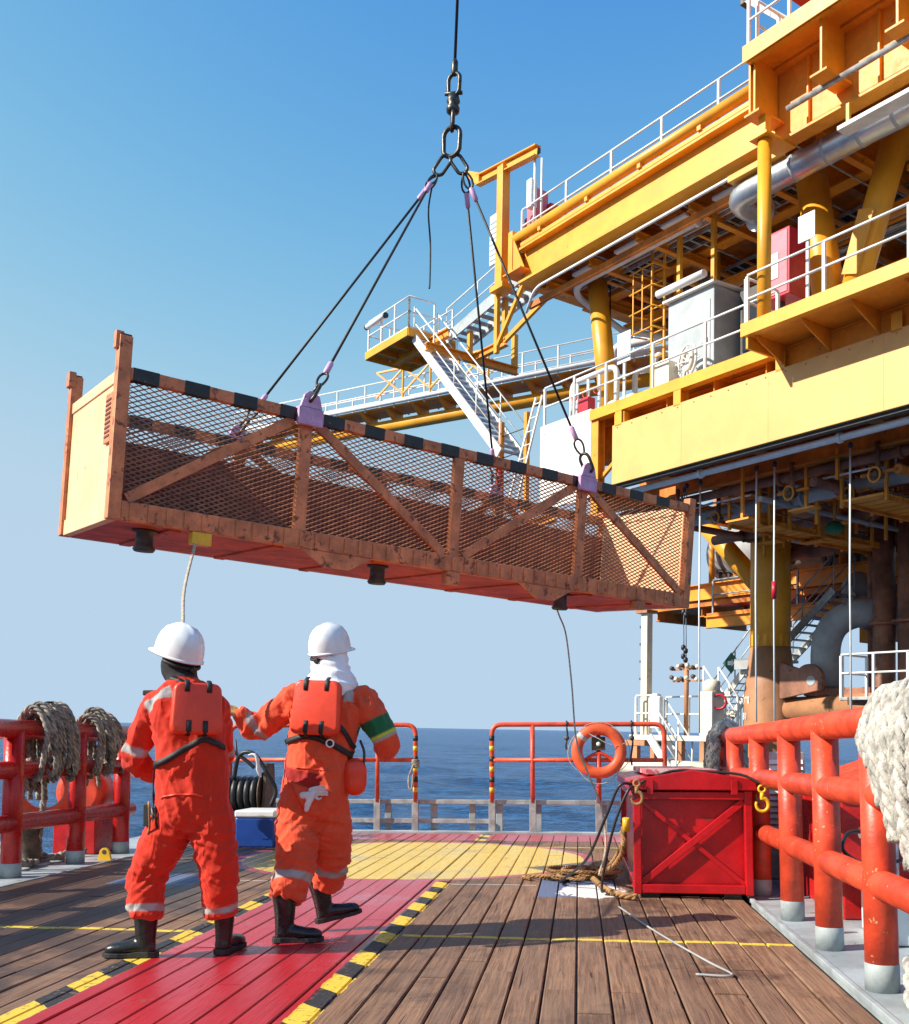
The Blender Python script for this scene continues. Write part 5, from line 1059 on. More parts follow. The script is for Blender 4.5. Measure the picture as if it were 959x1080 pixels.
# ---------------------------------------------------------------- walkway boom behind, left
t = thing('walkway_boom', 'long yellow walkway boom with brackets reaching left behind the basket slings', 'walkway', (-14, 6, 3.6))
A, B = V((-9.0, 8.1, 4.0)), V((-27.5, 0.2, 4.0)); dirb = (B-A).normalized(); sb = V((-dirb.y, dirb.x, 0))
if sb.y > 0: sb = -sb          # towards the viewer
MB().bar(A, B, 1.0, 0.06).build('floor', 'orange_bounce', t)
MB().tube(A-sb*0.1+V((0, 0, -.52)), B-sb*0.1+V((0, 0, -.52)), 0.22, 16).build('main_tube', 'yellow', t)
for k in range(17):
    p = A.lerp(B, (k+.5)/17); MB().plate([p+sb*.52+V((0, 0, -.035)), p-sb*.5+V((0, 0, -.035)), p-sb*.5+V((0, 0, -.3)), p-sb*.05+V((0, 0, -.36))], 0.16).build('bracket', 'orange_bounce', t)
MB().path([A+sb*.62+V((0, 0, .10)), B+sb*.62+V((0, 0, .10))], 0.085, 12).build('white_pipe', 'rail_white', t)
guardrail('white rail on the near side of the walkway boom', [A+sb*.48+V((0, 0, .03)), B+sb*.48+V((0, 0, .03))], 0.95, sp=1.3, kick=False, mids=(.5, .25))
guardrail('white rail on the far side of the walkway boom', [A-sb*.48+V((0, 0, .03)), B-sb*.48+V((0, 0, .03))], 0.95, sp=1.3, kick=False, mids=(.5, .25))
pts = elbow(A+sb*.9+dirb*.2+V((0, 0, .35)), A+sb*.9+dirb*3.2+V((0, 0, .35)), A+sb*.9+dirb*3.2+V((0, 0, -1.0)), .3)
pipe('thick white bent pipe in front of the walkway boom', pts, 0.13, 'rail_white')
t = thing('lattice_frame', 'light lattice bracing hung from the walkway boom behind the white stairs', 'frame', A+dirb*6+V((0, 0, -.6)))
C0 = A+dirb*8.0+sb*.6
for k in range(4):
    a, b = C0+dirb*(k*1.2), C0+dirb*((k+1)*1.2)
    MB().bar(a+V((0, 0, 1.3)), b+V((0, 0, .35)), 0.06, 0.06).build('lattice_bar', 'yellow', t); MB().bar(a+V((0, 0, .35)), b+V((0, 0, 1.3)), 0.06, 0.06).build('lattice_bar', 'orange_bounce', t)
    MB().bar(a+V((0, 0, .1)), a+V((0, 0, 1.4)), 0.06, 0.06).build('lattice_post', 'yellow', t)
MB().bar(C0+V((0, 0, 1.3)), C0+dirb*4.8+V((0, 0, 1.3)), 0.07, 0.07).build('lattice_chord', 'yellow', t)
t = thing('ladder', 'white access ladder leaning at the left end of the main deck', 'ladder', (-8.6, .1, -2.2))
for dz in (0, .42): MB().bar((-9.3+dz, -.05, -2.4), (-8.2+dz*.6, .1, 0.6), 0.05, 0.04).build('stile', 'rail_white', t)
for k in range(9): q = (k+.5)/9; MB().tube((-9.3+1.1*q, -.05+.15*q, -2.4+3*q), (-8.88+1.0*q-.05, -.05+.15*q, -2.4+3*q), 0.018, 6).build('rung', 'rail_white', t)
t = thing('stair_gate', 'yellow posts with thin chains and a red extinguisher below the white stairs', 'gate', (-9.4, .1, -2.4))
for u in (-10.1, -9.0): MB().box((u-.06, 0.4, -2.4), (u+.06, 0.52, .5)).build('post', 'orange_bounce', t, bevel=.008)
for z in (-1.2, -.5, .1): MB().tube((-10.1, .46, z), (-9.0, .46, z), .014, 6).build('chain', 'dark_steel', t)
MB().lathe([(.1, 0), (.12, .03), (.12, .85), (.05, .98), (.03, 1.05)], (-9.95, .3, -1.6), n=14).build('extinguisher', 'locker_red', t)
MB().ibeam((-10.4, .46, -2.5), (-7.8, .46, -2.5), .2, .2).build('beam', 'orange_bounce', t)
# ---------------------------------------------------------------- under the main deck
t = thing('separator_vessel', 'large dark grey cylindrical vessel under the main deck', 'vessel', (-7, 9.5, -3.7))
MB().lathe([(0.02, 0), (0.5, .05), (0.78, .2), (0.9, .5), (0.9, 6.0), (0.78, 6.3), (0.5, 6.45), (0.02, 6.5)], (-10.4, 9.6, -2.15), (1, 0, 0), 36).build('shell', 'grey_pipe', t)
for u in (-9.2, -5.4): MB().box((u-.12, 9.0, -3.7), (u+.12, 10.2, -2.85)).build('saddle', 'under_orange_shade', t)
for u in (-9.6, -7.4, -5.0): MB().torus((u, 9.6, -2.15), (1, 0, 0), .9, .03, 32, 6).build('stiffening_ring', 'grey_pipe', t)
rng = random.Random(9)
labs_u = ['first', 'second', 'third', 'fourth', 'fifth', 'sixth', 'seventh']
for k, (v, z, r, mt) in enumerate(((1.6, -2.50, .10, 'pipe_brown'), (2.4, -2.75, .16, 'grey_pipe'), (3.1, -2.6, .07, 'under_orange_shade'), (5.0, -2.7, .13, 'pipe_brown'), (6.0, -2.5, .10, 'under_orange_shade'), (6.9, -3.0, .18, 'pipe_brown'), (7.6, -2.7, .08, 'pipe_brown'))):
    pipe('horizontal pipe hung under the main deck, %s from the yellow skirt' % labs_u[k], [(-6.6, v, z), (8.6, v, z)], r, mt, [((u, v, z), (1, 0, 0)) for u in (-5.6, -1.9, .8)], 12)
for k, (u, z, r, mt) in enumerate(((-5.6, -2.75, .09, 'pipe_brown'), (-2.2, -2.9, .06, 'grey_pipe'), (-.9, -2.8, .10, 'pipe_brown'), (0.9, -2.9, .09, 'under_orange_shade'), (2.2, -2.75, .12, 'grey_pipe'))):
    pipe('pipe running inward under the main deck, %s from the left' % labs_u[k], [(u, 1.3, z), (u, 9.5, z)], r, mt, [((u, 2.2, z), (0, 1, 0)), ((u, 5.2, z), (0, 1, 0))], 12)
pipe('white tube tucked along the bottom edge of the yellow skirt', [(-4.9, .26, -2.40), (8.6, .26, -2.40)], .07, 'rail_white', [((-2.9, .26, -2.40), (1, 0, 0)), ((.4, .26, -2.40), (1, 0, 0))], 12)
for k, (u, v) in enumerate(((-4.4, 1.2), (-3.9, 2.0), (-1.4, 1.3), (-0.7, 2.3), (0.5, 1.3), (1.3, 2.0))):
    t = thing('valve_drop', 'small rusty valve drop under the main deck, %s counted from the left' % labs_u[k], 'valve', (u, v, -3.1), 'valve drops under the main deck')
    MB().tube((u, v, -3.05), (u, v, -2.3), .05, 10).build('stem', 'pipe_brown', t); MB().torus((u, v-.12, -2.95), (0.2, 1, .1), .14, .022, 16, 6).build('hand_wheel', 'orange_bounce', t)
    MB().lathe([(.06, 0), (.12, .03), (.12, .12), (.07, .17)], (u, v, -3.02), n=12).build('body', 'machine_rust', t); MB().tube((u-.35, v, -2.9), (u+.4, v, -2.9), .035, 8).build('branch', 'under_orange_shade', t)
def hung_walk(label, u, v0, v1, z, w=0.75):
    t = thing('hanging_walkway', label, 'walkway', (u, v0, z), 'hanging walkways under the main deck')
    n = int((v1-v0)/0.36)
    f = MB().box((u-w/2, v0, z), (u+w/2, v0+.30, z+.05)).build('plank', 'orange_bounce', t)
    for k in range(1, n): inst(f, (0, k*.36, 0))
    for s in (-w/2, w/2-.06): MB().box((u+s, v0, z-.07), (u+s+.06, v1, z-.005)).build('bearer', 'under_orange_shade', t)
    for v in np.arange(v0+.05, v1, 1.05):
        for s in (-w/2-.03, w/2+.03): MB().box((u+s-.03, v-.03, z-.1), (u+s+.03, v+.03, -2.0)).build('hanger', 'orange_bounce', t)
    for s in (-w/2-.05, w/2+.05):
        for h in (.5, .95): MB().tube((u+s, v0-.25, z+h), (u+s, v1, z+h), .022, 6).build('rail', 'galv', t)
    for h in (.5, .95): MB().tube((u-w/2-.3, v0-.2, z+h+.01), (u+w/2, v0-.2, z+h+.01), .022, 6).build('end_rail', 'rail_white', t)
hung_walk('orange hanging walkway below the skirt in front of the yellow leg', -3.05, 1.8, 7.2, -3.2)
hung_walk('orange hanging walkway below the skirt at the right edge', -0.15, 1.8, 5.8, -3.2, .9)
for lab, u, v in (('green globe lamp hanging under the platform beside the right hanging walkway', -2.0, 3.6),):
    t = thing('hanging_lamp', lab, 'lamp', (u, v, -3.4)); MB().tube((u, v, -2.4), (u, v, -3.1), .03, 8).build('stem', 'orange_bounce', t); MB().lathe([(.1, 0), (.2, .05), (.22, .15), (.12, .25), (.05, .28)], (u, v, -3.38), n=16).build('shade', 'arm_green', t)
    MB().box((u-.3, v-.15, -2.6), (u+.3, v+.15, -2.5)).build('bracket', 'orange_bounce', t)
# conductors and risers
for k, (lab, u, v, r) in enumerate((('rust brown conductor pipe nearest the yellow leg', -2.74, 6.7, .26), ('thin dark brown conductor just left of the rust brown one', -3.35, 7.4, .24), ('rust brown conductor pipe at the right edge of the picture', -1.98, 6.6, .30), ('rust brown conductor pipe beyond the right edge', -0.4, 6.6, .30))):
    pipe(lab, [(u, v, -1.6), (u, v, -13.2)], r, 'pipe_brown', [((u, v, -5.1), (0, 0, 1))], 20, 'conductor', 'conductor pipes under the platform')
pipe('thick grey riser pipe bending over to the right behind the cross member', elbow((-4.1, 6.3, -6.9), (-4.1, 6.3, -4.72), (-0.5, 8.6, -4.9), 1.1, 10), .36, 'grey_pipe', (), 24, 'riser')
t = thing('riser_clamp', 'brown clamp collar at the foot of the grey riser', 'clamp', (-4.1, 6.3, -6.8)); MB().lathe([(.42, 0), (.52, .03), (.52, .22), (.42, .25)], (-4.1, 6.3, -6.88), n=24).build('collar', 'pipe_brown', t); MB().box((-3.9, 5.9, -6.86), (-2.6, 6.4, -6.68)).build('arm', 'pipe_brown', t, bevel=.02)
pipe('grey horizontal pipe behind the conductors', [(-3.0, 8.0, -5.1), (5.0, 8.0, -5.2)], .26, 'grey_pipe', (), 20)
# lower access deck on the right, behind the railing
t = thing('access_deck', 'orange lower access deck behind the grey riser', 'deck', (-1, 8, -5.4))
MB().box((-9.2, 7.7, -4.32), (6.0, 9.4, -4.22)).build('floor', 'under_orange_shade', t)
MB().ibeam((-9.2, 7.7, -4.5), (6.0, 7.7, -4.5), .36, .2).build('edge_beam', 'orange_bounce', t)
for u in (-9.0, -6.2, -3.4, -.6, 2.2, 5.0): MB().box((u-.08, 9.1, -4.2), (u+.08, 9.26, -2.4)).build('hanger', 'under_orange_shade', t)
MB().box((-4.2, 7.9, -5.4), (-3.2, 8.4, -4.7)).build('hung_box', 'orange_bounce', t, bevel=.02)
guardrail('grey guard rail on the lower access deck behind the leg', [(-9.0, 7.76, -4.22), (-6.0, 7.76, -4.22)], 1.0, mat='galv', sp=1.2, kick=False, group='grey guard rails below the platform')
stair('grey stairway under the platform right of the yellow leg', (-6.1, 6.8, -5.75), (-4.2, 6.8, -4.1), (0, .9, 0), 9, mat='galv', sw=.2)
t = thing('stair_half_landing', 'grey stair landing tray right of the yellow leg', 'landing', (-6.6, 7.2, -6.0)); MB().box((-7.3, 6.75, -5.88), (-5.95, 7.75, -5.80)).build('floor', 'galv', t, bevel=.01); MB().box((-7.3, 6.68, -6.05), (-5.9, 6.745, -5.75)).build('edge', 'grey_pipe', t)
for k, (u, v, z, s) in enumerate(((-4.5, 8.3, -4.2, .8),)):
    t = thing('covered_valve', 'grey domed valve cover on the lower access deck', 'valve', (u, v, z)); MB().lathe([(.42, 0), (.42, .35), (.36, .55), (.2, .72), (.05, .78)], (u, v, z-.02), n=20).build('dome', 'grey_pipe', t); MB().box((u-.5, v-.5, z-.04), (u+.5, v+.5, z+.02)).build('base', 'galv', t)
t = thing('truss', 'black inclined truss bars under the platform beside the domed valve', 'truss', (-5.4, 8.6, -4.2))
for a, b in (((-3.7, 7.3, -4.2), (-3.0, 7.3, -2.4)), ((-3.0, 7.3, -4.2), (-3.6, 7.3, -2.4)), ((-2.8, 7.3, -4.2), (-2.1, 7.3, -2.4)), ((-1.9, 7.3, -4.2), (-2.6, 7.3, -2.4)), ((-3.8, 7.3, -3.2), (-1.8, 7.3, -3.2))): MB().bar(V(a)+V((-2.3, 1.3, 0)), V(b)+V((-2.3, 1.3, 0)), .09, .09).build('truss_bar', 'dark_steel', t)
for lab, u0, u1, v, z in (('cluster of small valves on the rear lower deck left of the leg', -9.6, -7.2, 8.8, -3.2),):
    t = thing('valve_cluster', lab, 'valves', (u0, v, z))
    for k in range(8):
        u = u0+(u1-u0)*k/7; h = .3+.25*rng.random(); MB().tube((u, v, z), (u, v, z+h), .06, 8).build('stem', 'dark_steel', t); MB().torus((u, v, z+h), (rng.random()-.5, .4, 1), .12, .02, 14, 6).build('hand_wheel', 'dark_steel', t)
    MB().tube((u0-.2, v, z+.12), (u1+.2, v, z+.12), .07, 10).build('header', 'dark_steel', t)
# white rail cage on the cross member, right
guardrail('white guard rail on the walkway behind the thick cross member at right', [(-2.44, 4.5, -6.95), (0.0, 4.5, -6.95), (7.0, 4.5, -6.95)], .95, sp=.85, kick=False)
guardrail('white guard rail returning at the left end of the right lower walkway', [(-2.44, 4.55, -6.95), (-2.44, 5.5, -6.95)], .95, sp=.8, kick=False)
t = thing('lower_walkway', 'narrow grey lower walkway carried by the cross member', 'walkway', (2.5, 4.9, -7.2)); MB().box((-2.46, 4.45, -7.04), (7.2, 5.5, -6.97)).build('floor', 'galv', t, bevel=.006)
for u in np.arange(-2.2, 7, 1.6): MB().box((u-.05, 4.45, -7.15), (u+.05, 5.75, -7.045)).build('bearer', 'leg_brown', t)
# ---------------------------------------------------------------- boat landing left of the leg
t = thing('boat_landing', 'cream painted boat landing with white rails left of the platform leg', 'boat landing', (-6.5, 3.2, -13))
MB().box((-7.3, 2.6, -8.05), (-4.6, 3.9, -7.92)).build('floor', 'cream', t, bevel=.01)
for u in (-7.2, -4.75): MB().tube((u, 2.75, -13.2), (u, 2.75, -8.05), .11, 14).build('fender_post', 'leg_brown', t)
MB().tube((-7.6, 2.45, -8.72), (-4.3, 2.45, -8.72), .20, 18).build('fender', 'cream', t)
for u in (-7.1, -6.5, -5.6, -4.9): MB().box((u-.07, 2.62, -8.6), (u+.07, 2.75, -8.055)).build('strut', 'leg_brown', t)
MB().bar((-4.7, 3.2, -7.98), (-4.0, 3.9, -7.98), .5, .1).build('gangplank', 'cream', t)
guardrail('white guard rail along the front of the boat landing', [(-7.15, 2.70, -7.92), (-6.3, 2.70, -7.92)], 1.0, sp=.85, kick=False)
guardrail('white guard rail along the rear of the boat landing', [(-7.15, 3.8, -7.92), (-4.8, 3.8, -7.92)], 1.0, sp=.8, kick=False)
stair('white steps dropping from the boat landing towards the sea', (-6.25, 2.25, -7.95), (-5.35, 2.25, -9.0), (0, .55, 0), 5, group='white steps of the boat landing', sw=.2, hr=.95)
stair('white steps on the far side of the boat landing next to the leg', (-5.45, 3.3, -7.1), (-4.75, 3.3, -7.95), (0, .55, 0), 4, group='white steps of the boat landing', sw=.16, hr=.9)
t = thing('mast_post', 'tall white and orange mast at the corner of the boat landing', 'mast', (-7.1, 2.95, -7.92)); MB().box((-7.2, 2.9, -7.92), (-6.98, 3.1, -4.75)).build('lower_mast', 'cream', t, bevel=.01)
MB().tube((-7.09, 3.0, -4.75), (-7.09, 3.0, -2.4), .075, 12).build('upper_mast', 'rail_white', t); MB().box((-7.3, 2.8, -4.78), (-6.9, 3.2, -4.70)).build('collar', 'leg_brown', t)
for z in (-3.9, -3.3): MB().lathe([(.085, 0), (.085, .18)], (-7.09, 3.0, z), n=12).build('band', 'hose_black', t)
for k in range(6): MB().box((-7.30, 2.95, -7.4+k*.45), (-7.20, 3.05, -7.34+k*.45)).build('rung', 'dark_steel', t)
MB().box((-7.45, 2.6, -8.2), (-6.75, 3.3, -8.06)).build('foot', 'leg_brown', t, bevel=.01)
t = thing('extinguisher_case', 'white upright case on the boat landing rail', 'case', (-6.42, 2.72, -7.92)); MB().box((-6.56, 2.55, -7.75), (-6.20, 2.69, -6.95)).build('case', 'plastic_white', t, bevel=.03); MB().box((-6.48, 2.57, -6.945), (-6.30, 2.67, -6.88)).build('cap', 'plastic_white', t, bevel=.01)
t = thing('insulator_rack', 'rack of small round lamps on a brown pole above the boat landing', 'lamps', (-6.0, 3.3, -7.9)); MB().tube((-6.0, 3.3, -7.92), (-6.0, 3.3, -6.1), .06, 10).build('pole', 'leg_brown', t)
for z in (-6.25, -6.55):
    MB().bar((-6.45, 3.3, z), (-5.5, 3.3, z), .05, .05).build('arm', 'leg_brown', t)
    for k in range(6): MB().lathe([(.02, -.05), (.055, -.04), (.055, .03), (.03, .06)], (-6.4+k*.17+rng.uniform(-.04, .04), 3.22, z+.06+rng.uniform(-.04, .05)), (rng.uniform(-.5, .5), -1, .2), 10).build('lamp', 'cream' if k % 2 else 'machine_rust', t)
t = thing('winch_box', 'cream equipment stack with red wheel beside the leg on the boat landing', 'winch', (-4.95, 3.0, -7.9)); MB().box((-5.1, 2.75, -7.92), (-4.7, 3.2, -6.85)).build('case', 'cream', t, bevel=.03); MB().torus((-4.62, 2.9, -7.1), (0.5, -1, 0), .17, .03, 18, 8).build('wheel', 'locker_red', t); MB().lathe([(.15, 0), (.2, .04), (.2, .25), (.1, .3)], (-4.9, 2.97, -6.86), n=16).build('head', 'cream', t)
stair('long grey stairway rising behind the leg with a green sign on its rail', (-8.4, 6.9, -7.45), (-6.5, 6.9, -5.4), (0, .9, 0), 11, mat='cream', railmat='galv', sw=.2, hr=.95)
diamond_sign('green diamond sign on the stair rail left of the platform leg', (-7.5, 6.8, -5.85), .30)
# swing ropes
for k, (lab, u, v, z0, z1) in enumerate((('white swing rope hanging between the basket end and the leg', -3.56, 1.0, -2.3, -7.85), ('thin hanging cord with black clips close to the basket end', -3.95, 1.0, -2.3, -6.3), ('second thin hanging cord with black clips close to the basket end', -4.2, 1.2, -2.3, -6.2), ('white swing rope hanging in front of the leg', -2.05, 1.0, -2.3, -7.6), ('white swing rope with a red mark right of the leg', -1.60, 1.0, -2.3, -7.7), ('white swing rope hanging in front of the conductors', 0.12, 1.0, -2.3, -7.5))):
    t = thing('swing_rope', lab, 'rope', (u, v, z1), 'ropes hanging under the platform')
    thin = 'cord' in lab
    MB().path([(u, v, z0), (u-.01, v, (z0+z1)*.5), (u+.02, v, z1)], .011 if thin else .019, 6).build('line', 'galv' if thin else 'rail_white', t)
    if thin:
        for q in (.0, .10, .5): MB().lathe([(.02, 0), (.05, .03), (.05, .10), (.02, .13)], (u, v, z1+q*2), n=8).build('clip', 'hose_black', t)
    if 'red' in lab: MB().lathe([(.05, 0), (.05, .35)], (u-.005, v, -5.1), n=8).build('mark', 'locker_red', t)
    MB().lathe([(.03, 0), (.05, .04), (.05, .09), (.02, .12)], (u, v, z0-.1), n=8).build('eye', 'dark_steel', t)
FR[0] = SHIP
# ================================================================ the two workers
def cloth_material():
    m, nt, b = newmat('coverall'); p = nt.nodes.new('ShaderNodeNewGeometry').outputs['Position']
    at = nt.nodes.new('ShaderNodeAttribute'); at.attribute_name = 'Col'
    n = noi(nt, p, 9, 5, 0.6); f = noi(nt, p, 240, 2, 0.5); d = noi(nt, p, 34, 4, 0.6)
    hs = nt.nodes.new('ShaderNodeHueSaturation'); nt.links.new(at.outputs['Color'], hs.inputs['Color']); nt.links.new(mth(nt, 'ADD', mth(nt, 'MULTIPLY', n, 0.35), 0.83), hs.inputs['Value'])
    nt.links.new(hs.outputs[0], b.inputs['Base Color']); b.inputs['Roughness'].default_value = 0.82; sock(b, 'Specular IOR Level', 'Specular').default_value = 0.25
    if 'Sheen Weight' in b.inputs: b.inputs['Sheen Weight'].default_value = 0.12
    cr = noi(nt, vmap(nt, p, (1.0, 1.0, 0.38)), 8.0, 2, 0.5, 0.7)
    rdg = mth(nt, 'POWER', mth(nt, 'SUBTRACT', 1.0, mth(nt, 'ABSOLUTE', mth(nt, 'SUBTRACT', mth(nt, 'MULTIPLY', cr, 2.0), 1.0))), 5.0)
    bump(nt, b, mth(nt, 'ADD', mth(nt, 'ADD', mth(nt, 'MULTIPLY', d, 0.25), mth(nt, 'MULTIPLY', f, 0.03)), mth(nt, 'MULTIPLY', rdg, 0.55)), 0.45, 0.018)
cloth_material()
def remeshed(mb, voxel, smooth=6, fac=0.5):
    me = bpy.data.meshes.new('tmp'); me.from_pydata(mb.v, [], mb.f); bm = bmesh.new(); bm.from_mesh(me); bmesh.ops.recalc_face_normals(bm, faces=bm.faces); bm.to_mesh(me); bm.free()
    o = bpy.data.objects.new('tmp', me); COL.objects.link(o)
    r = o.modifiers.new('r', 'REMESH'); r.mode = 'VOXEL'; r.voxel_size = voxel; r.use_smooth_shade = True
    if smooth: s = o.modifiers.new('s', 'SMOOTH'); s.iterations = smooth; s.factor = fac
    dg = bpy.context.evaluated_depsgraph_get(); out = bpy.data.meshes.new_from_object(o.evaluated_get(dg)); bpy.data.objects.remove(o); bpy.data.meshes.remove(me)
    out.polygons.foreach_set('use_smooth', [True]*len(out.polygons)); return out
def link_mesh(name, me, mat, parent, subparent=None, **kw):
    b = BASE[parent.name]; me.transform(Matrix.Translation(-b)); me.materials.clear(); me.materials.append(M[mat]); me.name = name
    o = bpy.data.objects.new(name, me); COL.objects.link(o); o.parent = parent; BASE[o.name] = b; return tag(o, **kw)
def limb(mb, pts, rs, n=18, flat=1.0, sub=6, hem=False):
    q = bez(pts, sub*(len(pts)-1)); m = len(q); rr = []
    for i in range(m):
        t = i/(m-1)*(len(rs)-1); k = min(int(t), len(rs)-2); f = t-k; f = f*f*(3-2*f); rr.append(rs[k]*(1-f)+rs[k+1]*f)
    # rounded ends
    d0 = (q[0]-q[1]).normalized(); d1 = (q[-1]-q[-2]).normalized()
    pre = [q[0]+d0*rr[0]*0.85, q[0]+d0*rr[0]*0.55]; post = [q[-1]+d1*rr[-1]*0.55, q[-1]+d1*rr[-1]*0.85]
    if hem:
        mb.path(pre+q+[q[-1]+d1*0.010], [rr[0]*0.35, rr[0]*0.8]+rr+[rr[-1]*0.9], n, flat=flat); return
    mb.path(pre+q+post, [rr[0]*0.35, rr[0]*0.8]+rr+[rr[-1]*0.8, rr[-1]*0.35], n, flat=flat)
def torso(mb, secs, n=28):
    """secs: (centre, half width, half depth, yaw) from the crotch up"""
    b = len(mb.v); m = len(secs)
    for c, rx, ry, yw in secs:
        for k in range(n):
            a = 2*math.pi*k/n; ca, sa = math.cos(a), math.sin(a)
            ex = math.copysign(abs(ca)**0.85, ca)*rx; ey = math.copysign(abs(sa)**0.85, sa)*ry
            mb.v.append((c[0]+ex*math.cos(yw)-ey*math.sin(yw), c[1]+ex*math.sin(yw)+ey*math.cos(yw), c[2]))
    for i in range(m-1):
        for k in range(n):
            l = (k+1) % n; mb.f.append([b+i*n+k, b+i*n+l, b+(i+1)*n+l, b+(i+1)*n+k]); mb.sm.append(True); mb.mi.append(0)
    mb.f.append([b+k for k in reversed(range(n))]); mb.f.append([b+(m-1)*n+k for k in range(n)]); mb.sm += [True, True]; mb.mi += [0, 0]
def seg_t(P, a, b):
    a, b = np.array(a), np.array(b); d = b-a; t = ((P-a)@d)/(d@d); tc = np.clip(t, 0, 1); return t, np.linalg.norm(P-(a+tc[:, None]*d), axis=1)
def smst(x, a, b): t = np.clip((x-a)/(b-a), 0, 1); return t*t*(3-2*t)
def hand(mb, wrist, direction, palm_n, s=1.0, curl=0.9, side=1, spread=0.0):
    """palm and five separate bent fingers; curl 0 = straight, 1 = closed"""
    w = V(wrist); d = V(direction).normalized(); nrm = V(palm_n); nrm = (nrm-d*nrm.dot(d)).normalized(); x = d.cross(nrm)*side
    # palm
    for i in range(4):
        o = x*(0.030-0.020*i)*s; limb(mb, [w+o*0.7, w+o*0.95+d*0.045*s, w+o+d*0.085*s], [0.016*s, 0.015*s, 0.0125*s], 10, sub=3)
    for i, L in enumerate((0.070, 0.078, 0.072, 0.056)):
        base = w+x*(0.030-0.020*i)*s*(1+spread)+d*0.088*s; p = [base]; a = 0.35*curl
        for k, fr in enumerate((0.45, 0.32, 0.23)):
            dd = d*math.cos(a)+nrm*math.sin(a); p.append(p[-1]+dd*L*fr*s); a += curl*(1.05 if k == 0 else 0.9)
        mb.path(p, [0.0098*s, 0.0092*s, 0.0085*s, 0.007*s], 10)
    tb = w+x*0.032*s+d*0.02*s; limb(mb, [tb-x*0.01*s, tb+x*0.022*s+d*0.022*s+nrm*0.012*s, tb+x*0.028*s+d*0.050*s+nrm*0.030*s, tb+x*0.018*s+d*0.074*s+nrm*0.042*s], [0.015*s, 0.0125*s, 0.0105*s, 0.0085*s], 10, sub=3)
def boot(ankle, toe_dir, pitch=0.0, h=0.26, s=1.0):
    """rubber sea boot: returns upper mesh builder and sole builder, ankle = point over the heel on the ground"""
    a = V(ankle); f = V((toe_dir[0], toe_dir[1], 0)).normalized(); sd = V((f.y, -f.x, 0)); R = Matrix.Rotation(pitch, 3, sd)
    def T(fo, si, up): return a+R @ (f*fo*s+sd*si*s+V((0, 0, up*s)))
    def ring(mb_, secs, n=20):
        b = len(mb_.v)
        for fo, up, rw, rl, tilt in secs:
            for k in range(n):
                an = 2*math.pi*k/n; u_ = math.cos(an)*rl; v_ = math.sin(an)*rw
                mb_.v.append(tuple(T(fo+u_*math.cos(tilt), v_, up+u_*math.sin(tilt))))
        for i in range(len(secs)-1):
            for k in range(n):
                l = (k+1) % n; mb_.f.append([b+i*n+k, b+i*n+l, b+(i+1)*n+l, b+(i+1)*n+k]); mb_.sm.append(True); mb_.mi.append(0)
        mb_.f.append([b+k for k in reversed(range(n))]); mb_.f.append([b+(len(secs)-1)*n+k for k in range(n)]); mb_.sm += [False]*2; mb_.mi += [0]*2
    up_ = MB()
    ring(up_, [(0.0, 0.02, 0.040, 0.044, 0), (0.0, 0.07, 0.043, 0.050, 0), (0.005, 0.13, 0.048, 0.058, 0), (0.004, 0.20, 0.055, 0.064, 0), (0.0, h, 0.062, 0.070, 0), (0.0, h+0.10, 0.060, 0.066, 0)])
    ring(up_, [(-0.050, 0.045, 0.022, 0.030, math.pi/2), (-0.030, 0.050, 0.040, 0.040, math.pi/2), (0.03, 0.058, 0.041, 0.048, math.pi/2), (0.08, 0.052, 0.043, 0.042, math.pi/2), (0.13, 0.046, 0.050, 0.036, math.pi/2), (0.175, 0.043, 0.047, 0.033, math.pi/2), (0.205, 0.040, 0.036, 0.026, math.pi/2), (0.222, 0.038, 0.018, 0.014, math.pi/2)])
    so = MB(); out = []
    for t_, w_ in ((-0.066, 0.016), (-0.055, 0.033), (-0.02, 0.043), (0.04, 0.040), (0.09, 0.045), (0.14, 0.054), (0.18, 0.051), (0.21, 0.038), (0.232, 0.016)): out.append((t_, w_))
    prof_ = [(t_, w_) for t_, w_ in out]+[(t_, -w_) for t_, w_ in reversed(out)]; n = len(prof_)
    so.add([T(t_, w_, 0.0) for t_, w_ in prof_]+[T(t_, w_, 0.030 if t_ < 0.05 else 0.024) for t_, w_ in prof_], [tuple(range(n)), tuple(reversed(range(n, 2*n)))]+[(i, (i+1) % n, n+(i+1) % n, n+i) for i in range(n)])
    return up_, so
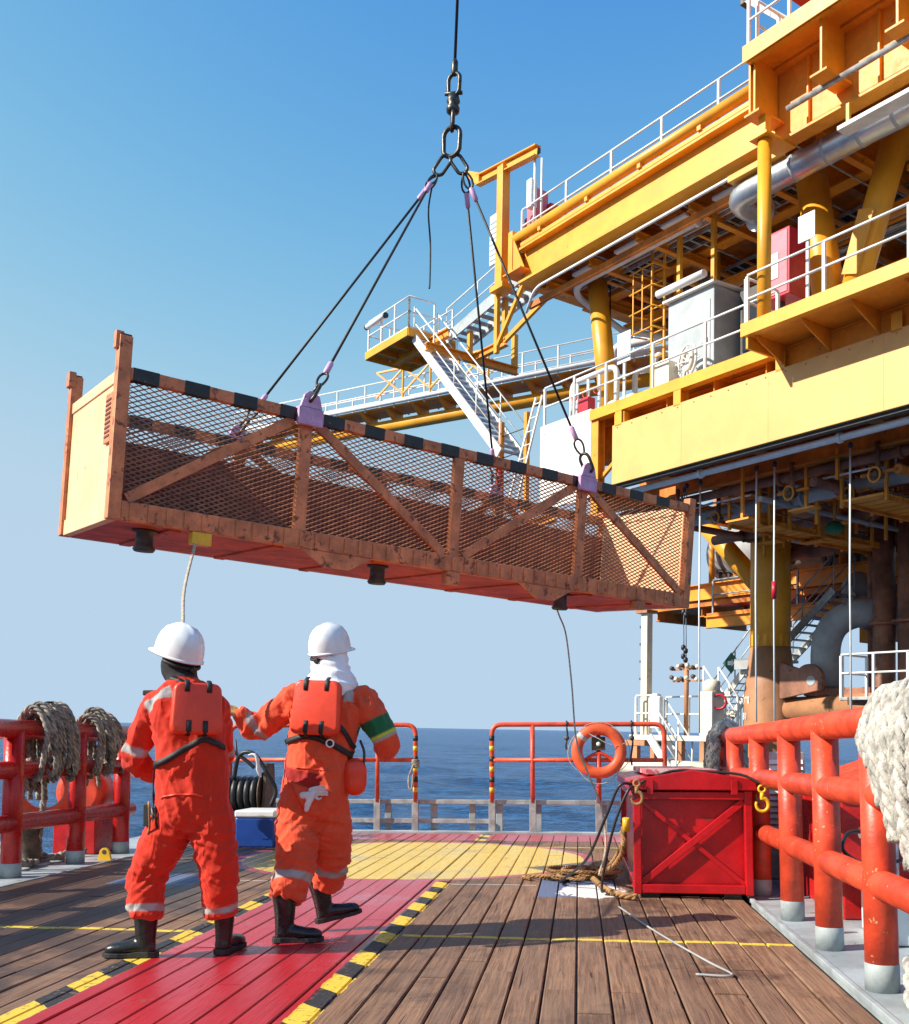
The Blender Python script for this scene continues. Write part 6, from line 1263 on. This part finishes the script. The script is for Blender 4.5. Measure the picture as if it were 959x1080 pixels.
def helmet(t, c, fwd, tilt=0.12, roll=0.0, s=1.0):
    """fwd: horizontal facing direction; tilt > 0 raises the brim (looking up)"""
    f = V((fwd[0], fwd[1], 0)).normalized(); sd = V((f.y, -f.x, 0)); R = Matrix.Rotation(tilt, 3, sd) @ Matrix.Rotation(roll, 3, f); c = V(c)
    def T(x, y, z): return c+R @ (f*x*s+sd*y*s+V((0, 0, z*s)))
    n = 48; mb = MB(); prof_ = [(1.0, -0.012), (1.0, 0.0), (0.995, 0.03), (0.96, 0.065), (0.87, 0.10), (0.72, 0.128), (0.50, 0.148), (0.25, 0.158), (0.04, 0.160)]
    b = 0; rx, ry = 0.142, 0.116
    for q, z in prof_:
        for k in range(n):
            a = 2*math.pi*k/n; x, y = math.cos(a)*rx*q, math.sin(a)*ry*q; zz = z
            if z > 0.02: zz += 0.008*math.exp(-(y/0.016)**2)*min(1, (z-.02)/.05)+0.004*math.exp(-((abs(y)-0.045)/0.010)**2)*min(1, (z-.02)/.05)
            mb.v.append(tuple(T(x, y, zz)))
    for i in range(len(prof_)-1):
        for k in range(n):
            l = (k+1) % n; mb.f.append([i*n+k, i*n+l, (i+1)*n+l, (i+1)*n+k]); mb.sm.append(True); mb.mi.append(0)
    mb.f.append([(len(prof_)-1)*n+k for k in range(n)]); mb.sm.append(True); mb.mi.append(0)
    sh = mb.build('helmet', 'helmet_white', t, fix=True)
    sh.modifiers.new('thick', 'SOLIDIFY').thickness = -0.004
    # brim, wider in front
    bm_ = MB(); m = 48; i0 = len(bm_.v)
    for j, (e, z) in enumerate(((0.0, -0.004), (0.0, 0.006), (1.0, -0.004), (1.0, -0.012))):
        for k in range(m):
            a = 2*math.pi*k/m; w = 0.011+0.040*max(0, math.cos(a))**2.0; q = (0.985 if e == 0 else 1.0)
            bm_.v.append(tuple(T(math.cos(a)*(rx*q+e*w), math.sin(a)*(ry*q+e*(w*.8+.002)), z-e*w*0.22)))
    for j in range(4):
        j2 = (j+1) % 4
        for k in range(m): l = (k+1) % m; bm_.f.append([j*m+k, j*m+l, j2*m+l, j2*m+k]); bm_.sm.append(True); bm_.mi.append(0)
    bm_.build('brim', 'helmet_white', sh)
    MB().path([T(math.cos(a)*rx*.93, math.sin(a)*ry*.93, -0.030-0.012*max(0, -math.cos(a))) for a in np.linspace(math.radians(100), math.radians(260), 14)], 0.011, 8, flat=1.0).build('headband', 'strap_black', sh)
    MB().lathe([(0.018, 0), (0.018, 0.014), (0.012, 0.018)], T(-rx*.98, 0, -0.043), R @ (-f), 12).build('ratchet', 'strap_black', sh)
    return sh
def ribbon(bvh, pts, w, off=0.010, n=40, thick=0.004, centre=None):
    """strap: project a smooth path onto the body along the direction to the local axis"""
    q = bez(pts, n); out = []; nr = []
    for p in q:
        loc, nm, _, _ = bvh.find_nearest(p)
        if nm is None: loc, nm = p, V((0, -1, 0))
        out.append(loc+nm*off); nr.append(nm)
    for _ in range(3):
        nr = [nr[0]]+[(nr[i-1]+nr[i]*2+nr[i+1]).normalized() for i in range(1, len(nr)-1)]+[nr[-1]]
        out = [out[0]]+[(out[i-1]+out[i]*2+out[i+1])/4 for i in range(1, len(out)-1)]+[out[-1]]
    mb = MB(); m = len(out)
    for i in range(m):
        d = (out[min(i+1, m-1)]-out[max(i-1, 0)]).normalized(); s = d.cross(nr[i]).normalized()*w/2; h = nr[i]*thick
        mb.v += [tuple(out[i]-s), tuple(out[i]+s), tuple(out[i]+s+h), tuple(out[i]-s+h)]
    for i in range(m-1):
        for k in range(4): l = (k+1) % 4; mb.f.append([i*4+k, i*4+l, (i+1)*4+l, (i+1)*4+k]); mb.sm.append(k == 2); mb.mi.append(0)
    mb.f += [[0, 1, 2, 3], [(m-1)*4+k for k in (3, 2, 1, 0)]]; mb.sm += [False]*2; mb.mi += [0]*2
    return mb
def fold_field(P, N, seed, zones, base=0.011):
    """cloth folds: ridged noise stretched across the direction of pull, stronger in bend zones"""
    out = np.zeros(len(P)); amp = np.full(len(P), base)
    for c, r, a in zones: amp = np.maximum(amp, 2.3*a*np.exp(-((P-np.array(c))**2).sum(1)/(r*r)))
    zc = zones[0][0]; zm = P[:, 2]
    for i, p in enumerate(P):
        x, y, z = p
        def rg(q): return 1-abs(noise.noise(q))*2.4
        # hanging pleats over the torso, crosswise creases on legs and sleeves
        plt = rg(V((x*15+z*5.0+seed*3, y*15-z*4, z*3.2))); plt2 = rg(V((x*9-z*7+seed, y*9, z*4.5+x*5)))
        crs = rg(V((x*4.5+seed, y*4.5, z*21+x*9-y*5))); crs2 = rg(V((x*8-seed, y*8, z*13-x*14)))
        fine = rg(V((x*24, y*24+seed, z*30+x*12)))
        tw = min(1, max(0, (z-0.68)/0.12))
        big = noise.noise(V((x*5, y*5, z*5+seed)))
        out[i] = (tw*(plt*0.75+plt2*0.55)+(1-tw)*(crs*0.80+crs2*0.55)+fine*0.22+big*0.5-0.45)*amp[i]
    return np.clip(out, -0.020, 0.024)
ORANGE = (0.70, 0.085, 0.026); SILVER = (0.36, 0.35, 0.33); DARK_RED = (0.32, 0.014, 0.010)
def make_person(label, J, yaw_h, yaw_s, face, head_c, helm, seed, skin_top, boots, vest_fn, zones, blotch=None, base_pt=None, orange=ORANGE):
    t = thing('person', label, 'person', base_pt)
    mb = MB(); torso(mb, J['torso'])
    limb(mb, J['legL'], J['rleg'], 22, hem=True); limb(mb, J['legR'], J['rleg'], 22, hem=True)
    limb(mb, J['armL'], J['rarm']); limb(mb, J['armR'], J['rarm'])
    limb(mb, [J['neck'], (V(J['neck'])+V(head_c))/2, V(head_c)-V((0, 0, .05))], [0.075, 0.062, 0.065], 16, sub=3)
    # collar
    limb(mb, [V(J['neck'])-V((0, 0, .05)), V(J['neck'])+V((0, 0, .015))], [0.10, 0.083], 20, sub=2)
    # head: cranium, face, nose, ears, chin
    f = V((face[0], face[1], 0)).normalized(); sd = V((f.y, -f.x, 0)); hc = V(head_c)
    mb.lathe([(0.02, -.118), (0.045, -.112), (0.068, -.085), (0.076, -.04), (0.080, 0), (0.080, .04), (0.070, .078), (0.045, .105), (0.01, .117)], hc, (0, 0, 1), 20, sx=1.18, sy=0.98, X=f)
    limb(mb, [hc+f*.085+V((0, 0, .012)), hc+f*.112+V((0, 0, -.028))], [0.010, 0.015], 8, sub=2)
    for s_ in (-1, 1): limb(mb, [hc+sd*.080*s_+V((0, 0, .015)), hc+sd*.083*s_+V((0, 0, -.025))], [0.014, 0.011], 8, sub=2)
    limb(mb, [hc+f*.088+sd*.02+V((0, 0, -.063)), hc+f*.088-sd*.02+V((0, 0, -.063))], [0.010, 0.010], 8, sub=2)
    me = remeshed(mb, 0.0095, 5); nv = len(me.vertices); P = np.zeros(nv*3); me.vertices.foreach_get('co', P); P = P.reshape(-1, 3)
    N = np.zeros(nv*3); me.vertices.foreach_get('normal', N); N = N.reshape(-1, 3)
    nk = J['neck']; cloth = 1-smst(P[:, 2], nk[2]+.0, nk[2]+.05)
    D = fold_field(P, N, seed, zones)*cloth
    # cuffs and hems: roll the cloth in at the ends
    P2 = P+N*D[:, None]; me.vertices.foreach_set('co', P2.ravel()); me.update()
    col = np.tile(np.array(orange), (nv, 1))
    def blend(mask, c):
        nonlocal col; col = col*(1-mask[:, None])+np.array(c)*mask[:, None]
    for a, b, t0, t1, rad in J['bands']:
        if rad < 0.06: a = P[((P-np.array(a))**2).sum(1).argmin()]; b = P[((P-np.array(b))**2).sum(1).argmin()]
        tt, dd = seg_t(P, a, b); L = np.linalg.norm(np.array(b)-np.array(a)); e = 0.005/L
        blend(smst(tt, t0-e, t0+e)*(1-smst(tt, t1-e, t1+e))*(dd < rad), SILVER)
    for a, b, t0, t1, rad, c in J.get('patches', []):
        tt, dd = seg_t(P, a, b); L = np.linalg.norm(np.array(b)-np.array(a)); e = 0.005/L
        blend(smst(tt, t0-e, t0+e)*(1-smst(tt, t1-e, t1+e))*(dd < rad), c)
    if blotch is not None: blend(blotch(P), DARK_RED)
    blend(smst(P[:, 2], nk[2]+.030, nk[2]+.042), skin_top)
    at = me.color_attributes.new('Col', 'FLOAT_COLOR', 'POINT'); at.data.foreach_set('color', np.c_[col, np.ones(nv)].astype(np.float32).ravel())
    body = link_mesh('body', me, 'coverall', t)
    bvh = BVHTree.FromPolygons([tuple(q) for q in P2], [tuple(p.vertices) for p in me.polygons])
    for nm_, (an, td, pit, hh) in zip(('left', 'right'), boots):
        u_, so = boot(an, td, pit, hh); link_mesh('boot', remeshed(u_, 0.008, 4), 'boot_black', t); so.build('boot_sole', 'boot_sole', t, bevel=0.003)
    helmet(t, *helm)
    vest_fn(t, bvh)
    for hs in J['hands']:
        hm = MB(); hand(hm, *hs[:3], **hs[3]); link_mesh('glove', remeshed(hm, 0.0042, 3), 'glove_tan', t)
        w = V(hs[0]); d = V(hs[1]).normalized(); MB().path([w-d*.045, w-d*.02, w+d*.012], [0.043, 0.041, 0.037], 16).build('glove_cuff', 'glove_tan', t)
    return t, bvh
def vest_panel(t, c, right, up, nrm, w, h, th):
    """foam back panel with rounded corners and four strap slots"""
    c, x, y, n = V(c), V(right).normalized(), V(up), V(nrm); y = (y-x*y.dot(x)).normalized(); n = x.cross(y) if x.cross(y).dot(n) > 0 else -x.cross(y)
    mb = MB(); pts = []; r = 0.045
    for cx, cy, a0 in ((w/2-r, h/2-r, 0), (-w/2+r, h/2-r, 90), (-w/2+r*.8, -h/2+r*.8, 180), (w/2-r*.8, -h/2+r*.8, 270)):
        for k in range(7): a = math.radians(a0+15*k); pts.append((cx+math.cos(a)*r, cy+math.sin(a)*r))
    m = len(pts); lay = [(-th/2, .94), (-th*.3, 1.0), (th*.25, 1.0), (th*.45, .955), (th/2, .90)]
    for d, s in lay:
        for a, b in pts: mb.v.append(tuple(c+x*a*s+y*b*s+n*(d+0.018*(1-(a/(w/2))**2)*0)))
    for i in range(len(lay)-1):
        for k in range(m): l = (k+1) % m; mb.f.append([i*m+k, i*m+l, (i+1)*m+l, (i+1)*m+k]); mb.sm.append(True); mb.mi.append(0)
    mb.f += [[k for k in reversed(range(m))], [(len(lay)-1)*m+k for k in range(m)]]; mb.sm += [True]*2; mb.mi += [0]*2
    p = mb.build('life_vest', 'vest_orange', t)
    for sx, y0, y1 in ((-.23, .30, .56), (.23, .30, .56), (-.17, -.56, -.27), (.17, -.56, -.27)):
        q = MB(); lx = sx*w
        q.path([c+x*lx+y*y0*h+n*(th/2+.001), c+x*lx+y*y1*h*.86+n*(th/2+.003), c+x*lx+y*y1*h+n*(0.0 if y1 > 0 else .0)] if y1 > 0 else [c+x*lx+y*y1*h+n*(th/2+.001), c+x*lx+y*y0*h*.86+n*(th/2+.003), c+x*lx+y*y0*h+n*0.0], 0.014, 8, flat=0.3, up=n)
        q.build('webbing', 'strap_black', p)
    return p
def V3(*a): return tuple(a)
# ---------------------------------------------------------------- worker on the left
yh, ys = math.radians(16), math.radians(24)
J1 = dict(
    torso=[((-2.10, 5.27, 0.66), .10, .09, yh), ((-2.10, 5.27, 0.73), .190, .140, yh), ((-2.10, 5.27, 0.83), .198, .150, yh), ((-2.11, 5.28, 0.95), .190, .140, yh), ((-2.115, 5.28, 1.06), .190, .138, ys), ((-2.135, 5.29, 1.18), .190, .145, ys), ((-2.15, 5.29, 1.29), .192, .142, ys), ((-2.155, 5.29, 1.37), .180, .125, ys), ((-2.155, 5.295, 1.44), .155, .100, ys), ((-2.17, 5.30, 1.495), .092, .084, ys)],
    legL=[(-2.19, 5.27, .76), (-2.265, 5.25, .60), (-2.335, 5.23, .42), (-2.33, 5.205, .30), (-2.322, 5.185, .215)], legR=[(-2.005, 5.28, .76), (-1.975, 5.285, .58), (-1.955, 5.29, .42), (-1.952, 5.312, .30), (-1.945, 5.322, .22)],
    rleg=[.125, .120, .098, .094, .090], armL=[(-2.315, 5.30, 1.37), (-2.40, 5.30, 1.22), (-2.455, 5.31, 1.06), (-2.42, 5.45, .99), (-2.345, 5.56, .985)], armR=[(-2.03, 5.37, 1.35), (-2.04, 5.47, 1.25), (-2.05, 5.56, 1.15), (-2.06, 5.64, 1.08), (-2.14, 5.69, 1.08)],
    rarm=[.088, .078, .070, .058, .048], neck=(-2.175, 5.30, 1.475),
    bands=[((-2.40, 5.30, 1.22), (-2.455, 5.31, 1.06), .55, .80, .11), ((-2.335, 5.23, .42), (-2.32, 5.18, .165), .56, .70, .14), ((-1.955, 5.29, .42), (-1.942, 5.325, .20), .66, .80, .14), ((-2.20, 5.25, 1.405), (-2.36, 5.22, 1.335), .05, .95, .034), ((-1.985, 5.55, 1.14), (-2.06, 5.64, 1.08), .2, .5, .1)],
    hands=[((-2.325, 5.575, .985), (0.5, 0.75, 0.2), (0.6, 0.1, 0.7), dict(curl=1.0, side=1)), ((-2.16, 5.695, 1.085), (-.85, .2, .25), (0.1, -.6, -.7), dict(curl=1.0, side=-1))])
Z1 = [((-2.45, 5.3, 1.08), .12, .014), ((-2.1, 5.25, .72), .22, .012), ((-2.33, 5.2, .44), .14, .013), ((-1.95, 5.29, .44), .13, .012), ((-2.33, 5.19, .24), .10, .014), ((-1.95, 5.31, .25), .10, .013), ((-2.3, 5.25, 1.28), .14, .012), ((-2.1, 5.25, 1.0), .20, .009)]
def vest1(t, bvh):
    vest_panel(t, (-2.035, 5.135, 1.335), (math.cos(ys+.12), math.sin(ys+.12), -.04), (-.06, .10, 1), (math.sin(ys), -math.cos(ys), 0), .255, .27, .062)
    ribbon(bvh, [(-2.33, 5.22, 1.02), (-2.22, 5.13, 1.045), (-2.10, 5.12, 1.11), (-2.0, 5.13, 1.17), (-1.93, 5.18, 1.165), (-1.90, 5.26, 1.13)], .034).build('strap', 'strap_black', t)
    ribbon(bvh, [(-2.31, 5.24, 1.04), (-2.31, 5.22, .94), (-2.31, 5.21, .84), (-2.305, 5.22, .76)], .026).build('strap', 'strap_black', t)
    ribbon(bvh, [(-2.20, 5.27, 1.46), (-2.15, 5.20, 1.45), (-2.09, 5.16, 1.43), (-2.05, 5.15, 1.41)], .030).build('strap', 'strap_black', t)
    MB().box((-2.335, 5.155, .70), (-2.30, 5.175, .82)).build('pouch', 'strap_black', t, bevel=.005)
    MB().path(bez([(-2.31, 5.17, .83), (-2.29, 5.13, .80), (-2.285, 5.13, .70), (-2.30, 5.14, .66)], 12), .006, 6).build('lanyard', 'rope_tan', t)
    ribbon(bvh, [(-2.24, 5.12, .855), (-2.10, 5.11, .875), (-1.98, 5.13, .870)], .010, .004).build('waist_seam', 'vest_orange', t)
    for dx in (0, .05): MB().tube((-2.285+dx*.3, 5.16-dx*.2, .80), (-2.27+dx*.4, 5.155-dx*.2, .69), .007, 6).build('tool', 'shackle', t)
    MB().box((-2.42, 5.30, 1.415), (-2.345, 5.36, 1.445)).build('radio', 'strap_black', t, bevel=.006)
    # balaclava hood
    mb = MB(); limb(mb, [(-2.185, 5.31, 1.44), (-2.20, 5.32, 1.52), (-2.215, 5.33, 1.60), (-2.215, 5.33, 1.66)], [.100, .086, .098, .096], 18, sub=4); limb(mb, [(-2.20, 5.32, 1.54), (-2.275, 5.365, 1.54), (-2.29, 5.37, 1.60)], [.07, .055, .055], 14, sub=3); link_mesh('balaclava', remeshed(mb, .011, 3), 'balaclava', t)
make_person('worker in red coverall and white helmet with black hood holding the tag line', J1, yh, ys, (-.95, .55, 0), (-2.21, 5.335, 1.62),
            ((-2.225, 5.33, 1.645), (-.95, .55), .34, .0, 1.06), 1, (0.012, 0.012, 0.014), [((-2.315, 5.19, .003), (-.96, -.12), 0, .24), ((-1.938, 5.335, .003), (.12, 1), 0, .25)], vest1, Z1, base_pt=(-2.12, 5.27, 0), orange=(0.57, 0.027, 0.008))
# ---------------------------------------------------------------- worker on the right
yh, ys = math.radians(-8), math.radians(-6)
J2 = dict(
    torso=[((-1.60, 5.89, .66), .10, .09, yh), ((-1.60, 5.89, .74), .185, .145, yh), ((-1.585, 5.89, .85), .205, .155, yh), ((-1.575, 5.90, .97), .205, .150, yh), ((-1.56, 5.91, 1.09), .205, .145, ys), ((-1.54, 5.915, 1.22), .210, .148, ys), ((-1.525, 5.92, 1.34), .218, .145, ys), ((-1.515, 5.925, 1.44), .210, .125, ys), ((-1.51, 5.93, 1.505), .160, .100, ys), ((-1.505, 5.93, 1.55), .095, .085, ys)],
    legL=[(-1.675, 5.88, .78), (-1.675, 5.84, .62), (-1.655, 5.78, .46), (-1.682, 5.72, .33), (-1.693, 5.69, .255)], legR=[(-1.515, 5.91, .78), (-1.50, 5.95, .62), (-1.505, 6.00, .47), (-1.53, 6.05, .36), (-1.547, 6.08, .29)],
    rleg=[.132, .128, .112, .108, .100], armL=[(-1.715, 5.92, 1.43), (-1.85, 5.92, 1.32), (-1.955, 5.94, 1.245), (-2.01, 5.90, 1.285), (-2.045, 5.87, 1.33)], armR=[(-1.315, 5.94, 1.42), (-1.23, 5.95, 1.30), (-1.165, 5.97, 1.16), (-1.19, 6.10, 1.11), (-1.22, 6.20, 1.13)],
    rarm=[.095, .086, .080, .066, .050], neck=(-1.505, 5.93, 1.515),
    bands=[((-1.85, 5.92, 1.32), (-1.955, 5.94, 1.245), .70, 1.02, .13), ((-1.675, 5.84, .62), (-1.685, 5.71, .30), .74, .87, .16), ((-1.505, 6.0, .47), (-1.55, 6.09, .235), .22, .37, .16), ((-1.66, 5.80, 1.50), (-1.68, 5.79, 1.40), .0, .95, .030), ((-1.36, 5.80, 1.49), (-1.34, 5.79, 1.40), .0, .95, .030)],
    patches=[((-1.23, 5.95, 1.30), (-1.165, 5.97, 1.16), -.05, .62, .14, (0.012, 0.13, 0.05)), ((-1.23, 5.95, 1.30), (-1.165, 5.97, 1.16), .62, .74, .14, (0.45, 0.62, 0.05)), ((-1.23, 5.95, 1.30), (-1.165, 5.97, 1.16), .74, .86, .14, SILVER)],
    hands=[((-2.055, 5.862, 1.335), (-.80, -.30, .30), (0.1, .5, -.7), dict(curl=.75, side=-1, s=1.05)), ((-1.225, 6.215, 1.135), (-.15, .9, .2), (-.8, 0, -.3), dict(curl=.8, side=1))])
Z2 = [((-1.94, 5.92, 1.26), .15, .013), ((-1.72, 5.85, 1.40), .13, .015), ((-1.3, 5.88, 1.38), .15, .017), ((-1.55, 5.8, 1.02), .17, .013), ((-1.60, 5.8, .72), .20, .013), ((-1.65, 5.75, .48), .17, .014), ((-1.69, 5.69, .27), .12, .017), ((-1.52, 6.0, .45), .14, .014), ((-1.55, 6.08, .28), .10, .014)]
def vest2(t, bvh):
    vest_panel(t, (-1.535, 5.735, 1.365), (math.cos(ys), math.sin(ys), -.045), (.07, .06, 1), (0, -1, 0), .285, .315, .066)
    ribbon(bvh, [(-1.77, 5.86, 1.155), (-1.68, 5.76, 1.185), (-1.58, 5.75, 1.19), (-1.46, 5.76, 1.15), (-1.37, 5.81, 1.095), (-1.335, 5.88, 1.06)], .034).build('strap', 'strap_black', t)
    ribbon(bvh, [(-1.42, 5.78, 1.26), (-1.38, 5.79, 1.21), (-1.35, 5.83, 1.16), (-1.33, 5.88, 1.12)], .030).build('strap', 'strap_black', t)
    ribbon(bvh, [(-1.335, 5.87, 1.10), (-1.325, 5.87, 1.02), (-1.33, 5.88, .95)], .030).build('strap', 'strap_black', t)
    MB().torus((-1.455, 5.742, 1.150), (0, 1, .1), .022, .005, 14, 6).build('buckle', 'plastic_white', t)
    MB().path(bez([(-1.30, 5.86, 1.17), (-1.275, 5.86, 1.10), (-1.28, 5.86, 1.02), (-1.305, 5.86, 1.04)], 12), .008, 6).build('lanyard', 'hose_black', t)
    # work pouch on the right hip and the spare gloves in the back pocket
    mb = MB(); limb(mb, [(-1.335, 5.87, 1.00), (-1.33, 5.87, .90)], [.075, .07], 14, sub=3); link_mesh('hip_pouch', remeshed(mb, .010, 3), 'vest_orange', t)
    gm = MB(); hand(gm, (-1.565, 5.728, .865), (.9, -.1, .12), (0, -1, -.3), s=.72, curl=.35, side=1, spread=.3); link_mesh('spare_glove', remeshed(gm, .0045, 3), 'glove_white', t)
    gm = MB(); limb(gm, [(-1.545, 5.722, .86), (-1.575, 5.715, .80), (-1.585, 5.715, .76)], [.022, .020, .014], 10, sub=3); limb(gm, [(-1.56, 5.722, .85), (-1.61, 5.72, .845)], [.02, .022], 10, sub=3); link_mesh('spare_glove', remeshed(gm, .005, 2), 'glove_white', t)
    for pp in ([(-1.76, 5.79, .97), (-1.70, 5.74, .90), (-1.64, 5.735, .82), (-1.61, 5.74, .76)], [(-1.68, 5.73, 1.01), (-1.56, 5.74, 1.00), (-1.45, 5.76, .985)]): ribbon(bvh, pp, .008, .003, thick=.003).build('pocket_seam', 'vest_orange', t)
    # white neck scarf under the helmet
    mb = MB(); limb(mb, [(-1.495, 5.915, 1.495), (-1.497, 5.915, 1.54), (-1.50, 5.92, 1.59), (-1.505, 5.925, 1.65), (-1.51, 5.93, 1.70)], [.165, .145, .120, .112, .10], 24, sub=4); mb.v = [tuple(V(v)+V((0, 0, 0.008*math.sin(v[0]*60)+0.0))) for v in mb.v]
    me = remeshed(mb, .009, 2); n = len(me.vertices); P = np.zeros(n*3); me.vertices.foreach_get('co', P); P = P.reshape(-1, 3); N = np.zeros(n*3); me.vertices.foreach_get('normal', N); N = N.reshape(-1, 3)
    D = np.array([0.009*(1-2*abs(noise.noise(V((p[0]*6, p[1]*6, p[2]*26+p[0]*9))))) for p in P]); me.vertices.foreach_set('co', (P+N*D[:, None]).ravel()); link_mesh('neck_scarf', me, 'scarf_white', t)
def patch2(P):  # dark red patch across the lower left of the back
    return smst(P[:, 2]+.35*(P[:, 0]+1.62), .895, .903)*(1-smst(P[:, 2]+.20*(P[:, 0]+1.62), .985, .993))*(P[:, 1] < 5.86)*(1-smst(P[:, 0]-.5*(P[:, 2]-.9), -1.53, -1.52))*(P[:, 2] > .6)
make_person('worker in orange coverall with white neck scarf and green armband reaching out his left hand', J2, yh, ys, (.25, 1, 0), (-1.51, 5.94, 1.695),
            ((-1.508, 5.935, 1.722), (.42, 1), .24, .03, 1.0), 2, (0.35, 0.18, 0.10), [((-1.705, 5.685, .003), (.92, .30), 0, .26), ((-1.56, 6.095, .055), (.88, .42), .20, .25)], vest2, Z2, patch2, base_pt=(-1.58, 5.9, 0), orange=(0.69, 0.082, 0.030))
